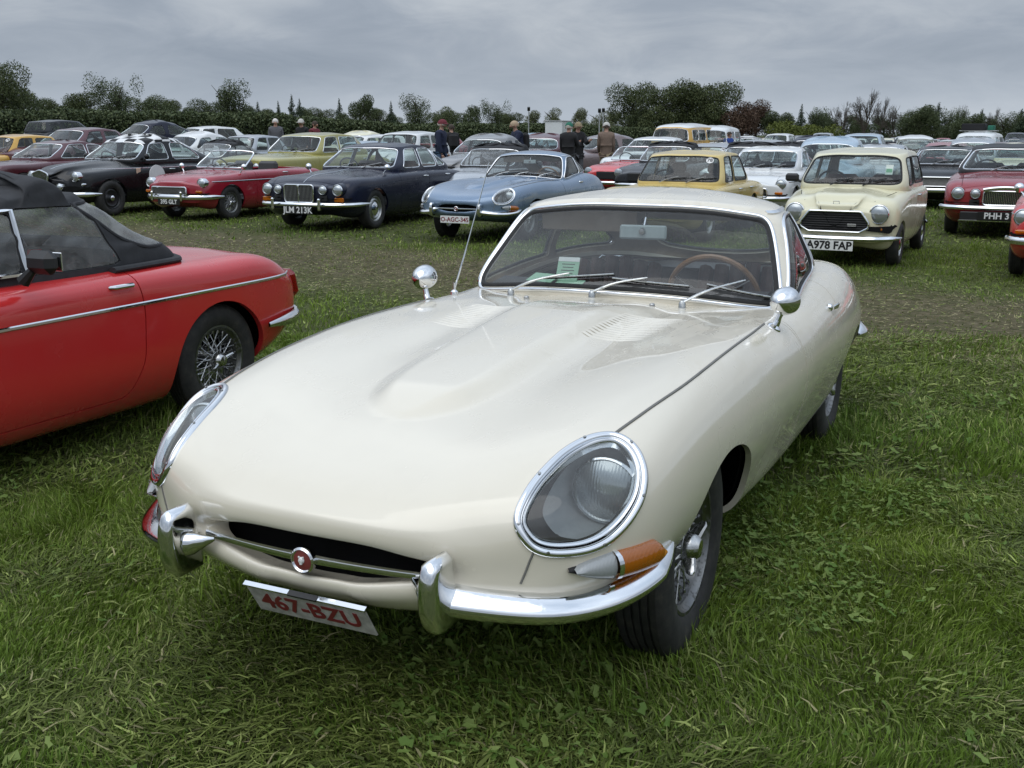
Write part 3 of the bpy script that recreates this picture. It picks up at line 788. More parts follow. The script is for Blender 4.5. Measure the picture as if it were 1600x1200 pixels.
ET_BELT = [(0, 2.040, .868), (.36, 2.092, .854), (.672, 2.245, .820), (.694, 2.55, .852), (.658, 3.0, .884), (.56, 3.42, .885), (.40, 3.80, .85), (.20, 4.02, .80), (0, 4.08, .785)]
ET_ROOF = [(0, 2.475, 1.200), (.30, 2.487, 1.194), (.537, 2.525, 1.166), (.575, 2.68, 1.170), (.528, 2.95, 1.160), (.43, 3.20, 1.130), (.29, 3.36, 1.105), (.14, 3.43, 1.095), (0, 3.45, 1.092)]
ET_RIDGE = [(0, 2.60, 1.238), (.18, 2.61, 1.236), (.30, 2.64, 1.232), (.32, 2.72, 1.237), (.29, 2.85, 1.240), (.24, 2.98, 1.232), (.16, 3.08, 1.218), (.08, 3.12, 1.208), (0, 3.13, 1.206)]
def etype_cabin():
    B, U, C = np.array(ET_BELT), np.array(ET_ROOF), np.array(ET_RIDGE)
    bel = B + [0, 0, -.06]
    mid = (B + U) / 2; out = mid.copy(); out[:, 0] *= 1.035; out[:3, 1] -= .018; out[-3:, 1] += .03; out[-4:, 2] += .02
    r4 = U * .52 + C * .48; r4[:, 2] = U[:, 2] + (C[:, 2] - U[:, 2]) * .68
    c0 = C.mean(0); cen = C * .08 + np.array([0, 2.85, 0]) * .92; cen[:, 0] = C[:, 0] * .05; cen[:, 2] = 1.257
    rows = np.stack([bel, B, out, U, r4, C, cen])
    tp = np.array([-.15, 0, .5, 1.0, 1.38, 1.62, 2.1])
    k = rows.shape[1]; mir = rows[:, k - 2:0:-1].copy(); mir[:, :, 0] *= -1
    full = np.concatenate([rows, mir], 1)
    te = np.concatenate([np.linspace(-.15, 1.0, 64), np.linspace(1.0, 2.1, 44)[1:]])
    rr = cspline(tp, full, te)
    cl = np.concatenate([rr, rr[:, :1]], 1).transpose(1, 0, 2)
    up = np.arange(cl.shape[0]).astype(float)
    ue = np.linspace(0, up[-1], 320, endpoint=False)
    P = cspline(up, cl, ue, periodic=True).transpose(1, 0, 2)
    s = Surf.grid(P, te, ue, cv=True)
    if s.N[-400:, 2].mean() < 0: s = Surf.grid(P, te, ue, cv=True, flip=True)
    s.half = up[-1] / 2; return s
# headlamp outline, seen along HEAD_N
HEAD_3D = [(.528, .099, .635), (.522, .108, .657), (.522, .131, .682), (.525, .187, .713), (.533, .249, .735), (.545, .321, .755), (.567, .388, .769), (.593, .431, .776), (.623, .457, .776), (.659, .461, .764), (.689, .452, .743), (.712, .435, .711), (.725, .414, .679), (.728, .384, .640), (.722, .348, .609), (.709, .305, .581), (.687, .255, .559), (.659, .210, .551), (.626, .174, .551), (.593, .140, .560), (.563, .114, .578), (.541, .102, .608)]
HEAD_N = Vector((.42, -.68, .60)).normalized()
HEAD_E1 = HEAD_N.cross(Vector((0, 0, 1))).normalized(); HEAD_E2 = HEAD_E1.cross(HEAD_N)
HEAD_POLY = np.array([(Vector(p).dot(HEAD_E1), Vector(p).dot(HEAD_E2)) for p in HEAD_3D])
HEAD_POLY = np.array([tuple(p)[:2] for p in catmull([(a, b, 0) for a, b in HEAD_POLY], 4, True)])
def head_sd(V, sd):
    W = V * np.array([sd, 1, 1]); d = poly_sd(W @ np.array(HEAD_E1), W @ np.array(HEAD_E2), HEAD_POLY)
    return np.where((W[:, 0] > .3) & (W[:, 1] < .75) & (W[:, 2] > .45), d, .3)
def band(s, g, a, b, off, depth=.006):
    """strip of a surface where a < g < b, raised by off, edges folded"""
    gv = g(s); _, k = s.split(gv - a); k, _ = k.split(g(k) - b)
    return k.offset(off).lip(depth)

def bead(s, g, level, hw, hgt, n=160, prof=7, base=-.004):
    """rounded strip along the line g = level on a surface: hw half width, hgt height"""
    a, b = s.split(g(s) - level, 3); out = []
    for L, closed in a.loops():
        if len(L) < 12 or not (a.fl[L] == 3).all(): continue
        m = n if closed else max(8, n // 2)
        P = resample(smooth_loop(a.V[L], closed, 4), m, closed); Nn = resample(a.N[L], m, closed)
        P = smooth_loop(P, closed, 2); Nn = smooth_loop(Nn, closed, 4); Nn /= np.linalg.norm(Nn, axis=1, keepdims=True)
        T = (np.roll(P, -1, 0) - np.roll(P, 1, 0)) if closed else np.gradient(P, axis=0)
        B = np.cross(T, Nn); B /= np.linalg.norm(B, axis=1, keepdims=True)
        q = np.linspace(0, math.pi, prof)
        G = np.stack([P + B * (hw * math.cos(t)) + Nn * (base + (hgt - base) * math.sin(t) ** .8) for t in q], 1)
        out.append((G, closed))
    mb = MB()
    for G, closed in out: mb.grid(G, cu=closed)
    return mb
def etype_make():
    """all meshes of the coupe: list of (name, mesh, material key, children)"""
    body = etype_body(); full = body; cab = etype_cabin(); bv = body.bvh(); cv = cab.bvh(); parts = []
    def put(name, me, key=None, kids=()): parts.append((name, me, key, list(kids)))
    ax = lambda V: np.abs(V[:, 0])
    def arch(V, grow=0.0):
        r = np.full(len(V), .3)
        for cy, cz, ry, rz in ((1.02, .25, .375, .350), (3.36, .28, .365, .31)):
            k = np.sqrt(((V[:, 1] - cy) / (ry + grow)) ** 2 + np.maximum(V[:, 2] - cz, 0) ** 2 / (rz + grow) ** 2) - 1
            r = np.minimum(r, np.where(ax(V) > .42, k * .35, .3))
        return r
    belt = np.array([(x * .955, 2.9 + (y - 2.9) * .975) for x, y, z in ET_BELT]); belt = np.concatenate([belt, [(-a, b) for a, b in belt[-2:0:-1]]])
    def hole(V): return np.where(V[:, 2] > .7, poly_sd(V[:, 0], V[:, 1], belt), .3)
    # dark inner shell so that seams and openings are backed
    ins = etype_body(120, 110); ins = ins.offset(-.035)
    for f in (lambda V: arch(V, .0), hole, lambda V: V[:, 1] - .2, lambda V: head_sd(V, 1) - .09, lambda V: head_sd(V, -1) - .09): _, ins = ins.split(f(ins.V))
    put('inner_shell', ins.mesh('inner_shell', DARK))
    _, body = body.split(arch(body.V)); _, body = body.split(hole(body.V))
    # headlamps
    for sd in (1, -1):
        lamp, body = body.split(head_sd(body.V, sd), 2)
        kids = []
        kids.append(('bezel', bead(full, lambda s: head_sd(s.V, sd), -.003, .0112, .010, 120, 9).mesh('bezel', CHROME, angle=70), None))
        kids.append(('inner_bezel', bead(full, lambda s: head_sd(s.V, sd), -.019, .006, .003, 120, 7, -.02).mesh('inner_bezel', CHROME, angle=70), None))
        cover = full.split(head_sd(full.V, sd) + .026)[0].offset(-.003)
        kids.append(('cover', cover.mesh('cover', COVERGLASS), None))
        # bucket behind the glass
        bk = full.split(head_sd(full.V, sd) + .012)[0]; dd = np.clip(-head_sd(bk.V, sd), 0, .2)
        dep = np.sqrt(np.clip(dd / .05, 0, 1)); bk.V = bk.V + np.array([-.02 * sd, .26, -.035]) * dep[:, None] + np.array([0, .02, -.012])
        gq = MB(); gq.v = [tuple(p) for p in bk.V]; gq.f = [tuple(t) for t in bk.T]; gq.m = [0] * len(gq.f)
        kids.append(('bucket', gq.mesh('bucket', BUCKET), None))
        c = Vector((.628 * sd, .405, .640)); q = Matrix.Rotation(R(4) * sd, 3, 'Z')
        mb = MB(); mb.lathe([(.05, .07), (.0, .087), (-.010, .087), (-.014, .083), (-.008, .080)], 40, 'y', c, M=q)
        kids.append(('lamp_ring', mb.mesh('lamp_ring', CHROME), None))
        mb = MB(); mb.lathe([(-.008, .081), (-.024, .058), (-.032, .03), (-.034, .0005)], 40, 'y', c, M=q)
        kids.append(('lamp_glass', mb.mesh('lamp_glass', LAMPGLASS), None))
        for a in HEAD_SCREWS:
            P2 = HEAD_CEN + (HEAD_POLY[int(a * len(HEAD_POLY))] - HEAD_CEN) * .962
            p0 = HEAD_E1 * P2[0] + HEAD_E2 * P2[1]; h = bv.ray_cast(p0 + HEAD_N * 1.5, -HEAD_N)
            if h[0]:
                mb = MB(); p = h[0] + h[1] * .011; mb.lathe([(0, .0045), (.0015, .004), (.002, .0005)], 8, 'z', (p.x * sd, p.y, p.z), M=Vector((h[1].x * sd, h[1].y, h[1].z)).to_track_quat('Z', 'Y').to_matrix())
                kids.append(('screw', mb.mesh('screw', STEEL), None))
        put('headlight', None, None, kids)
    # doors
    door = rpoly([(2.06, .26), (2.04, .52), (2.03, .80), (2.06, .98), (2.83, .98), (2.85, .60), (2.79, .26)], [.06, .3, .2, .01, .01, .3, .08])
    for sd in (1, -1):
        def sdg(V): return np.where(V[:, 0] * sd > .5, poly_sd(V[:, 1], V[:, 2], door), .3)
        dr, body = body.split(sdg(body.V)); dr = dr.split(sdg(dr.V) + .0045)[0]
        kids = []
        hp = bv.ray_cast(Vector((1.5 * sd, 2.70, .772)), Vector((-sd, 0, 0)))[0]
        mb = MB(); mb.lathe([(0, .018), (.012, .016), (.018, .010), (.020, .0005)], 16, 'x', hp - Vector((.004 * sd, 0, 0)), M=Matrix.Diagonal((sd, 1, 1)))
        mb.tube([hp + Vector((sd * .016, -.005, 0)), hp + Vector((sd * .026, .04, .002)), hp + Vector((sd * .024, .085, .001)), hp + Vector((sd * .018, .10, 0))], [.008, .010, .009, .004], 8, flat=(1.2, .7))
        put('door', dr.lip(.02).mesh('door', TRIMBLACK), 'paint', [('handle', mb.mesh('handle', CHROME), None)])
    # bonnet, with the seams of the wings
    def sb(V): return V[:, 1] - (1.925 + .085 * (V[:, 0] / .75) ** 2)
    bon, tail = body.split(sb(body.V) + .002); _, tail = tail.split(sb(tail.V) - .002)
    kids = []
    for sd in (1, -1):
        P = []
        for x, y in catmull2([(.625, .475), (.648, .62), (.680, .90), (.694, 1.25), (.696, 1.60), (.690, 1.86)], 6):
            h = bv.ray_cast(Vector((x * sd, y, 2)), Vector((0, 0, -1)))
            P.append(h[0] + h[1] * .0005)
        mb = MB(); mb.tube(P, .0045, 6)
        kids.append(('seam_bead', mb.mesh('seam_bead', SEAM), None))
        P = []
        for x, z in ((.560, .572), (.550, .545), (.540, .515), (.530, .488)):
            h = bv.ray_cast(Vector((x * sd, -1, z)), Vector((0, 1, 0)))
            P.append(h[0] + h[1] * .0005)
        mb = MB(); mb.tube(P, .003, 6); kids.append(('seam_bead', mb.mesh('seam_bead', SEAM), None))
        # louvres
        for k in range(14):
            x0, x1 = .195 + .0 * k, .420
            y = 1.345 + k * .0275; xs = np.linspace(x0 - .014 + .002 * k, x1 + .002 * k, 7); P = []
            A = []; B = []; C = []
            for i, xx in enumerate(xs):
                h = bv.ray_cast(Vector((xx * sd, y, 2)), Vector((0, 0, -1)))[0]; e = math.sin(math.pi * i / 6) ** .4
                A.append(h + Vector((0, -.004, -.001))); B.append(h + Vector((0, .012, .0028 * e))); C.append(h + Vector((0, .0135, -.001)))
            mb = MB(); mb.grid(np.array([[tuple(p) for p in A], [tuple(p) for p in B], [tuple(p) for p in C]]))
            kids.append(('louvre', mb.mesh('louvre', TRIMBLACK), 'paint'))
    put('bonnet', bon.lip(.02).mesh('bonnet', TRIMBLACK), 'paint', kids)
    put('body', tail.lip(.02).mesh('body', TRIMBLACK), 'paint')
    # cabin: windows by the parameters of its surface (u round the car, t up the glass)
    H2 = cab.half
    def fold(u): return np.minimum(u, 2 * H2 - u)
    SU, ST = .34, .40
    def wpoly(poly, r=.05): return rpoly([(a * SU, b * ST) for a, b in poly], r)
    W_S = wpoly([(-1.97, .045), (1.97, .045), (1.96, .955), (-1.96, .955)], [.06, .06, .05, .05])
    W_D = wpoly([(2.13, .06), (3.93, .05), (3.93, .95), (2.75, .955), (2.42, .88)], [.02, .02, .02, .08, .1])
    W_Q = wpoly([(4.06, .055), (5.45, .10), (5.05, .58), (4.06, .945)], [.02, .12, .2, .03])
    W_R = wpoly([(-1.75, .18), (1.75, .18), (2.1, .95), (-2.1, .95)], .1)
    def g_s(s): u = s.UV[:, 0] * 0 + np.where(s.UV[:, 1] > H2, s.UV[:, 1] - 2 * H2, s.UV[:, 1]); return poly_sd(u * SU, s.UV[:, 0] * ST, W_S)
    def g_r(s): return poly_sd((s.UV[:, 1] - H2) * SU, s.UV[:, 0] * ST, W_R)
    def g_side(poly, sd):
        return lambda s: np.where((s.V[:, 0] * sd > 0), poly_sd(fold(s.UV[:, 1]) * SU, s.UV[:, 0] * ST, poly), .5)
    # a copy of the surface with the seam at u = 0 moved to the back keeps the strips whole: work on quads away from the seam
    cab0 = cab
    shell = cab
    shell = shell.split(g_s(shell))[1]
    for sd in (1, -1):
        shell = shell.split(g_side(W_D, sd)(shell))[1]; shell = shell.split(g_side(W_Q, sd)(shell))[1]
    shell = shell.split(g_r(shell))[1]
    put('roof', shell.lip(.02).mesh('roof', TRIMBLACK), 'paint')
    lin = shell.offset(-.022); lin.T = lin.T[:, ::-1]; lin.N = -lin.N
    put('headlining', lin.mesh('headlining', INT_TAN))
    k = [('rubber', bead(cab, g_s, -.010, .012, .005, 200, 5, -.01).mesh('rubber', RUBBER, angle=70), None), ('chrome_frame', bead(cab, g_s, .012, .011, .009, 200, 7, -.01).mesh('chrome_frame', CHROME, angle=70), None)]
    gl = cab.split(g_s(cab) + .012)[0].offset(-.004)
    put('windscreen', gl.mesh('windscreen', WSGLASS), None, k)
    for sd in (1, -1):
        for nm, poly in (('side_window', W_D), ('quarter_window', W_Q)):
            g = g_side(poly, sd)
            k = [('chrome_frame', bead(cab, g, .004, .010, .008, 140, 7, -.008).mesh('chrome_frame', CHROME, angle=70), None), ('seal', bead(cab, g, -.011, .006, .003, 140, 5, -.01).mesh('seal', RUBBER, angle=70), None)]
            put(nm, cab.split(g(cab) + .010)[0].offset(-.005).mesh(nm, GLASS), None, k)
    put('rear_window', cab.split(g_r(cab) + .008)[0].offset(-.004).mesh('rear_window', GLASS), None, [('seal', bead(cab, g_r, -.004, .012, .005, 140, 5, -.01).mesh('seal', RUBBER, angle=70), None)])
    # gutter strip over the side glass
    for sd in (1, -1):
        def gt(s): return np.where(s.V[:, 0] * sd > 0, np.abs(s.UV[:, 0] - 1.06) * .4 - .011, .5) + np.where((fold(s.UV[:, 1]) > 2.05) & (fold(s.UV[:, 1]) < 5.6), 0, .5)
        put('roof_gutter', cab.split(gt(cab))[0].offset(.006).lip(.012).mesh('roof_gutter', CHROME))
    # nose: grille bar, badge, radiator duct
    mb = MB(); mb.box((0, .15, .49), (.72, .02, .26)); put('radiator_duct', mb.mesh('radiator_duct', DARK))
    mb = MB(); P = []
    for i in range(21):
        x = -.335 + .0335 * i; P.append((x, .012 + .030 * (x / .335) ** 2, .494))
    mb.tube(P, [.0075 + .003 * (1 - abs(i - 10) / 10) for i in range(21)], 8, flat=(1.2, .9))
    kids = []
    m2 = MB(); m2.lathe([(.012, .026), (.0, .034), (-.012, .034), (-.016, .029), (-.012, .025)], 32, 'y', (0, .006, .494)); kids.append(('badge_ring', m2.mesh('badge_ring', CHROME), None))
    m2 = MB(); m2.lathe([(-.012, .0255), (-.0145, .015), (-.015, .0005)], 24, 'y', (0, .006, .494)); kids.append(('badge_face', m2.mesh('badge_face', BADGE), None))
    m2 = MB()
    m2.lathe([(-.0145, .009), (-.020, .006), (-.0215, .0005)], 10, 'y', (0, .006, .496)); m2.box((0, -.0115, .489), (.008, .006, .008), bevel=.002); m2.box((-.006, -.0105, .504), (.004, .004, .005), bevel=.001); m2.box((.006, -.0105, .504), (.004, .004, .005), bevel=.001)
    kids.append(('badge_emblem', m2.mesh('badge_emblem', WHITE), None))
    put('grille_bar', mb.mesh('grille_bar', CHROME), None, kids)
    # bumpers
    def contour(z, a0, a1, n, sd, cy=.75):
        out = []
        for i in range(n):
            a = a0 + (a1 - a0) * i / (n - 1); d = Vector((math.sin(a) * sd, -math.cos(a), 0)); o = Vector((0, cy, z))
            h = bv.ray_cast(o + d * 2, -d); out.append((h[0], Vector((h[1].x, h[1].y, 0)).normalized()))
        return out
    for sd in (1, -1):
        n = 30; Z = .452; L = contour(Z, R(28), R(75), n, sd); G = []
        sec = [(-.020, .034), (.006, .037), (.020, .032), (.044, .010), (.050, .000), (.050, -.010), (.040, -.028), (.020, -.036), (-.020, -.034)]
        for i, (p, nn) in enumerate(L):
            f = i / (n - 1); tz = Z - .026 * math.sin(math.pi * min(1, f * 1.02)) + .020 * f ** 4; sc = min(1.0, (1 - f) / .22 + .06) ** .8; hs = 1.0 - .25 * f
            G.append([tuple(Vector((p.x, p.y, tz)) + nn * (.012 + a * sc) + Vector((0, 0, b * sc * hs))) for a, b in sec])
        mb = MB(); mb.grid(np.array(G), cv=True); m = len(G[0]); mb.f.append(tuple(range(m))); mb.m.append(0); mb.f.append(tuple((n - 1) * m + i for i in range(m))); mb.m.append(0)
        # bracket to the mouth
        q0 = L[0][0]
        br = MB(); br.tube([(.375 * sd, -.010, .474), (.345 * sd, -.006, .480), (.318 * sd, .008, .486), (.295 * sd, .022, .490)], [.036, .030, .017, .006], 10, flat=(1, .8))
        ov = MB(); secs = []
        for i in range(17):
            t = i / 16; z = .388 + .186 * t; w = .027 * (1 - .25 * abs(t - .5) ** 1.5 * 2) * min(1, math.sqrt(max(1e-4, 1 - (2 * t - 1) ** 12)) + .25)
            fy = -.085 + .040 * (abs(t - .55) * 1.9) ** 3; by = .015 + .03 * (1 - t)
            rg = []
            for j in range(20):
                q = 2 * math.pi * j / 20; c, s_ = math.cos(q), math.sin(q); k_ = .5
                xx = w * math.copysign(abs(c) ** k_, c); yy = (fy + by) / 2 + (by - fy) / 2 * math.copysign(abs(s_) ** k_, s_)
                rg.append((.380 * sd + xx, yy + .012, z))
            secs.append(rg)
        ov.grid(np.array(secs), cv=True); ov.f.append(tuple(range(20))); ov.m.append(0); ov.f.append(tuple(16 * 20 + i for i in range(20))); ov.m.append(0)
        put('front_bumper', mb.mesh('front_bumper', CHROME, angle=60), None, [('overrider', ov.mesh('overrider', CHROME, angle=60), None), ('bracket', br.mesh('bracket', CHROME, angle=60), None)])
        # turn lamp above the bumper
        Li = contour(.50, R(47), R(69), 26, sd); a_, b_ = [], []
        def ribbon(i0, i1, hh, proud, z0=.0, tip=False):
            G = []
            for i in range(i0, i1):
                p, nn = Li[i]; f = (i - i0) / max(1, i1 - 1 - i0); e = max(.012, f) ** .45 if tip else 1.0
                if i1 == 24 and f > .8: e *= math.sqrt(max(.1, 1 - ((f - .8) / .2) ** 2))
                zc = .517 - .026 * (i / 25) + z0; row = []
                for j in range(9):
                    q = -math.pi / 2 + math.pi * j / 8
                    row.append(tuple(Vector((p.x, p.y, zc)) + nn * (-.02 + (.02 + proud) * math.cos(q) ** .6 if abs(math.cos(q)) > 1e-6 else -.02) * 1.0 + Vector((0, 0, hh * e * math.sin(q)))))
                G.append(row)
            m_ = MB(); m_.grid(np.array(G)); return m_
        put('indicator', ribbon(0, 24, .043, .012, 0, True).mesh('indicator', RUBBER), None,
            [('clear_lens', ribbon(1, 10, .038, .026, 0, True).mesh('clear_lens', CLEARLENS), None), ('amber_lens', ribbon(10, 24, .038, .034).mesh('amber_lens', AMBER), None),
             ('divider', ribbon(9, 11, .039, .036).mesh('divider', CHROME), None)])
        # rear bumper
        Lr = contour(.50, R(105), R(162), 22, sd, 3.4); G = []
        for i, (p, nn) in enumerate(Lr):
            f = i / 21; sc = min(1.0, f / .15 + .15)
            G.append([tuple(Vector((p.x, p.y, .50)) + nn * (.008 + a * sc) + Vector((0, 0, b * sc))) for a, b in sec])
        mb = MB(); mb.grid(np.array(G), cv=True); put('rear_bumper', mb.mesh('rear_bumper', CHROME, angle=60))
        mb = MB(); Lt = contour(.565, R(140), R(158), 10, sd, 3.4); mb.grid(np.array([[tuple(Vector((p.x, p.y, .575 + dz)) + nn * o) for o, dz in ((-.01, .035), (.015, .03), (.022, 0), (.015, -.03), (-.01, -.035))] for p, nn in Lt])); put('tail_lamp', mb.mesh('tail_lamp', REDLENS))
    # cabin furniture (left-hand drive)
    mb = MB(); mb.box((0, 2.95, .36), (1.24, 1.7, .03)); mb.box((0, 2.22, .60), (1.2, .03, .46)); put('cabin_floor', mb.mesh('cabin_floor', INT_BLACK))
    mb = MB(); G = []
    for i in range(13):
        x = -.60 + .1 * i; b = .10 * (x / .6) ** 2
        G.append([(x, 2.13 + b, .868 - .012 * (x / .6) ** 2), (x, 2.30 + b * .7, .872), (x, 2.40 + b * .3, .862), (x, 2.43 + b * .3, .835), (x, 2.41 + b * .2, .68)])
    mb.grid(np.array(G)); put('dashboard', mb.mesh('dashboard', INT_BLACK))
    for sx in (-.32, .32):
        mb = MB(); mb.box((sx, 2.86, .50), (.46, .46, .14), bevel=.05); kids = []
        for j in range(6):
            m2 = MB(); xx = sx - .19 + .076 * j
            m2.tube(catmull([(xx, 3.03, .52), (xx, 3.07, .66), (xx, 3.11, .82), (xx, 3.13, .90 - .02 * abs(j - 2.5))], 4), .040, 8, flat=(.9, 1)); kids.append(('pleat', m2.mesh('pleat', INT_RED), None))
        put('seat', mb.mesh('seat', INT_RED), None, kids)
    mb = MB(); mb.box((0, 3.25, .74), (1.16, .04, .20), bevel=.01); mb.box((0, 3.62, .78), (.98, .72, .03)); put('luggage_shelf', mb.mesh('luggage_shelf', INT_BLACK))
    mb = MB(); mb.tube([(-.46, 3.2, .865), (-.44, 3.2, .885), (.44, 3.2, .885), (.46, 3.2, .865)], .007, 8); put('luggage_rail', mb.mesh('luggage_rail', CHROME))
    cw = Vector((.335, 2.50, .815)); M = Matrix.Rotation(R(-68), 3, 'X')
    mb = MB(); mb.tube([cw + M @ Vector((.195 * math.cos(a), .195 * math.sin(a), 0)) for a in np.linspace(0, 2 * math.pi, 40, endpoint=False)], .0125, 8, closed=True)
    k = []
    for a in (90, 210, 330):
        m2 = MB(); d = M @ Vector((math.cos(R(a)), math.sin(R(a)), 0)); m2.tube([cw + d * .03 + M @ Vector((0, 0, -.03)), cw + d * .188], .012, 6, flat=(.25, 1)); k.append(('spoke', m2.mesh('spoke', STEEL), None))
    m2 = MB(); m2.lathe([(-.05, .03), (0, .038), (.012, .03), (.015, .0005)], 20, 'z', cw + M @ Vector((0, 0, -.03)), M=M); m2.tube([cw, cw + Vector((0, -.3, -.12))], .02, 8); k.append(('boss', m2.mesh('boss', TRIMBLACK), None))
    put('steering_wheel', mb.mesh('steering_wheel', WOOD), None, k)
    mb = MB(); mb.box((.03, 2.435, 1.085), (.205, .016, .062), (R(-8), 0, R(6)), bevel=.012); m2 = MB(); m2.tube([(.03, 2.43, 1.09), (.03, 2.46, 1.14), (.03, 2.49, 1.185)], .006, 6)
    m3 = MB(); m3.lathe([(-.022, .0005), (-.02, .012), (-.008, .015)], 12, 'y', (.03, 2.432, 1.09))
    put('interior_mirror', mb.mesh('interior_mirror', MIRRORBACK), None, [('stem', m2.mesh('stem', CHROME), None), ('mount', m3.mesh('mount', STEEL), None)])
    mb = MB(); mb.box((-.27, 2.56, 1.125), (.46, .012, .115), (R(12), 0, 0), bevel=.005); put('sun_visor', mb.mesh('sun_visor', INT_TAN))
    # wipers: arm from the scuttle, blade lying low on the glass
    def on_glass(x, z, off=.012):
        h = cv.ray_cast(Vector((x, 0, z)), Vector((0, 1, 0))); n = h[1] if h[1].y < 0 else -h[1]; return h[0] + n * off
    for bx, x1, z1, xa, za, xb, zb in ((-.405, -.16, .925, -.285, .905, .03, .937), (-.035, .17, .925, .03, .923, .335, .905), (.335, .53, .922, .40, .912, .655, .862)):
        h = bv.ray_cast(Vector((bx, 2.005 + .05 * abs(bx), 2)), Vector((0, 0, -1)))[0]; e = on_glass(x1, z1, .022)
        mb = MB(); mb.lathe([(-.01, .016), (.018, .014), (.028, .008), (.03, .0005)], 14, 'z', h)
        s0 = h + Vector((0, 0, .022)); md = s0.lerp(e, .45) + Vector((0, -.012, .012))
        mb.tube(catmull([s0, md, e], 6), [.0085] * 6 + [.0065] * 6 + [.004], 8, flat=(.7, 1.1))
        bl = MB(); P = [on_glass(xa + (xb - xa) * i / 10, za + (zb - za) * i / 10, .007) for i in range(11)]
        bl.tube(P, .0055, 6, flat=(.7, 1)); b2 = MB(); b2.tube([p + Vector((0, -.008, .005)) for p in P], .0035, 6)
        put('wiper', mb.mesh('wiper', WIPER), None, [('blade', bl.mesh('blade', RUBBER), None), ('blade_holder', b2.mesh('blade_holder', WIPER), None)])
    for x, y in ((.235, 1.955), (-.31, 1.975)):
        h = bv.ray_cast(Vector((x, y, 2)), Vector((0, 0, -1)))[0]; mb = MB(); mb.lathe([(-.004, .012), (.005, .011), (.010, .006), (.011, .0005)], 12, 'z', h); put('washer_jet', mb.mesh('washer_jet', STEEL))
    return parts, bv, cv
def catmull2(pts, per): return [(p.x, p.y) for p in catmull([(a, b, 0) for a, b in pts], per)]
HEAD_CEN = HEAD_POLY.mean(0)
HEAD_SCREWS = (.02, .17, .29, .44, .60, .74, .88)
COVERGLASS = glass('headlamp_cover', (.86, .89, .89), .13)
WSGLASS = glass('windscreen_glass', (.88, .90, .90), .055)
BUCKET = plain('bucket_grey', (.34, .36, .37), .55, var=.1)
WOOD = plain('varnished_wood', (.20, .10, .035), .3, var=.3, scale=25, coat=.5)
WIPER = chrome('wiper_steel', (.55, .56, .55), .25)
SEAM = plain('seam_bead_grey', (.16, .155, .14), .5)
BADGE = plain('badge_red', (.20, .04, .035), .4)
MIRRORBACK = plain('mirror_back', (.30, .36, .36), .35)
def lamp_glass_mat():
    m, nt, bs = nodes_of('lamp_glass')
    tc = nt.nodes.new('ShaderNodeTexCoord'); w = nt.nodes.new('ShaderNodeTexWave'); w.inputs['Scale'].default_value = 40; w.bands_direction = 'X'
    w.inputs['Distortion'].default_value = 1.2; nt.links.new(tc.outputs['Object'], w.inputs['Vector'])
    bs.inputs['Base Color'].default_value = (.44, .47, .48, 1); bs.inputs['Metallic'].default_value = .7; bs.inputs['Roughness'].default_value = .14
    bs.inputs['Coat Weight'].default_value = 1; nbump(nt, w.outputs['Fac'], .12, .004, bs); return m
LAMPGLASS = lamp_glass_mat()

ETYPE = etype_make()
def etype(name, loc, yaw, pmat, label, group=None):
    root = empty(name, loc, yaw); tag(root, label, 'car', group)
    def mk(nm, me, key, par):
        o = bpy.data.objects.new(nm, me); link(o, par)
        if key == 'paint': o.material_slots[0].link = 'OBJECT'; o.material_slots[0].material = pmat
        return o
    for nm, me, key, kids in ETYPE[0]:
        o = mk(nm, me, key, root) if me is not None else empty(nm, parent=root)
        for k in kids: mk(k[0], k[1], k[2], o)
    for sd in (1, -1):
        wheel(root, (.648 * sd, .925, .312), sd, 'wire', spin=.4)
        wheel(root, (.655 * sd, 3.36, .318), sd, 'wire', spin=1.1)
    return root
def number_plate(parent, c, w, h, text, bg, fg, rot=(0, 0, 0), size=None, offset=.004, frame=None, xs=1.0):
    e = MB().box((0, 0, 0), (w, .006, h), bevel=.002).build('number_plate', bg, parent); e.location = c; e.rotation_euler = rot
    lettering(text, size or h * .95, fg, e, (0, -.0038, -.002), offset=offset, xscale=xs)
    if frame:
        mb = MB(); mb.box((0, 0, h / 2 + .002), (w + .006, .013, .006)); mb.build('plate_frame', frame, e)
    return e

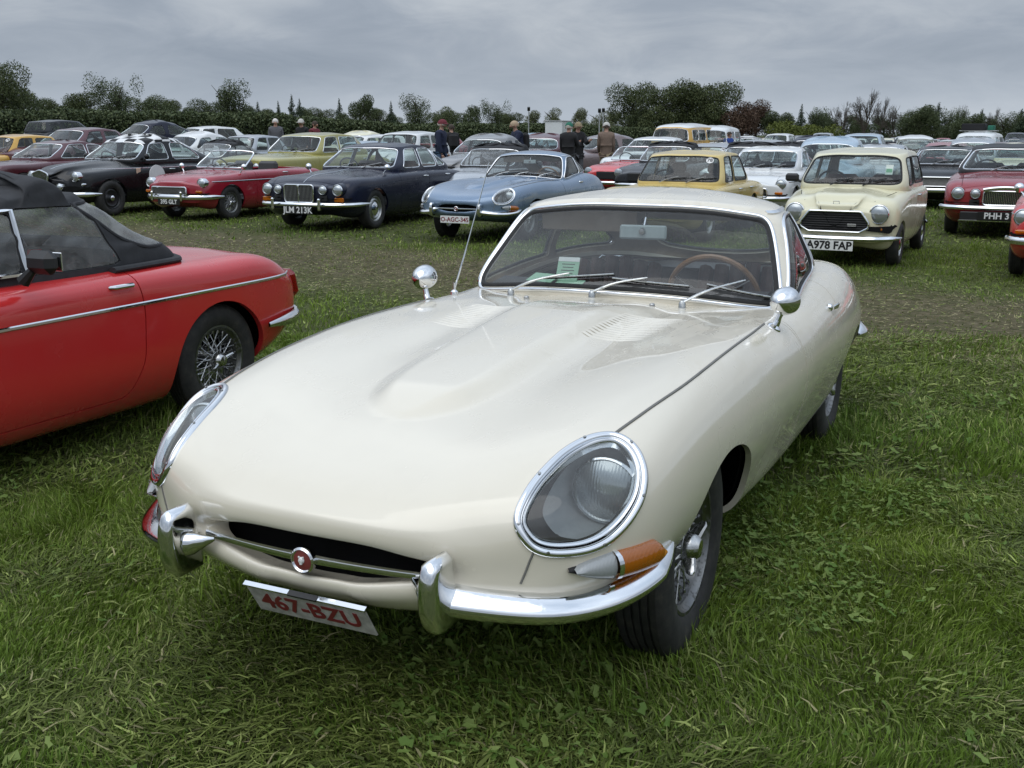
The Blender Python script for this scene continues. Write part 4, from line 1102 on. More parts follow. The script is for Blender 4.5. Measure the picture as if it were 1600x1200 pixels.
# ------------------------------------------------------------------ the cream coupe in front
CREAM = paint('cream_paint', (.75, .69, .565), grime=.16, wet=True, coat=.9)
hero = etype('sports_coupe', (-.507, 2.417, 0), R(-25.39), CREAM, 'cream long-nosed sports coupe with wing mirrors in the foreground')
pl = number_plate(hero, (0, .020, .356), .355, .105, '467-BZU', plain('worn_plate', (.42, .40, .385), .5, var=.3, scale=30), PLATERED, (R(31), 0, 0), size=.080, offset=.0018, frame=CHROME, xs=1.0)
MB().box((0, -.002, .0570), (.085, .015, .006)).build('plate_clip', TRIMBLACK, pl)
bvh_e = ETYPE[1]
for sd in (1, -1):
    h = bvh_e.ray_cast(Vector((.722 * sd, 1.885, 2)), Vector((0, 0, -1)))
    b = h[0]; t = b + Vector((.028 * sd, .012, .078))
    mb = MB(); mb.lathe([(-.006, .028), (.004, .026), (.012, .014), (.03, .010)], 18, 'z', b, M=h[1].to_track_quat('Z', 'Y').to_matrix())
    mb.tube([b + h[1] * .008, b.lerp(t, .5), t], [.014, .011, .014], 10)
    st = mb.build('wing_mirror', CHROME, hero)
    hd = MB(); hd.lathe([(-.062, .0005), (-.058, .016), (-.045, .033), (-.022, .046), (.0, .051), (.02, .052), (.028, .0515), (.030, .048)], 32, 'y', t + Vector((0, 0, .018)), M=Matrix.Rotation(R(-12 * sd), 3, 'Z'))
    hd.build('mirror_head', CHROME, st)
    gm = MB(); gm.lathe([(.029, .049), (.0285, .0005)], 24, 'y', t + Vector((0, 0, .018)), M=Matrix.Rotation(R(-12 * sd), 3, 'Z')); gm.build('mirror_glass', CHROME, st)
h = bvh_e.ray_cast(Vector((-.655, 1.99, 2)), Vector((0, 0, -1)))[0]
mb = MB(); mb.lathe([(-.01, .018), (.012, .016), (.02, .007), (.05, .006)], 14, 'z', h)
an = mb.build('aerial', CHROME, hero)
tip = h + Vector((.10, .14, .55))
MB().tube([h + Vector((0, 0, .02)), h.lerp(tip, .4), tip], [.0042, .0036, .0022], 6).build('aerial_rod', CHROME, an)
TICKET = plain('pale_green_paper', (.27, .46, .32), .7, var=.06, scale=60); TICKETW = plain('white_paper', (.6, .63, .6), .7, var=.05)
for px, py, pz, rx, rz, w, hh, nm in ((-.235, 2.235, .935, -30, 6, .095, .11, 0), (-.335, 2.20, .897, -72, -12, .13, .08, 1), (-.21, 2.20, .884, -80, 4, .12, .06, 1)):
    p = MB().box((0, 0, 0), (w, .002, hh)).build('parking_ticket', TICKET); p.location = hero.matrix_basis @ Vector((px, py, pz)); p.rotation_euler = (R(rx), 0, hero.rotation_euler[2] + R(rz))
    if nm == 0:
        tag(p, 'pale green paper ticket standing upright behind the cream coupe windscreen', 'ticket'); MB().box((0, -.0018, hh * .40), (w * .99, .0012, hh * .18)).build('ticket_header', TICKETW, p)
        for j in range(4): MB().box((0, -.0014, hh * (.2 - .13 * j)), (w * (.6 - .1 * (j % 2)), .0008, .0035)).build('printed_line', LETTERBLACK, p)
    else: tag(p, 'pale green paper lying on the dashboard at the windscreen corner' if px < -.3 else 'pale green paper lying flat under the upright ticket', 'ticket')
hero_extra = None

# ------------------------------------------------------------------ builder for the other cars
# car frame: nose at y = 0, tail at y = length, x across, z up
def car_body(S, nt=150, nu=120):
    st = np.array(S['st'], float)      # y, half width, top z, shoulder z, bottom z, shoulder radius
    tuck = S.get('tuck', .86); bf, br = S.get('bow', (.10, .08)); Ln = st[-1, 0]; rows = []; lean = S.get('lean', 0.0)
    def section(q):
        y, w, zt, zs, zl, r = q; zm = zl + (zs - zl) * .5
        c = [(0, zt), (.42 * w, zt - .10 * max(zt - zs, 0) - (.0 if zt > zs else .0)), (w - r * 2.3, zs + .32 * (zt - zs) if zt > zs else zs - .004), (w - r * 1.15, zs), (w - r * .28, zs - r * .45), (w, zs - r * 1.7),
             (w * 1.0, zm), (w * .975, zl + (zs - zl) * .2), (w * tuck, zl), (w * tuck * .5, zl - .01), (0, zl - .012)]
        return np.array([(x, 0, z) for x, z in c])
    def place(sec, y, sc=1.0, zc=None, end=0):
        P = sec.copy(); w = np.abs(P[:, 0]).max()
        if zc is not None: P[:, 0] *= sc; P[:, 2] = zc + (P[:, 2] - zc) * sc
        P[:, 1] = y
        if end < 0: P[:, 1] += bf * (P[:, 0] / w) ** 2
        if end > 0: P[:, 1] -= br * (P[:, 0] / w) ** 2
        return P
    s0, s1 = section(st[0]), section(st[-1]); z0 = (st[0, 3] + st[0, 4]) / 2; z1 = (st[-1, 3] + st[-1, 4]) / 2
    f = S.get('capf', .07); g = S.get('capr', .07); lf, lr = S.get('lean_f', 0), S.get('lean_r', 0)
    for sc, yo in ((.02, 0), (.45, .0), (.78, .03), (.93, .22)):
        P = place(s0, f * yo, sc, z0, -1); rows.append(P)
    for k in range(len(st)):
        y = st[k, 0] + (f if k == 0 else 0) - (g if k == len(st) - 1 else 0)
        fade = max(0, 1 - y / .55); fr = max(0, 1 - (Ln - y) / .5); P = section(st[k]); w = st[k, 1]; P[:, 1] = y
        P[:, 1] += bf * fade * (P[:, 0] / w) ** 2 - br * fr * (P[:, 0] / w) ** 2
        rows.append(P)
    for sc, yo in ((.93, .22), (.78, .03), (.45, 0), (.02, 0)): rows.append(place(s1, Ln - g * yo, sc, z1, 1))
    rows = np.array(rows)
    if lf: rows[:, :, 1] += lf * np.clip(rows[:, :, 2] - .45, -.2, .5) * np.clip(1 - rows[:, :, 1] / .5, 0, 1)
    if lr: rows[:, :, 1] -= lr * np.clip(rows[:, :, 2] - .45, -.2, .5) * np.clip(1 - (Ln - rows[:, :, 1]) / .5, 0, 1)
    P, te, ue = net_surface(rows, nt, nu, cpow=.75)
    if 'sculpt' in S: P = S['sculpt'](P)
    s = Surf.grid(P, te, ue, cv=True)
    return s if (s.N[:, 2] * (s.V[:, 2] - .5)).sum() > 0 else Surf.grid(P, te, ue, cv=True, flip=True)
def car_cabin(C, nu=150, n1=30, n2=18):
    y0, y1 = C['yb']; a0, a1 = C['yt']; wf, wm, wr = C['wb']; vf, vm, vr = C['wt']; zf, zm, zr = C['zb']; rf, rm, rr = C['zr']; bf, br = C.get('bow', (.12, .08)); cr = C.get('crown', .05)
    k = C.get('kr', .06)
    def ring(y0, y1, wf, wm, wr, zf, zm, zr, bf, br, e=1.0):
        L = y1 - y0
        return np.array([(0, y0, zf), (wf * .55, y0 + bf * .28, zf), (wf * .93, y0 + bf * .85, zf - .004), (wf, y0 + bf + k, zf), (wf * .45 + wm * .55, y0 + L * .36, zm), (wm * .75 + wr * .25, y0 + L * .64, zm), (wr, y1 - br - k, zr), (wr * .93, y1 - br * .85, zr), (wr * .55, y1 - br * .28, zr), (0, y1, zr)])
    B = ring(y0, y1, wf, wm, wr, zf, zm, zr, bf, br); U = ring(a0, a1, vf, vm, vr, rf, rm, rr, bf * .8, br * .8)
    U[[0, 1, 8, 9], 2] += cr * .22
    low = B + [0, 0, -.07]; mid = (B + U) / 2; mid[:, 0] *= 1 + C.get('bulge', .02); mid[:3, 1] -= .012; mid[-3:, 1] += C.get('rbulge', .02)
    q = C.get('edge', .12); la, lb = a0 + q, a1 - q
    R1 = ring(a0 + q * .45, a1 - q * .5, vf * .93, vm * .93, vr * .93, rf + cr * .45, rm + cr * .45, rr + cr * .42, bf * .7, br * .7); R1[[0, 1, 8, 9], 2] += cr * .1
    C1 = ring(la + .12, lb - .12, vf * .6, vm * .6, vr * .6, rf + cr * .88, rm + cr * .92, rr + cr * .85, bf * .4, br * .4)
    ym = (a0 + a1) / 2; c0 = C1.copy(); c0[:, 0] *= .04; c0[:, 1] = ym + (c0[:, 1] - ym) * .05; c0[:, 2] = max(rf, rm) * .5 + (rm) * .5 + cr * 1.05
    rows = np.stack([low, B, mid, U, R1, C1, c0]); tp = np.array([-.2, 0, .5, 1, 1.25, 1.6, 2.2])
    kk = rows.shape[1]; mir = rows[:, kk - 2:0:-1].copy(); mir[:, :, 0] *= -1; full = np.concatenate([rows, mir], 1)
    te = np.concatenate([np.linspace(-.2, 1, n1), np.linspace(1, 2.2, n2)[1:]]); rr_ = cspline(tp, full, te)
    cl = np.concatenate([rr_, rr_[:, :1]], 1).transpose(1, 0, 2); up = chord(np.concatenate([full[1], full[1][:1]]) * .5 + np.concatenate([full[3], full[3][:1]]) * .5)
    up = up / up[kk - 1]; ue = np.linspace(0, 2, nu, endpoint=False)
    P = cspline(up, cl, ue, periodic=True).transpose(1, 0, 2)
    if 'sculpt' in C: P = C['sculpt'](P, te)
    s = Surf.grid(P, te, ue, cv=True)
    if s.N[-200:, 2].mean() < 0: s = Surf.grid(P, te, ue, cv=True, flip=True)
    s.knots = up[:kk]; return s
def lamp(parent, c, r, ringm=None, depth=.05, lensm=None, name='headlight', tilt=0.0):
    """round headlamp facing -y"""
    e = MB().lathe([(depth, r * .98), (.01, r * 1.02), (-.012, r * 1.0), (-.02, r * .93), (-.012, r * .88)], 28, 'y').build(name, ringm or CHROME, parent); e.location = c; e.rotation_euler = (tilt, 0, 0)
    MB().lathe([(-.010, r * .89), (-.028, r * .62), (-.036, r * .3), (-.038, .0005)], 28, 'y').build('lamp_glass', lensm or LAMPGLASS, e); return e
def blade(bv, z, a0, a1, n, cy, hh, proud, off=.02, both=True):
    """bumper blade following the body outline at height z; angles from straight ahead"""
    G = []; sec = [(-.012, .92), (.45, 1.0), (.85, .55), (1.0, 0), (.85, -.55), (.45, -1.0), (-.012, -.92)]
    for i in range(n):
        a = a0 + (a1 - a0) * i / (n - 1); d = Vector((math.sin(a), -math.cos(a), 0)); h = bv.ray_cast(Vector((0, cy, z)) + d * 5, -d)
        if not h[0]: continue
        nn = Vector((h[1].x, h[1].y, 0)).normalized(); e = min(1, .35 + 6 * min(i, n - 1 - i) / n)
        G.append([tuple(h[0] + nn * (off + p * proud * e) + Vector((0, 0, q * hh / 2 * e))) for p, q in sec])
    mb = MB(); G = np.array(G); G[:, :, :2] = np.stack([smooth_loop(G[:, j], False, 4) for j in range(G.shape[1])], 1)[:, :, :2]
    mb.grid(G, cv=True); return mb
def fy(bv, x, z, sgn=1):
    h = bv.ray_cast(Vector((x, -3 if sgn > 0 else 9, z)), Vector((0, sgn, 0))); return h[0].y if h[0] else 0
def tz(bv, x, y):
    h = bv.ray_cast(Vector((x, y, 4)), Vector((0, 0, -1))); return h[0].z if h[0] else .8
def bar_grille(parent, bv, poly, y, nslat, frame, back, slat, vertical=True, fr=.014, name='grille', depth=.03):
    """framed grille in the XZ plane at y: poly outline, slats clipped to it"""
    poly = np.array(poly); o = MB(); n = len(poly)
    o.add([(p[0], y + .004, p[1]) for p in poly], [tuple(range(n))[::-1]]); e = o.build(name, back, parent)
    MB().tube([(p[0], y - .012, p[1]) for p in poly], fr, 8, closed=True).build('grille_frame', frame, e)
    mb = MB(); a = 0 if vertical else 1; b = 1 - a; lo, hi = poly[:, a].min(), poly[:, a].max()
    for i in range(nslat):
        t = lo + (hi - lo) * (i + .5) / nslat; xs = []
        for j in range(n):
            p, q = poly[j], poly[(j + 1) % n]
            if (p[a] - t) * (q[a] - t) < 0: f = (t - p[a]) / (q[a] - p[a]); xs.append(p[b] + (q[b] - p[b]) * f)
        if len(xs) >= 2:
            u0, u1 = min(xs), max(xs); A = (t, y - .006, u0) if vertical else (u0, y - .006, t); Bp = (t, y - .006, u1) if vertical else (u1, y - .006, t)
            mb.tube([A, Bp], .0045, 4)
    if nslat: tag(mb.build('grille_slats', slat, e), kind='stuff')
    return e
def side_mirror(parent, p, sd, mat, kind='round'):
    mb = MB(); t = Vector(p) + Vector((.07 * sd, .02, .07))
    mb.tube([Vector(p) - Vector((0, 0, .01)), Vector(p).lerp(t, .5) + Vector((0, 0, .01)), t], [.013, .008, .009], 8); e = mb.build('wing_mirror', mat, parent)
    h = MB()
    if kind == 'round': h.lathe([(-.04, .0005), (-.035, .025), (-.02, .045), (0, .055), (.014, .055), (.015, .0005)], 20, 'y', t + Vector((0, 0, .03)))
    else: h.box(t + Vector((.02 * sd, 0, .02)), (.17, .07, .095), bevel=.03)
    h.build('mirror_head', mat, e); return e
_made = {}
def build_car(key, S):
    """meshes and transforms of one kind of car; returns a root that can be copied"""
    C = S['cab']; low = S.get('low', False)
    body = car_body(S, *( (70, 64) if low else S.get('res', (150, 130)))); bv = body.bvh(); full = body
    cab = car_cabin(C, *((72, 14, 9) if low else (150, 30, 18))); cv = cab.bvh()
    root = empty(S['name']); root['bodykind'] = key
    pm = S['paint']; wr = S['wheel_r']; Ln = S['st'][-1][0]
    ax = lambda V: np.abs(V[:, 0])
    hw = max(q[1] for q in S['st'])
    def arch(V):
        r = np.full(len(V), .3)
        for yc, ra, rz, zc in S['arch']:
            k = np.sqrt(((V[:, 1] - yc) / ra) ** 2 + np.maximum(V[:, 2] - zc, 0) ** 2 / rz ** 2) - 1
            r = np.minimum(r, np.where(ax(V) > hw * .55, k * .32, .3))
        return r
    kn = cab.knots; belt_i = np.linspace(0, 2, 40, endpoint=False)
    # plan outline of the cabin at the belt
    row = np.argmin(np.abs(np.unique(cab.UV[:, 0]))); uq = np.unique(cab.UV[:, 0])[row]; bl = cab.V[np.isclose(cab.UV[:, 0], uq)][:, :2]; cen = np.array([0, (C['yb'][0] + C['yb'][1]) / 2]); bl = cen + (bl - cen) * .955
    zmin = min(C['zb']) - .14
    def hole(V): return np.where(V[:, 2] > zmin, poly_sd(V[:, 0], V[:, 1], bl), .3)
    ins = full.offset(-.03)
    for f in (arch, hole): _, ins = ins.split(f(ins.V))
    ins.build('inner_shell', DARK, root)
    _, body = body.split(arch(body.V)); _, body = body.split(hole(body.V))
    if not low:
        for D in S.get('doors', []):
            poly = rpoly(D, .06)
            for sd in (1, -1):
                def sg(V): return np.where(V[:, 0] * sd > hw * .5, poly_sd(V[:, 1], V[:, 2], poly), .3)
                dr, body = body.split(sg(body.V)); dr = dr.split(sg(dr.V) + .007)[0]
                do = dr.lip(.02).build('door', pm, root)
                ymax = max(p[0] for p in D); zb = S.get('handle_z', .74); hx = bv.ray_cast(Vector((2 * sd, ymax - .14, zb)), Vector((-sd, 0, 0)))[0]
                if hx: MB().tube([hx + Vector((sd * .0, -.07, 0)), hx + Vector((sd * .022, -.055, 0)), hx + Vector((sd * .024, .055, 0)), hx + Vector((0, .07, 0))], [.007, .011, .011, .009], 8).build('handle', CHROME, do)
        if 'bonnet' in S:
            bp = rpoly(S['bonnet'], .06)
            def bg(V): return np.where(V[:, 2] > S.get('bonnet_z', .55), poly_sd(V[:, 0], V[:, 1], bp), .3)
            bo, body = body.split(bg(body.V)); bo = bo.split(bg(bo.V) + .006)[0]; bo.lip(.02).build('bonnet', pm, root)
    body.lip(.03).build('body', pm, root)
    # cabin
    def ufold(s): return np.where(s.UV[:, 1] > 1, s.UV[:, 1] - 2, s.UV[:, 1])
    su = 1.0 * (Ln * .55); tH = abs(C['zr'][1] - C['zb'][1]) * 1.15
    wlim = (kn[2] + kn[3]) / 2 * C.get('wsu', .985)
    WS = rpoly([(-wlim * su, .05 * tH), (wlim * su, .05 * tH), (wlim * su * .985, .93 * tH), (-wlim * su * .985, .93 * tH)], C.get('wr', .05))
    g_s = lambda s: poly_sd(ufold(s) * su, s.UV[:, 0] * tH, WS)
    rl = (1 - (kn[6] + kn[7]) / 2) * C.get('rwu', .97); WR = rpoly([(-rl * su, C.get('rw0', .10) * tH), (rl * su, C.get('rw0', .10) * tH), (rl * su, .92 * tH), (-rl * su, .92 * tH)], C.get('rwr', .06))
    g_r = lambda s: np.where(np.abs(s.UV[:, 1] - 1) < .5, poly_sd((s.UV[:, 1] - 1) * su, s.UV[:, 0] * tH, WR), .5)
    frame = S.get('frame', CHROME)
    def g_side(poly, sd): return lambda s: np.where((s.V[:, 0] * sd > .12) & (s.UV[:, 0] < 1.2), poly_sd(s.V[:, 1], s.V[:, 2], poly), .5)
    shell = cab; opn = S.get('open', False)
    if not opn:
        for g in [g_s, g_r]: shell = shell.split(g(shell))[1]
    side = [(nm, rpoly(p, r), m) for nm, p, r, m in C['windows']] if not opn else []
    for nm, p, m in side:
        for sd in (1, -1): shell = shell.split(g_side(p, sd)(shell))[1]
    gm = S.get('glass', GLASS)
    nb = 60 if low else 120
    if not opn:
        rk = S.get('roof_from')
        rm = S.get('roof_paint', pm)
        if rk is not None:
            top, pil = shell.split(rk - shell.UV[:, 0]); pil.lip(.015).build('pillars', pm, root); top.build('roof', rm, root)
        else: shell.lip(.015).build('roof', rm, root)
        lin = shell.offset(-.02); lin.T = lin.T[:, ::-1]; lin.N = -lin.N; lin.build('headlining', S.get('lining', INT_GREY), root)
        for nm, p, m in side:
            for sd in (1, -1):
                g = g_side(p, sd); k = cab.split(g(cab) + .004)[0].offset(-.005)
                if len(k.T) < 4: continue
                w = k.build(nm, m or gm, root)
                if frame and not low: bead(cab, g, .002, .010, .008, nb, 5, -.008).build('window_frame', frame, w)
        k = cab.split(g_r(cab) + .006)[0].offset(-.004)
        if len(k.T) > 4:
            w = k.build('rear_window', S.get('rear_glass', gm), root)
            if not low: bead(cab, g_r, .0, .012, .007, nb, 5, -.008).build('window_frame', S.get('rear_frame', frame) or RUBBER, w)
    k = cab.split(g_s(cab) + .008)[0].offset(-.004); w = k.build('windscreen', S.get('ws_glass', gm), root)
    bead(cab, g_s, -.002, .012 if not opn else .016, .008, nb, 5, -.010).build('screen_frame', S.get('screen_frame', frame) or RUBBER, w)
    # cabin furniture
    z0 = S.get('floor', .32); yb0, yb1 = C['yb']; wm = C['wb'][1]
    fl = MB(); fl.box((0, (yb0 + yb1) / 2, z0), (wm * 1.8, (yb1 - yb0) * .9, .03)); fl.build('cabin_floor', INT_BLACK, root)
    trim = S.get('trim', INT_BLACK); zb = C['zb'][1]; ys = S.get('seat_y', C['yt'][0] + .55)
    d = MB(); d.box((0, yb0 + .34, zb - .09), (wm * 1.72, .22, .17), bevel=.04); d.build('dashboard', S.get('dash', INT_BLACK), root)
    for sx in (-1, 1):
        mb = MB(); mb.box((sx * wm * .46, ys - .12, z0 + .2), (wm * .72, .5, .16), bevel=.05); st = mb.build('seat', trim, root)
        MB().box((sx * wm * .46, ys + .14, zb - .17 + S.get('seat_up', 0)), (wm * .70, .13, .60), (R(-12), 0, 0), bevel=.055).build('backrest', trim, st)
        if S.get('headrest') and not low: MB().box((sx * wm * .46, ys + .22, zb + .20), (wm * .40, .09, .16), (R(-10), 0, 0), bevel=.04).build('headrest', trim, st)
    if S.get('rear_seat', True):
        MB().box((0, min(ys + .95, yb1 - .35), zb - .19), (wm * 1.55, .14, .5), (R(-14), 0, 0), bevel=.05).build('rear_bench', trim, root)
    wx = S.get('drive', -1) * wm * .46; cw = Vector((wx, yb0 + .52, zb + .02)); M = Matrix.Rotation(R(-62), 3, 'X')
    mb = MB(); mb.tube([cw + M @ Vector((.19 * math.cos(a), .19 * math.sin(a), 0)) for a in np.linspace(0, 2 * math.pi, 20, endpoint=False)], .013, 6, closed=True)
    mb.tube([cw + M @ Vector((-.19, 0, 0)), cw + M @ Vector((0, -.02, -.03)), cw + M @ Vector((.19, 0, 0))], .012, 6); mb.build('steering_wheel', TRIMBLACK, root)
    # wipers
    if not low and S.get('wipers', True):
        def on(x, z, off):
            h = cv.ray_cast(Vector((x, -2, z)), Vector((0, 1, 0)))
            return h[0] + (h[1] if h[1].y < 0 else -h[1]) * off if h[0] else Vector((x, yb0, z))
        sg = S.get('wiper_dir', 1); zf = C['zb'][0]; ww = C['wb'][0]
        for bx in (-.12, .5) if sg > 0 else (.12, -.5):
            b0 = Vector((bx * ww - .25 * sg * ww, yb0 - .03 + .06 * abs(bx), zf + .0)); e = on(bx * ww + .18 * sg * ww, zf + .075, .02)
            wo = MB().tube([b0, b0.lerp(e, .4) + Vector((0, -.012, .012)), e], .007, 6).build('wiper', S.get('wiper_mat', STEEL), root)
            MB().tube([on(bx * ww + (f - .0) * sg * ww, zf + .05 + .05 * abs(f - .1), .012) for f in (-.15, 0, .15, .3, .42)], .007, 6).build('blade', RUBBER, wo)
    # wheels
    for sd in (1, -1):
        for yc in S['wheel_y']:
            x = (S['track'] / 2) * sd
            wheel(root, (x, yc, wr), sd, S.get('wheel', 'disc'), wr, S.get('wheel_w', .165), S.get('rim', wr * .60), name='wheel')
    if 'extra' in S: S['extra'](root, bv, cv, S)
    return root
def place(root, loc, yaw, label, cat='car', group=None):
    root.location = (loc[0], loc[1], 0); root.rotation_euler = (0, 0, R(yaw)); tag(root, label, cat, group); return root

# ------------------------------------------------------------------ kinds of car
P_RED = paint('signal_red_paint', (.55, .028, .028), grime=.08)
P_RED2 = paint('dark_red_paint', (.31, .014, .028), grime=.10)
P_RED3 = paint('regency_red_paint', (.26, .014, .020), grime=.08)
P_NAVY = paint('navy_paint', (.010, .012, .028), grime=.05)
P_BLACK = paint('black_paint', (.008, .008, .009), grime=.04)
P_BLUE = paint('opal_blue_paint', (.175, .25, .355), metallic=.35, rough=.3, grime=.1)
P_OLIVE = paint('willow_gold_paint', (.34, .31, .09), grime=.12)
P_YELLOW = paint('primrose_paint', (.66, .50, .17), grime=.12)
P_WHITE = paint('white_paint', (.72, .73, .72), grime=.14)
P_CREAM2 = paint('old_english_white_paint', (.70, .66, .46), grime=.12)
P_MAROON = paint('maroon_paint', (.085, .018, .024), grime=.1)
P_GREY = paint('grey_paint', (.20, .20, .20), grime=.1)
P_SILVER = paint('silver_paint', (.42, .44, .46), metallic=.5, rough=.3, grime=.1)
P_LBLUE = paint('pale_blue_paint', (.36, .46, .55), grime=.1)
P_DGREEN = paint('british_green_paint', (.012, .045, .025), grime=.1)
P_SAGE = paint('sage_green_paint', (.13, .14, .085), grime=.15)
P_DGREY = paint('dark_grey_paint', (.035, .037, .042), grime=.1)
P_MUSTARD = paint('mustard_paint', (.62, .36, .06), grime=.1)
FABRIC = plain('black_hood_fabric', (.026, .027, .030), .85, var=.25, scale=20, bump=.15)
VINYL = plain('black_vinyl_roof', (.022, .022, .024), .55, var=.2, scale=60, bump=.1)
CLEARVINYL = glass('clear_vinyl', (.60, .62, .64), .35, 1.45, .08)
PLASTIC = plain('black_plastic', (.015, .015, .016), .45)
GRILLEDARK = plain('grille_dark', (.010, .010, .011), .6)
def checker_roof():
    m, nt, bs = nodes_of('chequered_roof'); tc = nt.nodes.new('ShaderNodeTexCoord'); ch = nt.nodes.new('ShaderNodeTexChecker')
    mp = nt.nodes.new('ShaderNodeMapping'); mp.inputs['Location'].default_value = (.08, 0.1, .5); mp.inputs['Scale'].default_value = (1, 1, 0)
    nt.links.new(tc.outputs['Object'], mp.inputs[0]); nt.links.new(mp.outputs[0], ch.inputs['Vector']); ch.inputs['Scale'].default_value = 4.6
    ch.inputs['Color1'].default_value = (.74, .75, .74, 1); ch.inputs['Color2'].default_value = (.01, .01, .011, 1)
    nt.links.new(ch.outputs[0], bs.inputs['Base Color']); bs.inputs['Roughness'].default_value = .5; bs.inputs['Specular IOR Level'].default_value = .25; return m
CHECK = checker_roof()

def overriders(par, xs, y, z, h=.13, w=.045, d=.05):
    for x in xs: MB().box((x, y, z), (w, d, h), bevel=.018).build('overrider', CHROME, par)
def amber_block(root, bv, x, z, w, h, mat=None, sg=1):
    y = fy(bv, x, z, sg); MB().box((x, y - .012 * sg, z), (w, .04, h), bevel=.012).build('indicator', mat or AMBER, root)
def x_mgb(root, bv, cv, S):
    for sx in (-1, 1):
        lamp(root, (sx * .585, fy(bv, sx * .585, .665) - .035, .665), .088, depth=.09)
        amber_block(root, bv, sx * .57, .52, .14, .045)
    y = fy(bv, 0, .53) - .008
    bar_grille(root, bv, rpoly([(-.40, .465), (.40, .465), (.385, .60), (-.385, .60)], .03), y, 36, CHROME, GRILLEDARK, STEEL)
    b = blade(bv, .425, R(-74), R(74), 40, .75, .075, .035, .03).build('front_bumper', CHROME, root); overriders(b, (-.33, .33), y - .075, .445, .17, .05, .06)
    b = blade(bv, .45, R(108), R(252), 40, S['st'][-1][0] - .75, .075, .035, .03).build('rear_bumper', CHROME, root)
    for sx in (-1, 1):
        # chrome strip along the flank
        P = []
        for yy in np.linspace(.25, S['st'][-1][0] - .14, 34):
            z = S.get('strip', .66); h = bv.ray_cast(Vector((2 * sx, yy, z)), Vector((-sx, 0, 0)))
            if h[0]: P.append(h[0] + Vector((sx * .002, 0, 0)))
        MB().tube(P, .009, 6, flat=(1.1, .6)).build('chrome_strip', CHROME, root)
        x = sx * .60; h = bv.ray_cast(Vector((x, 9, .60)), Vector((0, -1, 0)))[0]
        t = MB().box((x, h.y + .0, .625), (.11, .07, .17), (R(14), 0, 0), bevel=.03).build('tail_lamp', REDLENS, root)
    if S.get('plate'): number_plate(root, (0, y - .03, .345), .50, .11, S['plate'], BLACKPLATE, LETTERWHITE, size=.105, offset=.003)
    if S.get('mirror'):
        for sx in (-1, 1): side_mirror(root, (sx * .66, 1.12, tz(bv, sx * .66, 1.12)), sx, CHROME)
MGB_ST = [(0, .655, .70, .655, .33, .10), (.22, .70, .765, .735, .27, .10), (.75, .735, .815, .80, .22, .095), (1.25, .755, .865, .835, .20, .085), (2.0, .762, .885, .850, .19, .080), (2.6, .765, .885, .850, .19, .080), (3.1, .762, .868, .840, .22, .085), (3.55, .742, .825, .805, .30, .085), (3.86, .68, .735, .715, .38, .085)]
MGB = dict(name='roadster', st=MGB_ST, bow=(.14, .07), tuck=.88, wheel_r=.302, wheel_y=(.78, 3.03), track=1.28, wheel='wire', rim=.185, wheel_w=.15,
    arch=[(.78, .355, .36, .27), (3.01, .365, .36, .27)], doors=[[(1.46, .25), (1.44, .95), (2.40, .95), (2.46, .68), (2.44, .42), (2.34, .25)]], handle_z=.80, bonnet=[(-.50, .10), (.50, .10), (.56, 1.20), (-.56, 1.20)], bonnet_z=.60,
    cab=dict(yb=(1.22, 2.98), yt=(1.66, 2.42), wb=(.60, .655, .60), wt=(.53, .55, .50), zb=(.885, .870, .878), zr=(1.205, 1.225, 1.185), crown=.06, bow=(.13, .10), rbulge=.0, windows=[]), extra=x_mgb, rear_seat=False, strip=.70, paint=P_RED, res=(170, 150))
def spec(base, **k):
    d = dict(base); c = k.pop('cab', None); d.update(k)
    if c: d['cab'] = dict(base['cab'], **c)
    return d

def x_softtop(root, bv, cv, S):
    x_mgb(root, bv, cv, S)
    # quarter light with its chrome frame, black door mirror, hood rail
    for sx in (-1, 1):
        P = []
        for yy, zz in ((1.60, .90), (1.78, 1.165), (1.91, 1.172), (1.905, .90)):
            h = cv.ray_cast(Vector((2 * sx, yy, zz)), Vector((-sx, 0, 0))); P.append(h[0] + Vector((sx * .012, 0, 0)))
        pts = []
        for i in range(4):
            for j in range(5): pts.append(P[i].lerp(P[(i + 1) % 4], j / 5))
        q = MB().tube(pts, .011, 6, closed=True).build('quarter_light_frame', CHROME, root)
        b = Vector((sx * .735, 1.80, .885)); e = MB().tube([b, b + Vector((sx * .05, .01, .05))], [.03, .018], 8).build('door_mirror', PLASTIC, root)
        MB().box(b + Vector((sx * .10, .02, .085)), (.16, .075, .10), bevel=.03).build('mirror_head', PLASTIC, e)
        MB().box(b + Vector((sx * .10, .062, .085)), (.14, .006, .08), bevel=.003).build('mirror_glass', CHROME, e)
        # folded hem of the hood along the body
        P = []
        for k in np.linspace(.60, 1.0, 14):
            yy = 2.36 + (k - .6) * 1.75; xx = sx * (.668 - .10 * ((k - .6) / .4) ** 2 if k < .9 else .60 - .40 * (k - .9) / .1)
            P.append(Vector((xx, yy, tz(bv, xx, yy) + .012)))
        MB().tube(P, .028, 8, flat=(.55, 1)).build('hood_hem', FABRIC, root)
def hood_folds(P, te):
    x, y, z = P[:, :, 0], P[:, :, 1], P[:, :, 2]; t = np.broadcast_to(te[:, None], y.shape); on = _ss(.05, .35, t)
    sag = .011 * np.cos((y - 1.78) * 2 * np.pi / .34) * _ss(.98, 1.12, t)
    wr = (noise2(y * 3.0 + x * 5, z * 7, 77, 3.0) - .5) * .016 + (noise2(y * 9, z * 4 + x, 78, 2.0) - .5) * .008
    P = P.copy(); P[:, :, 2] += sag + wr * .7 * on; P[:, :, 0] += np.sign(x) * wr * on * (np.abs(x) > .2); return P
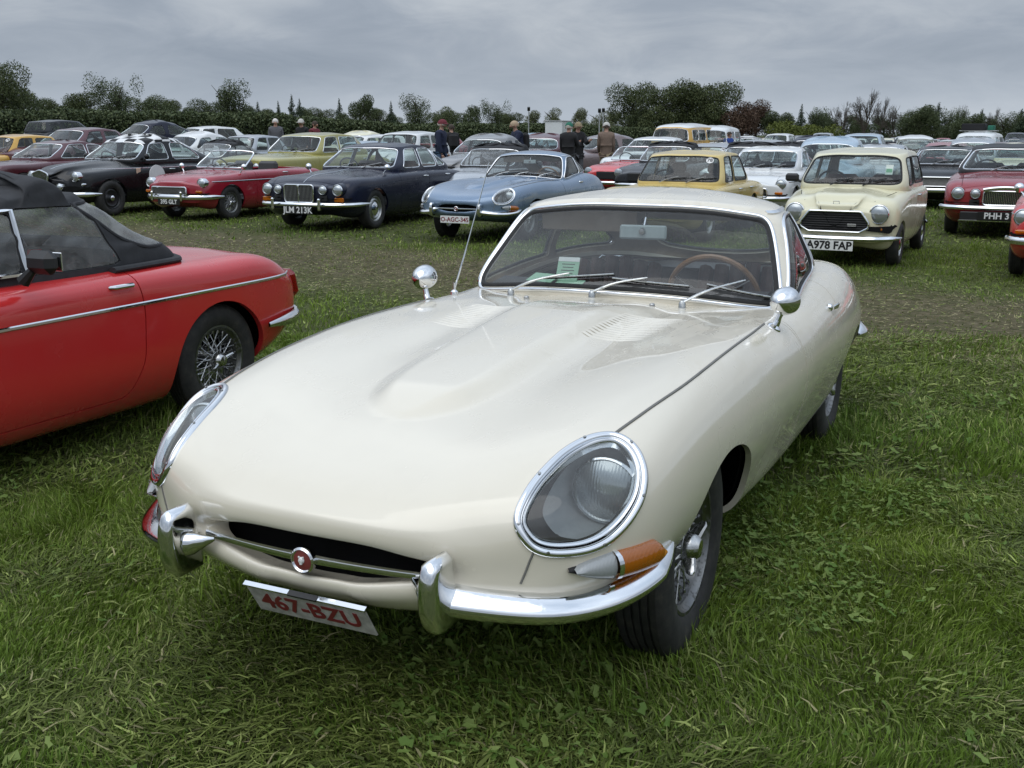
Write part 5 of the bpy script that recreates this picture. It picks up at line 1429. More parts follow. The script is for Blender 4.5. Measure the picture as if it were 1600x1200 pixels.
SOFT = spec(MGB, name='soft_top_roadster', paint=P_RED, glass=glass('hood_side_glass', (.86, .90, .90), .17), roof_paint=FABRIC, lining=FABRIC, rear_glass=CLEARVINYL, frame=None, screen_frame=CHROME, rear_frame=FABRIC, extra=x_softtop, wsu=.98,  # sky reflection on this glass is painted in as a stronger pale film
    cab=dict(zr=(1.215, 1.245, 1.20), yb=(1.30, 2.98), yt=(1.76, 2.44), wt=(.545, .565, .525), wr=.04, rw0=.20, rwu=1.22, kr=.10, edge=.10, sculpt=hood_folds, windows=[('side_window', [(1.92, .885), (2.46, .885), (2.335, 1.155), (2.27, 1.175), (1.92, 1.18)], [.02, .02, .05, .03, .01], CLEARSIDE if False else None), ('quarter_light', [(1.62, .90), (1.89, .89), (1.90, 1.165), (1.80, 1.155)], .02, None)]))
OPENR = spec(MGB, name='open_roadster', paint=P_RED2, open=True, plate='395 GLT', mirror=True, strip=.685, wipers=True)
GTW = spec(MGB, name='white_sports_coupe', paint=P_WHITE, frame=CHROME, cab=dict(yb=(1.22, 3.62), yt=(1.70, 2.75), zr=(1.20, 1.22, 1.19), wb=(.60, .655, .56), wt=(.53, .55, .46), crown=.06, rbulge=.03, windows=[('side_window', [(1.62, .90), (2.42, .90), (2.42, 1.19), (1.92, 1.18)], .03, None), ('quarter_window', [(2.47, .91), (3.05, .92), (2.78, 1.15), (2.47, 1.19)], .04, None)]))

def x_xj(root, bv, cv, S):
    big = S.get('daimler'); bz = .655
    for sx in (-1, 1):
        for x, r in ((.655, .092), (.415, .074)):
            lamp(root, (sx * x, fy(bv, sx * x, bz) - .02, bz), r, depth=.08)
            MB().lathe([(.10, r * 1.22), (.0, r * 1.16), (-.006, r * 1.05), (.01, r * 1.0)], 28, 'y', (sx * x, fy(bv, sx * x, bz) - .008, bz)).build('lamp_surround', S['paint'], root)
        amber_block(root, bv, sx * .67, .505, .17, .07) if not big else None
        MB().box((sx * .42, fy(bv, sx * .42, .53) - .006, .53), (.14, .03, .09), bevel=.01).build('air_intake', GRILLEDARK, root)
    y = min(fy(bv, 0, .70), fy(bv, .2, .5)) - .012
    if big:
        g = bar_grille(root, bv, rpoly([(-.31, .50), (.31, .50), (.30, .70), (-.30, .70)], .05), y, 26, CHROME, GRILLEDARK, CHROME, fr=.012)
        P = [(x, y - .02, .715 + .035 * (1 - (x / .31) ** 2)) for x in np.linspace(-.31, .31, 15)]
        MB().tube(P, .028, 10).build('grille_crown', CHROME, g)
    else:
        g = bar_grille(root, bv, rpoly([(-.265, .465), (.265, .465), (.27, .735), (-.27, .735)], .05), y, 22, CHROME, GRILLEDARK, STEEL, fr=.012)
        MB().tube([(0, y - .018, .46), (0, y - .022, .70)], .012, 6).build('grille_rib', CHROME, g); MB().lathe([(.01, .022), (-.012, .022), (-.018, .0005)], 16, 'y', (0, y - .022, .715)).build('grille_badge', CHROME, g)
        P = [(0, yy, tz(bv, 0, yy) + .004) for yy in np.linspace(.12, 1.5, 12)]; MB().tube(P, .006, 6).build('bonnet_strip', CHROME, root)
    zb = S.get('bumper_z', .43)
    b = blade(bv, zb, R(-74), R(74), 50, .9, .06, .04, .04).build('front_bumper', CHROME, root)
    if big:
        MB().box((0, y - .03, .335), (1.2, .04, .13), bevel=.01).build('bumper_insert', PLASTIC, root)
        MB().tube([(-.62, y - .05, .27), (.62, y - .05, .27)], .012, 6).build('insert_trim', CHROME, root)
    else: overriders(b, (-.43, .43), y - .10, .44, .19, .055, .08)
    blade(bv, .46, R(106), R(254), 40, S['st'][-1][0] - .9, .06, .04, .04).build('rear_bumper', CHROME, root)
    if S.get('plate'): number_plate(root, (S.get('plate_x', 0), y - (.065 if big else .06), S.get('plate_z', .345)), .52, .12, S['plate'], BLACKPLATE, LETTERWHITE, size=.135 if not big else .125, offset=.003)
    for sx in (-1, 1):
        if not big: side_mirror(root, (sx * .70, 1.42, tz(bv, sx * .70, 1.42) - .01), sx, CHROME)
        h = bv.ray_cast(Vector((sx * .55, 9, .62)), Vector((0, -1, 0)))[0]; MB().box((sx * .62, h.y - .02, .64), (.13, .07, .22), bevel=.03).build('tail_lamp', REDLENS, root)
XJ = dict(name='saloon_car', st=[(0, .80, .735, .70, .36, .10), (.22, .845, .81, .775, .29, .10), (.9, .875, .885, .835, .24, .10), (1.55, .885, .935, .870, .22, .10), (2.5, .89, .935, .880, .21, .095), (3.3, .885, .93, .880, .22, .095), (3.9, .87, .91, .855, .26, .10), (4.4, .835, .865, .80, .33, .10), (4.79, .76, .785, .72, .40, .09)],
    bow=(.13, .08), tuck=.88, wheel_r=.325, wheel_y=(.93, 3.69), track=1.50, wheel='disc', wheel_w=.19, rim=.20, arch=[(.93, .365, .375, .29), (3.68, .36, .345, .29)],
    doors=[[(1.72, .27), (1.70, 1.05), (2.72, 1.05), (2.74, .27)], [(2.76, .27), (2.74, 1.05), (3.62, 1.05), (3.60, .75), (3.40, .55), (3.30, .27)]], handle_z=.80, bonnet=[(-.62, .16), (.62, .16), (.66, 1.48), (-.66, 1.48)], bonnet_z=.62,
    cab=dict(yb=(1.58, 4.05), yt=(2.08, 3.42), wb=(.735, .755, .69), wt=(.575, .60, .55), zb=(.945, .915, .925), zr=(1.275, 1.295, 1.265), crown=.055, bow=(.20, .13), windows=[('side_window', [(2.00, .945), (2.68, .945), (2.70, 1.262), (2.32, 1.250)], .03, None), ('side_window', [(2.78, .945), (3.30, .945), (3.28, 1.255), (2.79, 1.262)], .03, None), ('quarter_window', [(3.35, .948), (3.66, .955), (3.36, 1.245)], .03, None)]),
    extra=x_xj, paint=P_NAVY, plate='JLM 213K', trim=INT_RED, headrest=False, res=(170, 150))
DAIMLER = spec(XJ, paint=P_RED3, daimler=True, roof_paint=VINYL, plate='PHH 3', plate_x=-.10, plate_z=.345, bumper_z=.455, trim=INT_BLACK, wsu=.985)

def x_mk2(root, bv, cv, S):
    for sx in (-1, 1):
        lamp(root, (sx * .555, fy(bv, sx * .555, .74) - .03, .74), .092, depth=.10)
        lamp(root, (sx * .36, fy(bv, sx * .36, .56) - .04, .56), .07, depth=.08, name='fog_lamp')
        lamp(root, (sx * .68, fy(bv, sx * .66, .60) - .015, .60), .03, depth=.05, name='side_lamp')
    y = fy(bv, 0, .66) - .012
    bar_grille(root, bv, rpoly([(-.13, .50), (.13, .50), (.21, .80), (0, .87), (-.21, .80)], .06), y - .02, 14, CHROME, GRILLEDARK, CHROME, fr=.014)
    blade(bv, .42, R(-70), R(70), 40, .9, .08, .04, .04).build('front_bumper', CHROME, root)
    P = [(0, yy, tz(bv, 0, yy) + .003) for yy in np.linspace(.2, 1.45, 10)]; MB().tube(P, .006, 6).build('bonnet_strip', CHROME, root)
    for sx in (-1, 1):
        h = bv.ray_cast(Vector((2 * sx, 2.02, .70)), Vector((-sx, 0, 0))); m = h[1].to_track_quat('Z', 'Y').to_matrix()
        MB().lathe([(-.004, .215), (.004, .213), (.005, .0005)], 36, 'z', h[0], M=m).build('race_roundel', LETTERWHITE, root)
        P = []
        for yy in np.linspace(.7, 4.0, 24):
            q = bv.ray_cast(Vector((2 * sx, yy, .865)), Vector((-sx, 0, 0)))
            if q[0]: P.append(q[0])
        MB().tube(P, .006, 6).build('chrome_strip', CHROME, root)
        side_mirror(root, (sx * .73, 1.80, .98), sx, P_BLACK)
        h = bv.ray_cast(Vector((2 * sx, 1.55, .80)), Vector((-sx, 0, 0)))[0]; MB().box(h, (.006, .11, .13), bevel=.002).build('rally_sticker', plain('sticker_orange', (.65, .45, .33), .5), root)
MK2 = dict(name='rounded_saloon', st=[(0, .50, .80, .70, .42, .14), (.22, .66, .875, .775, .33, .15), (.7, .78, .955, .845, .28, .14), (1.4, .83, 1.005, .895, .26, .12), (2.3, .848, .99, .925, .25, .11), (3.2, .842, .985, .925, .26, .11), (3.8, .80, .955, .88, .31, .13), (4.3, .68, .85, .765, .38, .14), (4.57, .50, .70, .62, .42, .12)],
    bow=(.16, .12), tuck=.88, wheel_r=.33, wheel_y=(.88, 3.62), track=1.42, wheel='dark', wheel_w=.19, rim=.20, arch=[(.88, .375, .40, .29), (3.62, .36, .33, .28)],
    doors=[[(1.62, .30), (1.60, 1.12), (2.56, 1.12), (2.58, .30)], [(2.60, .30), (2.58, 1.12), (3.42, 1.12), (3.40, .75), (3.25, .55), (3.18, .30)]], handle_z=.83,
    cab=dict(yb=(1.46, 4.02), yt=(1.93, 3.18), wb=(.70, .73, .62), wt=(.56, .60, .53), zb=(1.01, .985, .98), zr=(1.335, 1.37, 1.34), crown=.125, edge=.2, bow=(.20, .16), rbulge=.03, wr=.09, windows=[('side_window', [(1.84, 1.01), (2.00, 1.34), (1.83, 1.02), (2.00, 1.01)] if False else [(1.82, 1.01), (2.52, 1.01), (2.48, 1.33), (2.14, 1.315)], .05, None), ('side_window', [(2.64, 1.01), (3.46, 1.01), (3.36, 1.16), (3.08, 1.32), (2.66, 1.335)], .06, None)]),
    extra=x_mk2, paint=P_BLACK, roof_paint=CHECK, roof_from=.94, trim=INT_BLACK, seat_up=.02)

def x_mini(root, bv, cv, S):
    for sx in (-1, 1):
        lamp(root, (sx * .478, fy(bv, sx * .478, .625) - .03, .625), .112, depth=.12)
        c = (sx * .50, fy(bv, sx * .50, .455) - .006, .455); MB().lathe([(.02, .036), (-.008, .034), (-.02, .022), (-.024, .0005)], 18, 'y', c).build('indicator', AMBER, root)
        if sx > 0: continue
        e = MB().tube([(sx * .655, 1.10, .93), (sx * .72, 1.09, .96)], .016, 6).build('door_mirror', PLASTIC, root); MB().box((sx * .77, 1.09, .985), (.17, .06, .10), bevel=.025).build('mirror_head', PLASTIC, e)
    y = fy(bv, 0, .56) - .014
    g = bar_grille(root, bv, rpoly([(-.42, .42), (.29, .42), (.385, .475), (.385, .53), (.29, .655), (-.29, .655), (-.385, .53), (-.385, .475), (-.29, .42)][1:], .02), y, 9, CHROME, GRILLEDARK, PLASTIC, vertical=False, fr=.013)
    MB().box((.20, y - .018, .50), (.10, .008, .03), bevel=.003).build('grille_badge', STEEL, g)
    sh = [(-.032, .0), (-.034, -.045), (0, -.07), (.034, -.045), (.032, 0)]
    zt = .735; yb = fy(bv, 0, zt) - .008
    MB().tube([(a, yb, zt + b + .03) for a, b in sh], .005, 6, closed=True).build('bonnet_badge', CHROME, root)
    blade(bv, .345, R(-68), R(68), 36, .6, .06, .05, .045).build('front_bumper', CHROME, root); blade(bv, .36, R(110), R(250), 30, 2.4, .06, .04, .04).build('rear_bumper', CHROME, root)
    number_plate(root, (-.03, y - .075, .265), .54, .115, 'A978 FAP', WHITE, LETTERBLACK, size=.125, offset=.004)
    p = cv.ray_cast(Vector((.42, -2, 1.10)), Vector((0, 1, 0)))[0]; MB().box(p + Vector((0, .012, 0)), (.085, .003, .13), (R(-28), 0, 0)).build('window_sticker', plain('sticker_white', (.62, .68, .62), .6), root); MB().box(p + Vector((0, .006, -.01)), (.07, .003, .05), (R(-28), 0, 0)).build('sticker_print', plain('sticker_green', (.16, .38, .22), .6), root)
    for sx in (-1, 1): MB().tube([Vector((sx * (.46 if k < 2 else .47), .10 + .0, 0)) * 0 + Vector((sx * .43, fy(bv, sx * .43, .70 + .0) if False else .14, .76)) for k in range(2)] if False else [(sx * .40, .20, tz(bv, sx * .40, .20)), (sx * .50, .45, tz(bv, sx * .50, .45)), (sx * .56, .72, tz(bv, sx * .56, .72))], .004, 6).build('bonnet_seam', DARK, root)
MINI = dict(name='small_saloon', st=[(0, .575, .745, .665, .30, .15), (.16, .64, .815, .74, .25, .14), (.45, .68, .865, .81, .23, .12), (.82, .692, .90, .855, .22, .10), (1.5, .70, .885, .865, .21, .085), (2.3, .70, .885, .865, .22, .085), (2.75, .68, .86, .83, .27, .10), (3.03, .62, .77, .73, .33, .12)],
    bow=(.10, .07), tuck=.90, wheel_r=.252, wheel_y=(.55, 2.58), track=1.22, wheel='disc', wheel_w=.15, rim=.14, arch=[(.55, .30, .30, .23), (2.58, .295, .29, .23)],
    doors=[[(.92, .25), (.90, .96), (1.80, .96), (1.80, .25)]], handle_z=.78,
    cab=dict(yb=(.76, 2.95), yt=(1.12, 2.64), wb=(.615, .645, .58), wt=(.525, .55, .50), zb=(.915, .885, .885), zr=(1.265, 1.29, 1.27), crown=.055, bow=(.10, .08), wr=.08, windows=[('side_window', [(1.06, .915), (1.74, .915), (1.74, 1.245), (1.28, 1.235)], .03, None), ('quarter_window', [(1.81, .915), (2.50, .915), (2.40, 1.235), (1.81, 1.245)], .04, None)]),
    extra=x_mini, paint=P_CREAM2, frame=RUBBER, screen_frame=RUBBER, trim=INT_RED, wiper_mat=PLASTIC)

def x_box(root, bv, cv, S):
    z = S.get('lamp_z', .66)
    for sx in (-1, 1):
        for x, r in S.get('lamps', ((.60, .085), (.42, .085))): lamp(root, (sx * x, fy(bv, sx * x, z) - .015, z), r, depth=.06)
    y = fy(bv, 0, z) - .012
    if S.get('grille', True): bar_grille(root, bv, rpoly([(-.30, z - .10), (.30, z - .10), (.30, z + .08), (-.30, z + .08)], .02), y, 12, CHROME, GRILLEDARK, STEEL, vertical=False)
    blade(bv, S.get('bumper_z', .43), R(-72), R(72), 30, .75, .08, .04, .03).build('front_bumper', CHROME, root)
    if S.get('plate'): number_plate(root, (0, y - .04, S.get('plate_z', .34)), .50, .11, S['plate'], WHITE, LETTERBLACK, size=.1, offset=.003)
def x_yellow(root, bv, cv, S):
    x_box(root, bv, cv, S)
    h = cv.ray_cast(Vector((.44, -2, 1.12)), Vector((0, 1, 0))); n = h[1] if h[1].y < 0 else -h[1]; M = n.to_track_quat('Z', 'Y').to_matrix()
    k = MB().lathe([(.0, .058), (.004, .057), (.0045, .0005)], 24, 'z', h[0] + n * .003, M=M).build('race_number_disc', LETTERWHITE, root)
    lettering('78', .085, LETTERBLACK, k, h[0] + n * .0085, ((math.pi / 2 - math.acos(max(-1, min(1, -n.y)))) * 0 - math.atan2(n.z, -n.y), 0, math.atan2(n.x, -n.y)), offset=.002)
YELLOW = dict(name='boxy_saloon', st=[(0, .71, .68, .65, .33, .07), (.18, .75, .735, .705, .27, .07), (1.0, .78, .765, .735, .24, .065), (1.5, .785, .785, .75, .22, .06), (3.0, .785, .78, .75, .22, .06), (3.7, .765, .765, .735, .27, .07), (4.08, .72, .71, .68, .34, .07)],
    bow=(.08, .05), tuck=.9, wheel_r=.29, wheel_y=(.72, 3.12), track=1.36, wheel='disc', wheel_w=.16, rim=.17, arch=[(.72, .34, .33, .26), (3.12, .34, .32, .26)], doors=[[(1.42, .27), (1.40, .95), (2.30, .95), (2.32, .27)], [(2.34, .27), (2.32, .95), (3.02, .95), (2.98, .6), (2.84, .27)]], handle_z=.69,
    cab=dict(yb=(1.36, 3.36), yt=(1.70, 2.98), wb=(.665, .675, .64), wt=(.56, .575, .545), zb=(.80, .78, .785), zr=(1.185, 1.205, 1.19), crown=.055, bow=(.12, .08), windows=[('side_window', [(1.66, .805), (2.26, .805), (2.28, 1.175), (1.90, 1.17)], .02, None), ('side_window', [(2.34, .805), (2.98, .805), (2.86, 1.17), (2.35, 1.175)], .025, None)]),
    extra=x_yellow, lamp_z=.58, bumper_z=.40, paint=P_YELLOW, frame=RUBBER, screen_frame=RUBBER, trim=INT_BLACK, lining=INT_GREY, headrest=True)
ROLLS = dict(name='large_saloon', st=[(0, .80, .93, .88, .42, .07), (.22, .85, .965, .91, .34, .08), (1.0, .885, .995, .93, .29, .08), (1.7, .90, 1.02, .95, .27, .08), (2.6, .905, 1.01, .955, .26, .08), (3.6, .895, 1.0, .95, .27, .08), (4.4, .87, .96, .91, .33, .085), (5.1, .80, .86, .81, .42, .085)],
    bow=(.06, .07), tuck=.9, wheel_r=.35, wheel_y=(.90, 3.94), track=1.48, wheel='disc', wheel_w=.2, rim=.20, arch=[(.90, .40, .40, .30), (3.94, .40, .36, .30)], doors=[[(1.80, .32), (1.78, 1.12), (2.82, 1.12), (2.84, .32)], [(2.86, .32), (2.84, 1.12), (3.80, 1.12), (3.75, .75), (3.5, .32)]], handle_z=.86,
    cab=dict(yb=(1.72, 4.22), yt=(2.16, 3.74), wb=(.755, .77, .71), wt=(.63, .65, .60), zb=(1.03, 1.0, 1.0), zr=(1.40, 1.425, 1.40), crown=.06, bow=(.16, .1), windows=[('side_window', [(2.06, 1.03), (2.78, 1.03), (2.79, 1.39), (2.36, 1.38)], .03, None), ('side_window', [(2.88, 1.03), (3.66, 1.03), (3.56, 1.38), (2.89, 1.39)], .03, None)]),
    extra=x_box, paint=P_OLIVE, lamp_z=.74, lamps=((.68, .085), (.47, .085)), bumper_z=.46, trim=INT_TAN)
FAST = dict(name='fastback_coupe', st=[(0, .66, .70, .66, .34, .08), (.2, .72, .76, .73, .27, .08), (1.0, .78, .84, .80, .23, .08), (1.5, .80, .87, .83, .22, .08), (2.6, .81, .88, .84, .22, .08), (3.4, .80, .88, .84, .24, .08), (3.9, .77, .85, .82, .32, .08), (4.2, .70, .78, .74, .4, .08)],
    bow=(.12, .06), tuck=.88, wheel_r=.31, wheel_y=(.80, 3.30), track=1.40, wheel='dark', wheel_w=.18, rim=.185, arch=[(.80, .355, .35, .28), (3.30, .355, .34, .28)], doors=[[(1.52, .27), (1.50, .96), (2.55, .96), (2.56, .27)]], handle_z=.76,
    cab=dict(yb=(1.40, 3.85), yt=(1.92, 3.0), wb=(.67, .70, .62), wt=(.54, .56, .50), zb=(.89, .87, .88), zr=(1.20, 1.22, 1.18), crown=.05, bow=(.16, .1), windows=[('side_window', [(1.78, .90), (2.52, .90), (2.5, 1.19), (2.12, 1.18)], .03, None), ('quarter_window', [(2.58, .90), (3.35, .91), (3.0, 1.16), (2.58, 1.185)], .03, None)]),
    extra=x_box, paint=P_BLACK, lamp_z=.60, lamps=((.33, .085),), bumper_z=.42, roof_paint=P_BLACK)
# tall vans
BUS = dict(name='camper_van', st=[(0, .78, 1.02, .98, .40, .16), (.14, .83, 1.16, 1.10, .34, .14), (.4, .855, 1.24, 1.18, .30, .10), (1.4, .86, 1.25, 1.20, .28, .09), (3.0, .86, 1.25, 1.20, .28, .09), (4.0, .85, 1.24, 1.18, .32, .10), (4.25, .80, 1.12, 1.06, .38, .14)],
    bow=(.22, .10), tuck=.9, wheel_r=.33, wheel_y=(.72, 3.12), track=1.40, wheel='disc', wheel_w=.17, rim=.2, arch=[(.72, .38, .36, .3), (3.12, .38, .34, .3)], doors=[], handle_z=.9, floor=.5,
    cab=dict(yb=(.14, 4.18), yt=(.36, 4.02), wb=(.78, .80, .76), wt=(.68, .70, .66), zb=(1.22, 1.22, 1.22), zr=(1.70, 1.73, 1.70), crown=.18, edge=.25, bow=(.20, .12), wsu=.97, wr=.06, windows=[('side_window', [(.62, 1.27), (1.35, 1.27), (1.35, 1.66), (.70, 1.66)], .06, None), ('side_window', [(1.50, 1.27), (2.45, 1.27), (2.45, 1.66), (1.50, 1.66)], .06, None), ('side_window', [(2.6, 1.27), (3.5, 1.27), (3.5, 1.66), (2.6, 1.66)], .06, None)]),
    extra=x_box, paint=P_SAGE, roof_paint=paint('bus_cream_paint', (.66, .66, .48)), roof_from=1.08, lamp_z=.80, lamps=((.60, .10),), grille=False, bumper_z=.48, seat_y=.95)
SUV = dict(name='estate_car', st=[(0, .86, 1.06, 1.0, .42, .10), (.2, .92, 1.12, 1.06, .36, .10), (1.2, .96, 1.17, 1.10, .32, .09), (2.4, .97, 1.17, 1.12, .32, .08), (3.8, .97, 1.17, 1.12, .34, .08), (4.6, .95, 1.15, 1.10, .40, .09), (4.85, .90, 1.08, 1.02, .46, .10)],
    bow=(.12, .08), tuck=.92, wheel_r=.37, wheel_y=(.92, 3.80), track=1.62, wheel='dark', wheel_w=.23, rim=.24, arch=[(.92, .42, .42, .34), (3.80, .42, .42, .34)], doors=[], handle_z=1.0, floor=.5,
    cab=dict(yb=(1.15, 4.78), yt=(1.85, 4.55), wb=(.84, .86, .82), wt=(.68, .70, .66), zb=(1.18, 1.15, 1.16), zr=(1.66, 1.70, 1.64), crown=.07, bow=(.16, .10), rw0=.12, windows=[('side_window', [(1.75, 1.19), (2.65, 1.19), (2.65, 1.64), (2.15, 1.62)], .04, None), ('side_window', [(2.72, 1.19), (3.6, 1.19), (3.6, 1.63), (2.72, 1.65)], .04, None), ('quarter_window', [(3.68, 1.19), (4.4, 1.22), (4.3, 1.60), (3.68, 1.62)], .04, None)]),
    extra=x_box, paint=P_DGREY, lamp_z=.80, lamps=((.70, .08),), bumper_z=.52, frame=None)
BEETLE = dict(name='beetle_car', st=[(0, .45, .66, .58, .36, .14), (.2, .66, .80, .68, .30, .16), (.7, .74, .93, .80, .26, .14), (1.2, .76, 1.0, .86, .24, .12), (2.2, .77, 1.0, .88, .24, .12), (3.1, .76, .98, .84, .28, .14), (3.7, .66, .82, .70, .34, .16), (4.05, .45, .64, .56, .38, .14)],
    bow=(.18, .18), tuck=.86, wheel_r=.32, wheel_y=(.75, 3.15), track=1.32, wheel='disc', wheel_w=.15, rim=.195, arch=[(.75, .36, .38, .29), (3.15, .36, .36, .29)], doors=[], handle_z=.8,
    cab=dict(yb=(1.18, 3.55), yt=(1.50, 2.75), wb=(.64, .66, .54), wt=(.52, .55, .45), zb=(1.0, .97, .95), zr=(1.36, 1.40, 1.36), crown=.10, edge=.2, bow=(.08, .12), rbulge=.07, rw0=.4, windows=[('side_window', [(1.42, 1.02), (2.2, 1.02), (2.2, 1.36), (1.62, 1.35)], .05, None), ('quarter_window', [(2.28, 1.02), (2.95, 1.02), (2.6, 1.32), (2.28, 1.36)], .08, None)]),
    extra=x_box, paint=P_WHITE, lamp_z=.66, lamps=((.56, .08),), grille=False, bumper_z=.40)

def repaint(root, S, pm, roof=None):
    """paint on the copy's own slots: body colour, and another for the roof"""
    src = S['paint'].name; rsrc = S.get('roof_paint', S['paint']).name
    for o in root.children_recursive:
        if o.type != 'MESH' or not o.material_slots: continue
        n = o.data.materials[0].name
        if o.name.split('.')[0] == 'roof' and roof is not None: o.material_slots[0].link = 'OBJECT'; o.material_slots[0].material = roof
        elif n == src: o.material_slots[0].link = 'OBJECT'; o.material_slots[0].material = pm
        elif n == rsrc and roof is not None: o.material_slots[0].link = 'OBJECT'; o.material_slots[0].material = roof
    return root
def drop(root, x, y, yaw, label, cat='car', group=None, z=-.045):
    root.location = (x, y, z); root.rotation_euler = (0, 0, R(yaw)); return tag(root, label, cat, group)
SECOND = 'classic cars parked in the row behind the coupe'
drop(build_car('soft', SOFT), -3.52, 3.20, -25.5, 'bright red roadster with a black soft top, beside the cream coupe', z=0)
drop(build_car('open', OPENR), -6.03, 19.0, -25.5, 'dark red open roadster with its hood down, number plate 395 GLT', group=SECOND)
drop(build_car('xj', XJ), -3.35, 17.0, -23, 'navy blue four-headlamp saloon with number plate JLM 213K', group=SECOND)
drop(build_car('mk2', MK2), -8.6, 19.8, -25.5, 'black rounded saloon with a black and white chequered roof', group=SECOND)
bl = etype('sports_coupe', (-.79, 15.18, -.05), R(-25.5), P_BLUE, 'metallic pale blue long-nosed sports coupe in the second row', SECOND)
number_plate(bl, (0, -.045, .345), .46, .10, 'O-AGC-345', WHITE, PLATERED, size=.088, offset=.002)
y_car = drop(build_car('yellow', YELLOW), 1.86, 15.15, -26.5, 'pale yellow boxy saloon behind the cream coupe roof', group=SECOND)
mini = drop(build_car('mini', MINI), 3.75, 12.46, -27.5, 'cream small two-door saloon with a black hexagonal grille', group=SECOND)
drop(build_car('daimler', DAIMLER), 7.2, 15.7, -25, 'dark red four-headlamp saloon with black vinyl roof and fluted grille', group=SECOND)
drop(build_car('gtw', GTW), 4.0, 18.6, -26, 'white sports coupe between the yellow saloon and the cream small saloon', group=SECOND)

# ------------------------------------------------------------------ people
SKIN = plain('skin', (.42, .24, .17), .55, var=.06)
def cloth(name, col): return plain(name, col, .85, var=.18, scale=30, bump=.1)
def skinned(name, pts, edges, radii, mat, parent, root=0, sub=2):
    """body grown over a skeleton of joints with the Skin modifier, kept as a plain mesh"""
    me = bpy.data.meshes.new(name); me.from_pydata([tuple(p) for p in pts], edges, []); o = bpy.data.objects.new(name, me); COL.objects.link(o)
    m = o.modifiers.new('skin', 'SKIN'); me.skin_vertices.new() if not me.skin_vertices else None
    for i, v in enumerate(me.skin_vertices[0].data):
        r = radii[i]; v.radius = (r, r) if isinstance(r, (int, float)) else r; v.use_root = (i == root)
    m.use_smooth_shade = True; s = o.modifiers.new('sub', 'SUBSURF'); s.levels = sub; s.render_levels = sub
    dg = bpy.context.evaluated_depsgraph_get(); nm = bpy.data.meshes.new_from_object(o.evaluated_get(dg)); bpy.data.objects.remove(o)
    nm.polygons.foreach_set('use_smooth', [True] * len(nm.polygons)); nm.materials.clear(); nm.materials.append(mat); nm.name = name
    return link(bpy.data.objects.new(name, nm), parent)
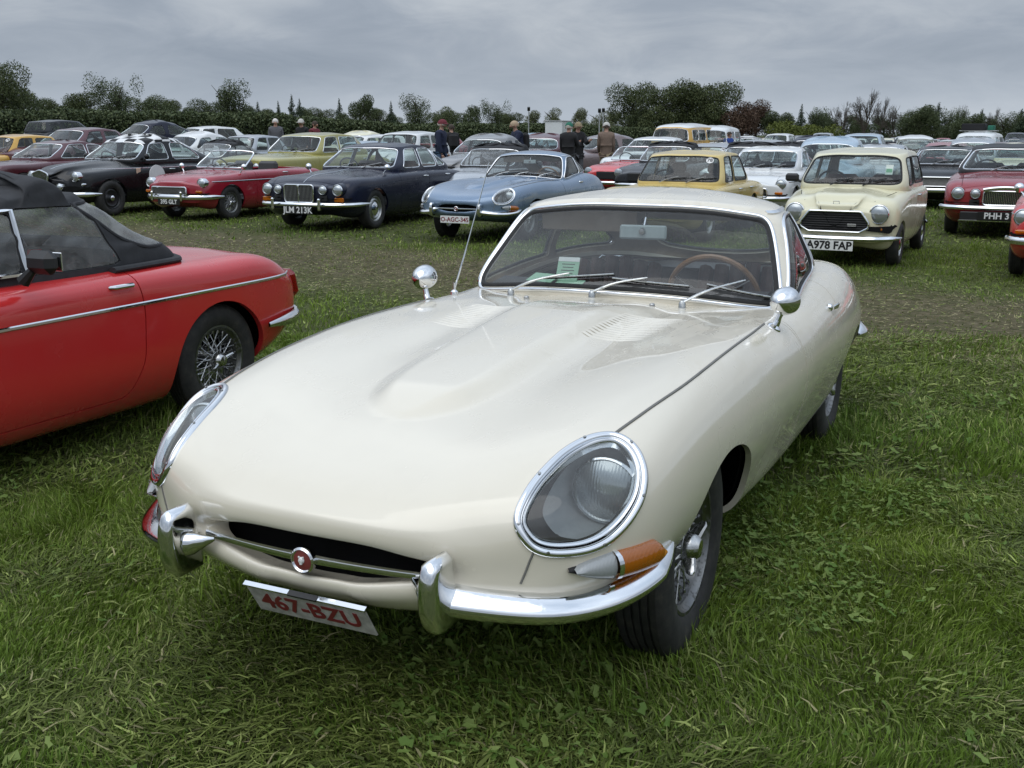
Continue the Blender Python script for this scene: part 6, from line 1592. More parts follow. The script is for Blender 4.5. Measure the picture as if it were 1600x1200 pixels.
def person(loc, facing, label, top, legs, shoes, hair=None, cap=None, height=1.76, lean=0.0, arms=((.0, .1), (.0, .1)), bag=None, head_turn=0.0, stride=.0, long_coat=False, group=None, bend=0.0):
    """stands at loc facing the angle (degrees, 0 = towards the camera); arms: (swing forward, elbow bend) for left and right"""
    k = height / 1.76; g = float(gz(loc[0], loc[1])); root = empty('person', (loc[0], loc[1], g), R(facing)); tag(root, label, 'person', group); root.scale = (k, k, k)
    f = lambda x, y, z: Vector((x, y - lean * max(0, z - .9), z))
    hip = f(0, 0, .95); ch = f(0, .0 - bend, 1.25); nk = f(0, -.01 - bend * 1.5, 1.47); J = {}
    P = [f(0, 0, .97), f(0, 0, 1.10), f(0, -.01 - bend * .5, 1.28), f(0, 0 - bend, 1.42), f(0, -.015 - bend * 1.2, 1.50), f(0, -.03 - bend * 1.4, 1.58)]; E = [(0, 1), (1, 2), (2, 3), (3, 4), (4, 5)]; Rr = [(.15, .115), (.145, .105), (.165, .115), (.13, .10), .055, .05]
    arms_pts = []
    for i, sx in enumerate((1, -1)):
        sw, el = arms[i]; s0 = P[3] + Vector((sx * .17, 0, -.01)); d1 = Vector((sx * .10, -math.sin(sw), -math.cos(sw))).normalized(); e1 = s0 + d1 * .29; d2 = Vector((-sx * .05, -math.sin(sw + el), -math.cos(sw + el))).normalized(); w1 = e1 + d2 * .25; arms_pts.append((s0, e1, w1, d2))
    legs_pts = []
    for sx in (1, -1):
        h0 = f(sx * .09, 0, .93); kn = Vector((sx * .10, -.02 - stride * sx * .6, .50)); an = Vector((sx * .105, .02 - stride * sx, .09)); legs_pts.append((h0, kn, an))
    # body: one skinned mesh of torso, arms, legs, neck and head
    pts = list(P); ed = list(E); rr = list(Rr); pts[-1] = P[5]
    for (s0, e1, w1, d2) in arms_pts:
        b = len(pts); pts += [s0, e1, w1]; ed += [(3, b), (b, b + 1), (b + 1, b + 2)]; rr += [.055, .042, .030]
    for (h0, kn, an) in legs_pts:
        b = len(pts); pts += [h0, kn, an]; ed += [(0, b), (b, b + 1), (b + 1, b + 2)]; rr += [.085, .055, .040]
    hd = P[5] + Vector((0, -.025, .050)); b = len(pts)
    c_, s_ = math.cos(head_turn), math.sin(head_turn); fw = Vector((s_, -c_, 0))
    pts += [P[5] + Vector((0, -.01, .05)), hd + Vector((0, 0, .02)), hd + Vector((0, .0, .085))]; ed += [(5, b), (b, b + 1), (b + 1, b + 2)]; rr += [.085, (.098, .115), .085]
    pts += [hd + fw * .085 + Vector((0, 0, -.015)), hd + fw * .118 + Vector((0, 0, -.025))]; ed += [(b + 1, b + 3), (b + 3, b + 4)]; rr += [.045, .016]
    body = skinned('body', pts, ed, rr, SKIN, root)
    # hands with fingers
    for (s0, e1, w1, d2) in arms_pts:
        sd = Vector((1, 0, 0)); pl = w1 + d2 * .05; hp = [w1, pl, w1 + d2 * .085]; he = [(0, 1), (1, 2)]; hr = [.026, .030, .026]
        for q in range(4):
            o = Vector((0, .022 * (q - 1.5), 0)); n = len(hp); L = (.06, .07, .066, .052)[q]
            hp += [w1 + d2 * .09 + o, w1 + d2 * (.09 + L * .6) + o + Vector((0, -.004, 0)), w1 + d2 * (.09 + L) + o * .9 + Vector((0, -.02, 0))]; he += [(2, n), (n, n + 1), (n + 1, n + 2)]; hr += [.0095, .009, .008]
        n = len(hp); hp += [w1 + d2 * .05 + Vector((0, -.035, 0)), w1 + d2 * .085 + Vector((0, -.05, 0))]; he += [(1, n), (n, n + 1)]; hr += [.011, .009]
        skinned('hand', hp, he, hr, SKIN, root, 1, 1)
    # clothes follow the body
    pts = [p.copy() for p in P[:5]]; ed = [(0, 1), (1, 2), (2, 3), (3, 4)]; rr = [(.178, .145), (.172, .135), (.20, .15), (.19, .135), .090]; pts[4] = P[4] + Vector((0, .01, .035))
    if long_coat: pts.append(f(0, 0, .66)); ed.append((0, 5)); rr.append((.19, .16))
    else: pts.append(f(0, 0, .86)); ed.append((0, 5)); rr.append((.18, .15))
    for (s0, e1, w1, d2) in arms_pts:
        b = len(pts); pts += [s0, e1, w1 - d2 * .01]; ed += [(3, b), (b, b + 1), (b + 1, b + 2)]; rr += [.092, .070, .052]
    skinned('jacket', pts, ed, rr, top, root)
    pts = [f(0, 0, .98)]; ed = []; rr = [(.165, .13)]
    for (h0, kn, an) in legs_pts:
        b = len(pts); pts += [h0 + Vector((0, 0, -.04)), kn, an + Vector((0, 0, .0))]; ed += [(0, b), (b, b + 1), (b + 1, b + 2)]; rr += [.105, .078, .068]
    skinned('trousers', pts, ed, rr, legs, root)
    for (h0, kn, an) in legs_pts:
        mb = MB(); mb.box(an + Vector((0, -.06, -.045)), (.095, .27, .09), bevel=.035); mb.build('shoe', shoes, root)
    def dome(nm, mat, r, zc, back=0, cut=-.2):
        G = []
        for i in range(9):
            t = i / 8 * (math.pi / 2 - cut) + cut if False else cut + (math.pi / 2 - cut) * i / 8
            G.append([tuple(hd + Vector((r * .88 * math.cos(t) * math.cos(a) , r * 1.10 * math.cos(t) * math.sin(a) + back, zc + r * math.sin(t)))) for a in np.linspace(0, 2 * math.pi, 16, endpoint=False)])
        return MB().grid(np.array(G), cv=True).build(nm, mat, root)
    if hair is not None: dome('hair', hair, .112, .020, .018, -.30)
    for sx in (1, -1): MB().lathe([(0, .022), (.012, .026), (.016, .0005)], 10, 'x', hd + Vector((sx * .095, .01, .0)), M=Matrix.Diagonal((sx, .7, 1.2))).build('ear', SKIN, root)
    for sx in (1, -1): MB().lathe([(-.006, .0005), (-.004, .008), (0, .010)], 8, 'y', hd + fw * .112 + Vector((sx * .032 * c_, sx * .032 * s_, .022))).build('eye', LETTERBLACK, root)
    MB().box(hd + fw * .108 + Vector((0, 0, -.062)), (.045, .012, .010), (0, 0, head_turn), bevel=.004).build('mouth', plain('lips', (.30, .11, .09), .5), root)
    if cap is not None:
        c = dome('cap', cap, .120, .030, .005, -.02)
        br = MB(); G = []
        for i in range(7):
            a = -.9 + 1.8 * i / 6; d = Matrix.Rotation(a, 3, 'Z') @ fw; G.append([tuple(hd + d * .12 + Vector((0, 0, .038))), tuple(hd + d * (.12 + .075 * math.cos(a * .8)) + Vector((0, 0, .022))), tuple(hd + d * .12 + Vector((0, 0, .028)))])
        br.grid(np.array(G)).build('cap_peak', cap, c)
    if bag is not None:
        MB().box(f(0, .20, 1.24), (.30, .17, .42), (R(4), 0, 0), bevel=.06).build('backpack', bag, root)
    return root
HAIR_GREY = cloth('grey_hair', (.42, .38, .33)); HAIR_WHITE = cloth('white_hair', (.62, .58, .54)); HAIR_DARK = cloth('dark_hair', (.05, .035, .025)); HAIR_FAIR = cloth('fair_hair', (.40, .30, .20))
NAVYC = cloth('navy_cloth', (.012, .018, .045)); BLACKC = cloth('black_cloth', (.012, .012, .013)); JEANS = cloth('denim', (.07, .12, .21)); KHAKI = cloth('khaki_cloth', (.25, .20, .12)); TWEED = cloth('brown_tweed', (.17, .12, .09)); GREYC = cloth('grey_cloth', (.10, .10, .11)); BLUEC = cloth('blue_cloth', (.02, .06, .26)); REDC = cloth('maroon_cloth', (.14, .02, .03)); GREENC = cloth('green_cloth', (.02, .14, .09)); SHOE = plain('shoe_leather', (.03, .02, .015), .5)
def at(u, d):
    return ((u - 800) / 1661 * (d * .973 + .1), d)
FOLK = 'visitors walking among the parked cars'
person(at(689, 30), 75, 'person in a navy jacket and jeans with a maroon cap, facing left', NAVYC, JEANS, SHOE, HAIR_GREY, REDC, 1.86, arms=((.1, .3), (.05, .25)), group=FOLK)
person(at(706, 35), 200, 'person in dark clothes with a black backpack behind the maroon-capped person', BLACKC, GREYC, SHOE, HAIR_DARK, None, 1.78, bag=BLACKC, group=FOLK)
person(at(812, 30), -70, 'fair-haired person in a navy jacket with a dark backpack', NAVYC, GREYC, SHOE, HAIR_FAIR, None, 1.84, lean=.12, bend=.02, arms=((.5, .7), (.4, .6)), bag=BLACKC, group=FOLK)
person(at(888, 29.5), 160, 'person in a black coat and a green cap beside the open-doored car', BLACKC, GREYC, SHOE, HAIR_GREY, GREENC, 1.78, arms=((.2, .5), (.6, 1.3)), long_coat=True, group=FOLK)
person(at(902, 31), 20, 'person in dark clothes with a beige cap behind the green-capped person', BLACKC, GREYC, SHOE, HAIR_FAIR, KHAKI, 1.80, arms=((.7, 1.2), (.5, 1.1)), group=FOLK)
person(at(947, 31.5), 176, 'person in a brown tweed jacket and khaki trousers seen from behind', TWEED, KHAKI, SHOE, HAIR_DARK, plain('pale_cap', (.5, .48, .44), .8), 1.80, arms=((.15, .5), (.12, .5)), stride=.02, group=FOLK)
person(at(1138, 44), 30, 'person in a blue jacket standing in front of the white van', BLUEC, GREYC, SHOE, HAIR_DARK, None, 1.70, group=FOLK)
person(at(432, 38), 10, 'white-haired person, leftmost of three heads behind the olive saloon', GREYC, GREYC, SHOE, HAIR_WHITE, None, 1.86, group=FOLK)
person(at(473, 40), -20, 'person in a pale cap, middle of three heads behind the olive saloon', BLACKC, GREYC, SHOE, HAIR_GREY, plain('pale_cap', (.5, .48, .44), .8), 1.88, group=FOLK)
person(at(492, 40.5), 60, 'dark-haired person, rightmost of three heads behind the olive saloon', REDC, GREYC, SHOE, HAIR_DARK, None, 1.84, group=FOLK)

# ------------------------------------------------------------------ cars further back
def put_car(root, u, d, yaw, label, group=None, yoff=1.8, dz=0.0, cat='car'):
    """puts the car so that its windscreen stands at distance d in the direction of u"""
    x, y = at(u, d); a = R(yaw); ox, oy = x + math.sin(a) * yoff, y - math.cos(a) * yoff
    root.location = (ox, oy, float(gz(x, y)) + dz - .0); root.rotation_euler = (0, 0, a); return tag(root, label, cat, group)
LOWK = {}
for nm, S in (('xj', XJ), ('soft', SOFT), ('mini', MINI), ('rolls', ROLLS), ('mk2', MK2), ('fast', FAST), ('bus', BUS), ('suv', SUV), ('beetle', BEETLE), ('box', YELLOW), ('open', OPENR)):
    S2 = dict(S); S2['low'] = nm not in ('rolls', 'fast', 'bus'); S2['plate'] = None
    if S2['low']: S2['wheel'] = 'disc' if S2.get('wheel') == 'wire' else S2.get('wheel', 'disc'); S2['rim'] = S2.get('rim', .18)
    if nm == 'mk2': S2['roof_paint'] = P_BLACK; S2['roof_from'] = None
    if nm in ('mk2', 'xj', 'mini', 'soft', 'open'): S2['extra'] = (lambda k: (lambda root, bv, cv, S: x_low(root, bv, cv, S, k)))(nm)
    S2['name'] = {'xj': 'saloon_car', 'soft': 'soft_top_roadster', 'mini': 'small_saloon', 'rolls': 'large_saloon', 'mk2': 'rounded_saloon', 'fast': 'fastback_coupe', 'bus': 'camper_van', 'suv': 'estate_car', 'beetle': 'beetle_car', 'box': 'boxy_saloon', 'open': 'open_roadster'}[nm]
    LOWK[nm] = [S2, None]
def x_low(root, bv, cv, S, k):
    z = {'mk2': .74, 'xj': .655, 'mini': .62, 'soft': .665, 'open': .665}[k]
    for sx in (-1, 1):
        x = .57 if k != 'mini' else .47
        MB().lathe([(.06, .085), (0, .095), (-.015, .088), (-.03, .05), (-.034, .0005)], 14, 'y', (sx * x, fy(bv, sx * x, z) - .02, z)).build('headlight', LAMPGLASS, root)
    y = fy(bv, 0, z - .08) - .012
    MB().box((0, y - .004, z - .08), (.55, .03, .17), bevel=.02).build('grille', GRILLEDARK, root)
    blade(bv, .42, R(-72), R(72), 20, .8, .07, .04, .03).build('front_bumper', CHROME, root)
used_kind = {}
def far(kind, u, d, yaw, pm, label, group=None, roof=None, dz=0.0, yoff=1.8, scale=1.0, cat='car'):
    S, proto = LOWK[kind]
    if proto is None: proto = build_car('low_' + kind, S); LOWK[kind][1] = proto; root = proto
    else: root = copy_tree(proto)
    if root is proto: LOWK[kind].append(copy_tree(proto)) if False else None
    repaint(root, S, pm, roof if roof is not None else (pm if kind not in ('soft', 'bus', 'open') else None))
    root.scale = (scale,) * 3
    return put_car(root, u, d, yaw, label, group, yoff, dz, cat)
LEFTG = 'cars parked on the left below the hedge'; MIDG = 'cars parked beyond the second row'; RIGHTG = 'cars parked in the rows on the right'
far('fast', 62, 24, -30, P_MAROON, 'maroon coupe in front of the black chequered saloon', LEFTG, dz=.05)
far('box', 4, 28, -30, P_MUSTARD, 'yellow car cut off by the left edge of the picture', LEFTG, dz=.05)
far('suv', 40, 44, 158, P_DGREY, 'dark grey modern estate car seen from behind at the far left', LEFTG, yoff=4.0, dz=.0, scale=.74)
far('xj', 92, 29, -28, P_MAROON, 'maroon saloon with a dark vinyl roof in front of the dark estate car', LEFTG, dz=.12)
far('mk2', 212, 36, -40, P_NAVY, 'dark navy old saloon with a high rounded roof near the hedge', LEFTG, dz=.08)
far('rolls', 285, 40, -50, P_WHITE, 'white saloon right of the dark navy old saloon by the hedge', LEFTG, dz=-.1)
far('mk2', 280, 32, -35, P_WHITE, 'white rounded saloon just behind the chequered roof', LEFTG, dz=-.12)
far('xj', 180, 27, -30, P_WHITE, 'white saloon roof directly behind the chequered roof', LEFTG)
far('soft', 338, 27, -35, P_GREY, 'grey roadster with black hood behind the open red roadster', LEFTG)
far('box', 378, 34, -28, P_SILVER, 'silver grey saloon left of the olive saloon', LEFTG, dz=.05)
drop_roll = far('rolls', 458, 26.2, -27, P_OLIVE, 'olive gold large saloon behind the navy saloon', MIDG, yoff=1.95, dz=.03)
far('mk2', 545, 38, -30, P_CREAM2, 'cream saloon roof behind the olive saloon', MIDG, dz=.05)
far('box', 560, 33, -30, P_LBLUE, 'pale blue saloon right of the olive saloon', MIDG)
far('mini', 588, 37, -60, P_WHITE, 'small white car right of the pale blue saloon', MIDG, dz=.1)
far('mini', 640, 31, -25, P_WHITE, 'white small saloon behind the navy saloon roof', MIDG, dz=.1, scale=1.08)
far('mk2', 748, 27.5, -25, P_GREY, 'grey brown old saloon behind the maroon-capped person', MIDG, roof=P_GREY)
far('soft', 772, 21.5, -25, P_SILVER, 'silver roadster with black hood behind the blue coupe', MIDG)
far('xj', 850, 37, -25, P_WHITE, 'white saloon between the fair-haired and green-capped persons', MIDG)
far('mk2', 840, 33, -20, P_MAROON, 'maroon old saloon behind the fair-haired person', MIDG)
far('mk2', 918, 33.5, -65, paint('mauve_grey_paint', (.16, .12, .12)), 'mauve grey old saloon beside the green-capped person', MIDG)
far('xj', 1012, 30, -25, P_WHITE, 'white saloon behind the small red roadster', MIDG, dz=.05)
far('open', 1000, 26, -30, P_RED, 'small bright red roadster right of the tweed-jacketed person', MIDG)
far('soft', 1045, 25, -28, P_DGREY, 'dark roadster with black hood behind the yellow saloon', MIDG)
far('bus', 1046, 42, -28, P_MUSTARD, 'mustard and white camper van under the big oaks', MIDG, roof=P_WHITE, yoff=.3, dz=.0, cat='van')
far('bus', 1106, 44, -20, P_WHITE, 'white van right of the mustard camper van', MIDG, roof=P_WHITE, yoff=.3, cat='van')
far('box', 1105, 27, -28, P_SILVER, 'silver saloon roof behind the yellow saloon', MIDG)
far('soft', 1172, 24, -26, P_WHITE, 'white roadster with black hood behind the white coupe', RIGHTG)
far('soft', 1232, 24.5, -27, P_SILVER, 'silver roadster with black hood left of the pale blue rounded saloon', RIGHTG)
far('mk2', 1290, 23, -26, P_LBLUE, 'pale blue grey rounded saloon behind the cream small saloon', RIGHTG, dz=-.05)
far('xj', 1180, 30, -26, P_SILVER, 'silver saloon behind the two black-hooded roadsters', RIGHTG)
far('beetle', 1270, 31, -26, P_NAVY, 'dark blue beetle-shaped car behind the pale blue saloon', RIGHTG)
far('fast', 1370, 27, -30, P_SILVER, 'silver fastback left of the sage green van', RIGHTG)
far('bus', 1430, 44, -20, P_SAGE, 'sage green and cream split-screen van', RIGHTG, yoff=.3, dz=-.02, cat='van', scale=.92)
far('fast', 1478, 23.5, -26, P_BLACK, 'black fastback coupe with two round driving lamps', RIGHTG, dz=-.02)
far('beetle', 1520, 30, -26, P_SILVER, 'silver beetle-shaped car behind the black fastback coupe', RIGHTG)
far('bus', 1522, 46, -30, P_WHITE, 'white van carrying a loaded roof rack on the right', RIGHTG, yoff=.3, dz=-.02, cat='van')
far('xj', 1598, 29, -26, P_CREAM2, 'cream saloon at the right edge behind the dark red saloon', RIGHTG)
rr_ = drop(build_car('red_right', spec(OPENR, name='red_roadster', paint=P_RED, open=False, frame=CHROME, plate=None, mirror=True, cab=dict(windows=[('side_window', [(1.62, .90), (2.42, .90), (2.3, 1.17), (1.92, 1.17)], .03, None)]))), 5.75, 10.75, -30, 'bright red car cut off by the right edge of the picture', z=-.03)
# roof rack load on the white van
rk = empty('roof_luggage', at(1526, 47.6) + (1.53,), R(-30)); tag(rk, 'dark crates and green box strapped on the white van roof', 'luggage')
MB().box((-.2, .4, .16), (.95, .8, .30), bevel=.03).build('crate', BLACKC, rk); MB().box((.50, .4, .12), (.25, .7, .22), bevel=.03).build('crate', GREENC, rk); MB().tube([(-.75, 0, .0), (.75, 0, .0), (.75, .9, .0), (-.75, .9, .0)], .02, 6, closed=True).build('rack_frame', STEEL, rk)
# long rows receding on the right
PAINTS = [P_WHITE, P_SILVER, P_DGREY, P_NAVY, P_MAROON, P_LBLUE, P_GREY, P_CREAM2, P_RED2, P_BLACK, P_DGREEN, P_SILVER, P_WHITE]
PNAME = {P_WHITE: 'white', P_SILVER: 'silver', P_DGREY: 'dark grey', P_NAVY: 'navy', P_MAROON: 'maroon', P_LBLUE: 'pale blue', P_GREY: 'grey', P_CREAM2: 'cream', P_RED2: 'red', P_BLACK: 'black', P_DGREEN: 'dark green'}
kinds = ['xj', 'box', 'mk2', 'fast', 'box', 'mini', 'xj', 'soft', 'suv', 'rolls']
KNAME = {'xj': 'low saloon', 'box': 'boxy saloon', 'mk2': 'rounded saloon', 'fast': 'fastback', 'mini': 'small car', 'soft': 'soft-top roadster', 'suv': 'estate car', 'rolls': 'large saloon'}
ORD = ('first', 'second', 'third', 'fourth', 'fifth', 'sixth', 'seventh', 'eighth', 'ninth')
rf = random.Random(3)
for row, d0 in enumerate((35, 41.5, 48, 55, 63, 72, 82, 94, 106)):
    u = 1075 + rf.random() * 40 if d0 > 45 else 1150 + rf.random() * 40
    while u < 1625:
        dd = d0 + rf.uniform(-.5, .5) - (u - 1350) / 1661 * d0 * .55; pxm = 1661 / dd
        if rf.random() < .96 and not (dd < 50 and (1370 < u < 1470 or 1480 < u < 1570)):
            pm = rf.choice(PAINTS); kd = rf.choice(kinds)
            far(kd, u, dd, -26 + rf.uniform(-4, 4), pm, 'small distant %s %s in the %s long row on the right' % (PNAME[pm], KNAME[kd], ORD[row]), 'distant cars in the long rows on the right', dz=rf.uniform(-.03, .03))
        u += pxm * rf.uniform(2.15, 2.6)
def tell_apart():
    seen = {}
    for o in scene.objects:
        if o.get('group') in ('distant cars in the long rows on the right', 'distant cars below the hedge'): seen.setdefault(o['label'], []).append(o)
    for lb, L in seen.items():
        L.sort(key=lambda o: o.location.x / o.location.y)
        words = {2: ('left one of two', 'right one of two'), 3: ('left one of three', 'middle one of three', 'right one of three')}.get(len(L))
        if words:
            for o, w in zip(L, words): o['label'] = lb.replace(' on the right', '') + ', ' + w
for row, d0 in enumerate((46, 56)):
    u = 540 + rf.random() * 40
    while u < 960:
        pm = rf.choice(PAINTS); kd = rf.choice(kinds)
        if rf.random() < .8: far(kd, u, d0 + rf.uniform(-1, 1), -30 + rf.uniform(-6, 6), pm, 'small distant %s %s in the %s row below the hedge' % (PNAME[pm], KNAME[kd], ('nearer', 'farther')[row]), 'distant cars below the hedge', dz=rf.uniform(-.03, .03))
        u += 1661 / d0 * rf.uniform(2.6, 3.6)
tell_apart()

# ------------------------------------------------------------------ hedge and trees
def leaf_mat(name, cols, rough=.6):
    m, nt, bs = nodes_of(name); oi = nt.nodes.new('ShaderNodeAttribute'); oi.attribute_name = 'tint'
    nt.links.new(nramp(nt, oi.outputs['Fac'], [(i / (len(cols) - 1) if len(cols) > 1 else 0, c) for i, c in enumerate(cols)]), bs.inputs['Base Color'])
    bs.inputs['Roughness'].default_value = rough; bs.inputs['Specular IOR Level'].default_value = .15; return m
BARK = plain('bark', (.06, .05, .038), .9, var=.3, scale=6, bump=.3)
L_DARK = leaf_mat('leaves_dark', [(0.039, 0.055, 0.026), (0.072, 0.094, 0.042), (0.117, 0.137, 0.065)])
L_OAK = leaf_mat('leaves_oak', [(0.037, 0.053, 0.022), (0.073, 0.092, 0.037), (0.125, 0.138, 0.06)])
L_RED = leaf_mat('leaves_copper', [(0.055, 0.034, 0.025), (0.098, 0.06, 0.041), (0.132, 0.098, 0.063)])
L_PALE = leaf_mat('leaves_pale', [(.075, .090, .045), (.125, .14, .068), (.18, .19, .10)])
L_CON = leaf_mat('needles', [(0.027, 0.043, 0.027), (0.049, 0.073, 0.041), (0.081, 0.105, 0.057)])
L_BUSH = leaf_mat('leaves_bush', [(.060, .078, .014), (.11, .13, .028), (.15, .17, .045)])
L_TWIG = leaf_mat('twigs_bare', [(.055, .045, .036), (.085, .072, .058), (.11, .10, .08)])
def leaf_cloud(C, rad, n, size, rng, shell=.55, flat=1.0):
    """n small leaf faces spread through ellipsoids C (centre, radii)"""
    w = np.array([r[0] * r[1] * r[2] for _, r in zip(C, rad)]) ** .75; idx = rng.choice(len(C), n, p=w / w.sum()); c = np.array(C)[idx]; r = np.array(rad)[idx]
    d = rng.normal(size=(n, 3)); d /= np.linalg.norm(d, axis=1, keepdims=True); q = rng.random(n) ** (1 / 3) * (1 - shell) + shell; q = q * (.86 + .28 * rng.random(n))
    P = c + d * r * q[:, None]
    a = rng.normal(size=(n, 3)); a /= np.linalg.norm(a, axis=1, keepdims=True); b = np.cross(a, rng.normal(size=(n, 3))); b /= np.maximum(np.linalg.norm(b, axis=1, keepdims=True), 1e-6)
    s = (size * (.5 + rng.random(n)))[:, None]; V = np.stack([P - a * s, P + b * s * .55, P + a * s, P - b * s * .55], 1).reshape(-1, 3)
    i = np.arange(n)[:, None] * 4; T = np.concatenate([i + [0, 1, 2], i + [0, 2, 3]]); t = np.repeat(np.clip(rng.random(n) * .8 + .2 * rng.random(n), 0, 1), 4)
    return V, T, np.stack([t, t, t], 1)
def trunk_mb(h, r, rng, limbs=6, spread=.5, up=.6):
    mb = MB(); P = [Vector((0, 0, -.3))]
    for k in range(1, 6): P.append(Vector((rng.normal(0, .03) * h * .5, rng.normal(0, .03) * h * .5, h * k / 5)))
    mb.tube(P, [r * 1.3, r, r * .8, r * .6, r * .4, r * .15], 7)
    for k in range(limbs):
        z = h * (.3 + .55 * rng.random()); a = rng.random() * 6.283; L = h * spread * (.5 + .5 * rng.random()); b = Vector((0, 0, z)); d = Vector((math.cos(a), math.sin(a), up + .4 * rng.random())).normalized()
        e = b + d * L; mb.tube([b, b.lerp(e, .5) + Vector((0, 0, L * .05)), e], [r * .45, r * .28, r * .08], 5)
    return mb
def tree_proto(kind, seed):
    rng = np.random.default_rng(seed)
    if kind in ('round', 'oak', 'copper', 'pale'):
        h = 7.0; C = []; Rd = []; n = 16 if kind == 'oak' else 11
        for k in range(n):
            t = rng.random(); a = rng.random() * 6.283; rr = (1.9 if kind != 'oak' else 2.6) * math.sqrt(rng.random()) * (1.0 - .5 * max(0, t - .5)); C.append((rr * math.cos(a), rr * math.sin(a), 1.6 + t * 4.4)); s = (.75 + .7 * rng.random()) * (1.1 if kind == 'oak' else .9); Rd.append((s * 1.1, s * 1.1, s * .85))
        C.append((0, 0, 3.6)); Rd.append((1.7, 1.7, 2.2))
        lv = leaf_cloud(C, Rd, 17000 if kind == 'oak' else 12000, .085, rng, .30); tk = trunk_mb(5.6, .24, rng, 9)
        mat = {'round': L_DARK, 'oak': L_OAK, 'copper': L_RED, 'pale': L_PALE}[kind]
    elif kind == 'vase':
        C = [(0, 0, 2.2), (0, 0, 3.6)]; Rd = [(.9, .9, 1.3), (1.2, 1.2, 1.3)]
        for k in range(26):
            a = rng.random() * 6.283; t = rng.random(); rr = (.5 + 1.9 * t) * math.sqrt(rng.random()); C.append((rr * math.cos(a), rr * math.sin(a), 1.0 + 4.9 * t)); s = .52 + .40 * rng.random(); Rd.append((s, s, s * 1.4))
        lv = leaf_cloud(C, Rd, 10000, .07, rng, .1); tk = trunk_mb(5.2, .16, rng, 16, .55, 1.6); mat = L_DARK
    elif kind == 'conifer':
        C = []; Rd = []
        for k in range(16):
            t = k / 15; z = .8 + 6.4 * t; s = 1.5 * (1 - t) + .12
            for j in range(3): a = rng.random() * 6.283; C.append((s * .5 * math.cos(a), s * .5 * math.sin(a), z)); Rd.append((s * .65, s * .65, .28))
        lv = leaf_cloud(C, Rd, 8000, .075, rng, .2); tk = trunk_mb(7.2, .16, rng, 0); mat = L_CON
    elif kind == 'bare':
        tk = MB(); tw = []
        def grow(p, d, L, r, lev):
            e = p + d * L; tk.tube([p, p.lerp(e, .5) + Vector(rng.normal(0, L * .03, 3)), e], [r, r * .8, r * .6], 5 if lev < 2 else 3, caps=False)
            if lev < 4:
                for k in range(3 if lev else 6):
                    nd = (d + Vector(rng.normal(0, .38 if lev else .5, 3)) + Vector((0, 0, .22))).normalized(); grow(p.lerp(e, .55 + .45 * rng.random()), nd, L * (.62 + .2 * rng.random()), r * .58, lev + 1)
        grow(Vector((0, 0, -.2)), Vector((0, 0, 1)), 2.0, .15, 0)
        V = np.array([tuple(p) for p in tk.v]); V[:, 2] *= 7.2 / max(1, V[:, 2].max()); tk.v = [tuple(p) for p in V]
        C = [tuple(p) for p in V[rng.choice(len(V), 60)] if p[2] > 2.5]; lv = leaf_cloud(C, [(.35, .35, .35)] * len(C), 3500, .04, rng, .0); mat = L_TWIG
    elif kind == 'bush':
        C = [(rng.normal(0, .9), rng.normal(0, .6), .6 + .7 * rng.random()) for _ in range(9)]; Rd = [(.75, .75, .6)] * 9; lv = leaf_cloud(C, Rd, 7000, .065, rng, .4); tk = trunk_mb(1.2, .1, rng, 4); mat = L_BUSH
    root = empty({'round': 'tree', 'oak': 'oak_tree', 'copper': 'copper_tree', 'pale': 'pale_tree', 'vase': 'tree', 'conifer': 'conifer_tree', 'bare': 'bare_tree', 'bush': 'bush'}[kind])
    link(bpy.data.objects.new('crown', tri_mesh('crown', *lv, mat)), root); tk.build('trunk', BARK, root); return root
_tp = {}; nk = {}
NTH = ('first', 'second', 'third', 'fourth', 'fifth', 'sixth', 'seventh', 'eighth', 'ninth', 'tenth', 'eleventh', 'twelfth', 'thirteenth', 'fourteenth', 'fifteenth', 'sixteenth', 'seventeenth', 'eighteenth', 'nineteenth')
rt = random.Random(12)
def tree(kind, u, d, top, label, wscale=1.0, group='trees beyond the field', base=None, turn=None):
    """top: image row of the tree top"""
    x, y = at(u, d); g = float(gz(x, y)); H0 = {'oak': 7.2, 'round': 6.9, 'copper': 6.9, 'pale': 6.9, 'vase': 6.4, 'conifer': 7.4, 'bare': 7.2, 'bush': 2.0}[kind]
    h = 1.508 + (206 - top) / 1661 * d * .973 - g
    v = rt.randrange(2); key = (kind, v)
    if key not in _tp: _tp[key] = tree_proto(kind, 50 + v * 7 + len(kind)); root = _tp[key]
    else: root = copy_tree(_tp[key])
    s = h / H0; root.location = (x, y, g); root.scale = (s * wscale, s * wscale, s); root.rotation_euler = (0, 0, rt.random() * 6.28); return tag(root, label, 'bush' if kind == 'bush' else 'tree', group)
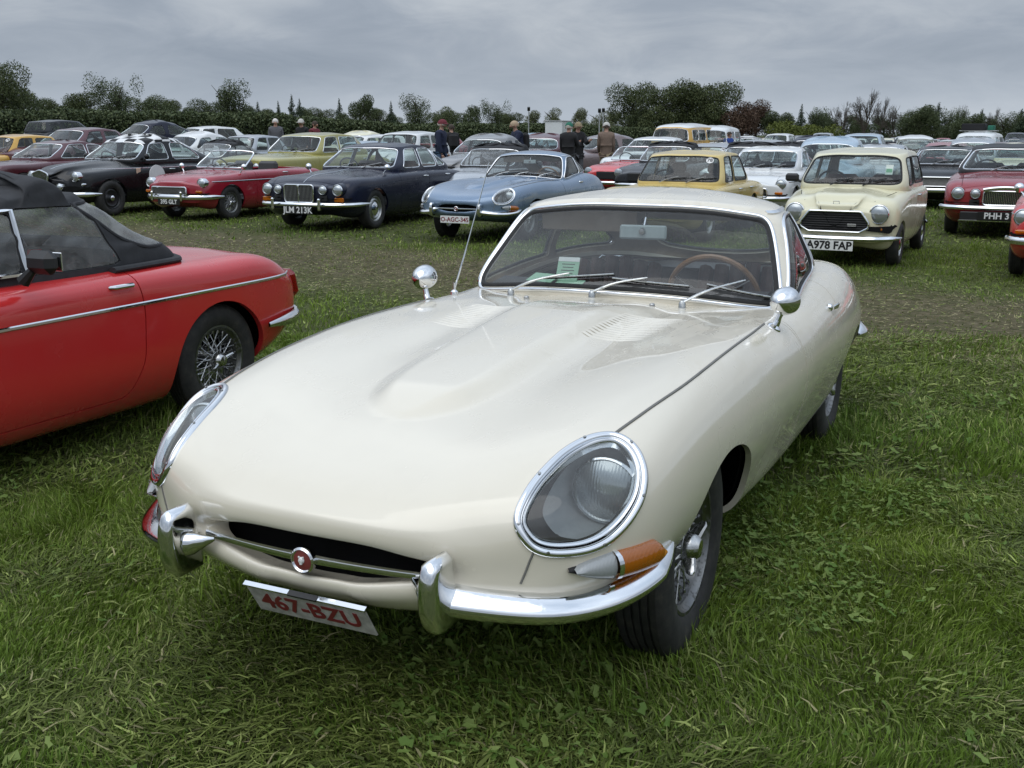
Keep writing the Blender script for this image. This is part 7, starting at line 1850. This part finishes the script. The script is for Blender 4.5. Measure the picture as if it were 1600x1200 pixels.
# hedge: one long clipped hedge, from near left to far right
def hedge():
    rng = np.random.default_rng(4); A = np.array(at(-520, 44)); B = np.array(at(1010, 120)); n = 130000; t = rng.random(n) ** 1.25
    ln = np.linalg.norm(B - A); P = A[None] + (B - A)[None] * t[:, None]; nrm = np.array([-(B - A)[1], (B - A)[0]]) / ln
    hh = 1.55 + .45 * t + .25 * noise2(t * 40, t * 0, 3) + .18 * noise2(t * 160, t * 0, 8); w = rng.normal(0, .55, n); z = rng.random(n) ** .6 * hh
    X = P + nrm[None] * w[:, None]; V0 = np.stack([X[:, 0], X[:, 1], gz(X[:, 0], X[:, 1]) + z + .05], 1)
    a = rng.normal(size=(n, 3)); a /= np.linalg.norm(a, axis=1, keepdims=True); b = np.cross(a, rng.normal(size=(n, 3))); b /= np.linalg.norm(b, axis=1, keepdims=True); s = (.045 + .05 * rng.random(n) + .05 * t)[:, None]
    V = np.stack([V0 - a * s, V0 + b * s * .6, V0 + a * s, V0 - b * s * .6], 1).reshape(-1, 3); i = np.arange(n)[:, None] * 4; T = np.concatenate([i + [0, 1, 2], i + [0, 2, 3]]); c = np.repeat(rng.random(n), 4)
    r = empty('hedge', (0, 0, 0)); tag(r, 'long dark green hedge behind the cars on the left', 'hedge')
    link(bpy.data.objects.new('foliage', tri_mesh('foliage', V, T, np.stack([c, c, c], 1), L_DARK)), r)
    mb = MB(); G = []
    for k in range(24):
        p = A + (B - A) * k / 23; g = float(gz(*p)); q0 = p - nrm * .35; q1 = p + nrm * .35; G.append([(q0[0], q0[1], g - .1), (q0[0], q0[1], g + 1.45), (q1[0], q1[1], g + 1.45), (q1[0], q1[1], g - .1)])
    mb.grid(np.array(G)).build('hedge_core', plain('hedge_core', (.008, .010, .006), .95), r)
hedge()
LT = 'trees along and behind the hedge'
for u, d, top, k, w, lb in ((8, 60, 100, 'oak', .82, 'tall dark tree at the left edge above the hedge'), (187, 66, 127, 'vase', .95, 'spreading bushy tree above the navy old saloon'), (360, 72, 132, 'vase', 1.25, 'broad bushy tree above the hedge left of the olive saloon'),
    (40, 75, 128, 'round', .8, 'dark tree just right of the tall tree at the left edge'), (566, 88, 147, 'round', .75, 'rounded dark tree in the hedge left of the maroon-capped person'), (652, 95, 152, 'vase', 1.0, 'rounded dark tree above the maroon-capped person'), (738, 102, 156, 'round', .85, 'rounded dark tree above the grey brown old saloon'), (776, 105, 163, 'vase', .9, 'smaller rounded dark tree above the fair-haired person'), (1000, 125, 160, 'round', .9, 'dark tree at the left foot of the big oaks')):
    tree(k, u, d, top, lb, w, LT)
for i, (u, top) in enumerate(((75, 150), (110, 152), (138, 140), (165, 150), (228, 146), (245, 141), (272, 152), (300, 156), (330, 152), (388, 160), (420, 166), (480, 162), (505, 165), (535, 166), (590, 165), (615, 172), (690, 170), (706, 160), (800, 172))):
    tree(('oak', 'round')[i % 2], u, 130 + rt.random() * 30, top + 5, 'dark rounded tree, %s from the left in the distant wood behind the hedge' % NTH[i], 1.15, 'distant wood behind the hedge')
for i, (u, top) in enumerate(((405, 160), (437, 160), (458, 150), (470, 156), (532, 156), (612, 160))): tree('conifer', u, 140, top, 'slim dark conifer, %s from the left above the distant wood' % NTH[i], 1.0, 'distant conifers behind the hedge')
for i, (u, top) in enumerate(((690, 166), (790, 176), (830, 172), (862, 168), (905, 168), (935, 172), (955, 172))): tree('pale', u, 150 + rt.random() * 20, top, 'pale green distant tree, %s from the left before the big oaks' % NTH[i], 1.0, 'pale distant trees left of the oaks')
OAKS = (((988, 134), 'broad dark oak, leftmost of the big group behind the camper van', .95), ((1030, 132), 'broad dark oak, second from left in the big group', 1.0), ((1064, 135), 'broad dark oak in the middle of the big group', 1.0), ((1092, 128), 'tallest dark oak in the big group behind the white van', 1.0), ((1118, 132), 'dark oak, rightmost green tree of the big group', .9))
for (u, t), lb, w in OAKS: tree('oak', u, 120 + rt.random() * 8, t, lb, w, 'big oaks behind the vans')
tree('copper', 1160, 118, 146, 'reddish brown tree right of the big oaks', 1.0); tree('copper', 1180, 122, 154, 'lower reddish brown tree at the right end of the oaks', .9)
tree('bush', 1240, 105, 187, 'pale green rounded bush below the bare trees', .95, None); tree('bush', 1262, 107, 193, 'lower pale green bush right of the rounded bush', 1.0, None)
for i, (u, t, k, w) in enumerate(((1205, 172, 'round', 1.0), (1225, 175, 'round', 1.0), (1250, 165, 'conifer', 1.2), (1272, 172, 'vase', 1.3), (1290, 175, 'round', 1.0), (1318, 160, 'bare', .9), (1350, 141, 'bare', 1.15), (1375, 152, 'bare', .8), (1395, 165, 'bare', .9), (1330, 172, 'round', 1.2), (1410, 174, 'vase', 1.2), (1436, 163, 'round', 1.0), (1450, 166, 'round', .9), (1463, 162, 'conifer', 1.5), (1480, 174, 'vase', 1.3), (1500, 165, 'bare', .8), (1512, 177, 'round', 1.3), (1531, 172, 'conifer', 1.6), (1550, 168, 'bare', .8), (1568, 178, 'vase', 1.3), (1592, 172, 'conifer', 1.7), (1610, 174, 'round', 1.2), (1380, 180, 'round', 1.2), (1345, 180, 'round', 1.3), (1300, 184, 'round', 1.3), (1425, 182, 'round', 1.3), (1490, 183, 'round', 1.3), (1545, 184, 'round', 1.3), (1590, 184, 'round', 1.3))):
    k0 = k; k = 'round' if k == 'vase' else k
    lb = {'round': 'dark green tree in the shelter belt behind the long rows', 'conifer': 'dark pointed conifer in the shelter belt behind the long rows', 'bare': 'bare twiggy tree standing above the shelter belt'}[k]
    nk[k] = nk.get(k, 0) + 1; lb = lb.replace(' in the', ', number %s counted in the' % 'x').replace(', number x counted', '') if False else lb + ', %s along' % NTH[nk[k] - 1]
    if (u, k) == (1350, 'bare'): lb = 'tallest bare twiggy tree above the shelter belt'
    tree(k0, u, 118 + rt.random() * 14, t, lb, w, 'shelter belt behind the long rows')
# the wood goes on to either side of the picture
def far_wood():
    rng = np.random.default_rng(9); C = []; Rd = []
    for u in list(np.linspace(1640, 2500, 34)) + list(np.linspace(-900, -60, 34)):
        d = 120 if u > 800 else 95; x, y = at(u + rng.normal(0, 8), d + rng.normal(0, 5)); h = 2.4 + 2.2 * rng.random()
        for k in range(3): C.append((x + rng.normal(0, 1.2), y + rng.normal(0, 1.2), float(gz(x, y)) + h * (.3 + .3 * k))); Rd.append((2.0, 2.0, h * .38))
    V, T, c = leaf_cloud(C, Rd, 42000, .16, rng, .3)
    tag(link(bpy.data.objects.new('distant_wood', tri_mesh('distant_wood', V, T, c, L_DARK))), 'dark wood running on beyond both ends of the tree line', 'wood', kind='stuff')
far_wood()
# light poles and site cabin in the distance
for u, d, top, lb in ((826, 85, 172, 'tall floodlight pole left of the big oaks'), (936, 80, 173, 'twin floodlight pole, left one of the pair by the oaks'), (942, 84, 172, 'floodlight pole, right one of the pair by the oaks')):
    x, y = at(u, d); h = 1.5 + (206 - top) / 1661 * d; r = empty('floodlight_pole', (x, y, float(gz(x, y)))); tag(r, lb, 'light pole')
    MB().tube([(0, 0, 0), (0, 0, h)], .04, 8).build('pole', plain('galvanised', (.35, .36, .37), .5), r)
    MB().box((0, 0, h), (.22, .18, .30), (R(20), 0, 0), bevel=.03).build('lamp_head', TRIMBLACK, r)
x, y = at(873, 62); r = empty('site_cabin', (x, y, float(gz(x, y))), R(-20)); tag(r, 'white site cabin behind the green-capped person', 'cabin')
MB().box((0, 0, 1.05), (1.0, 2.0, 2.1), bevel=.03).build('wall', P_WHITE, r); MB().box((-.1, -1.01, 1.0), (.3, .03, .8)).build('door', plain('cabin_door', (.3, .3, .31), .6), r); MB().box((0, 0, 2.12), (1.08, 2.08, .05)).build('roof', plain('cabin_roof', (.45, .45, .45), .7), r)
x, y = at(648, 62); r = empty('field_gate', (x, y, float(gz(x, y))), R(20)); tag(r, 'low metal field gate in front of the hedge', 'gate')
for k in range(5): MB().tube([(-1.0, 0, .35 + k * .26), (1.0, 0, .35 + k * .26)], .02, 6).build('rail', plain('galvanised', (.35, .36, .37), .5), r)
for sx in (-1, 1): MB().tube([(sx, 0, 0), (sx, 0, 1.5)], .035, 6).build('post', plain('galvanised', (.35, .36, .37), .5), r)
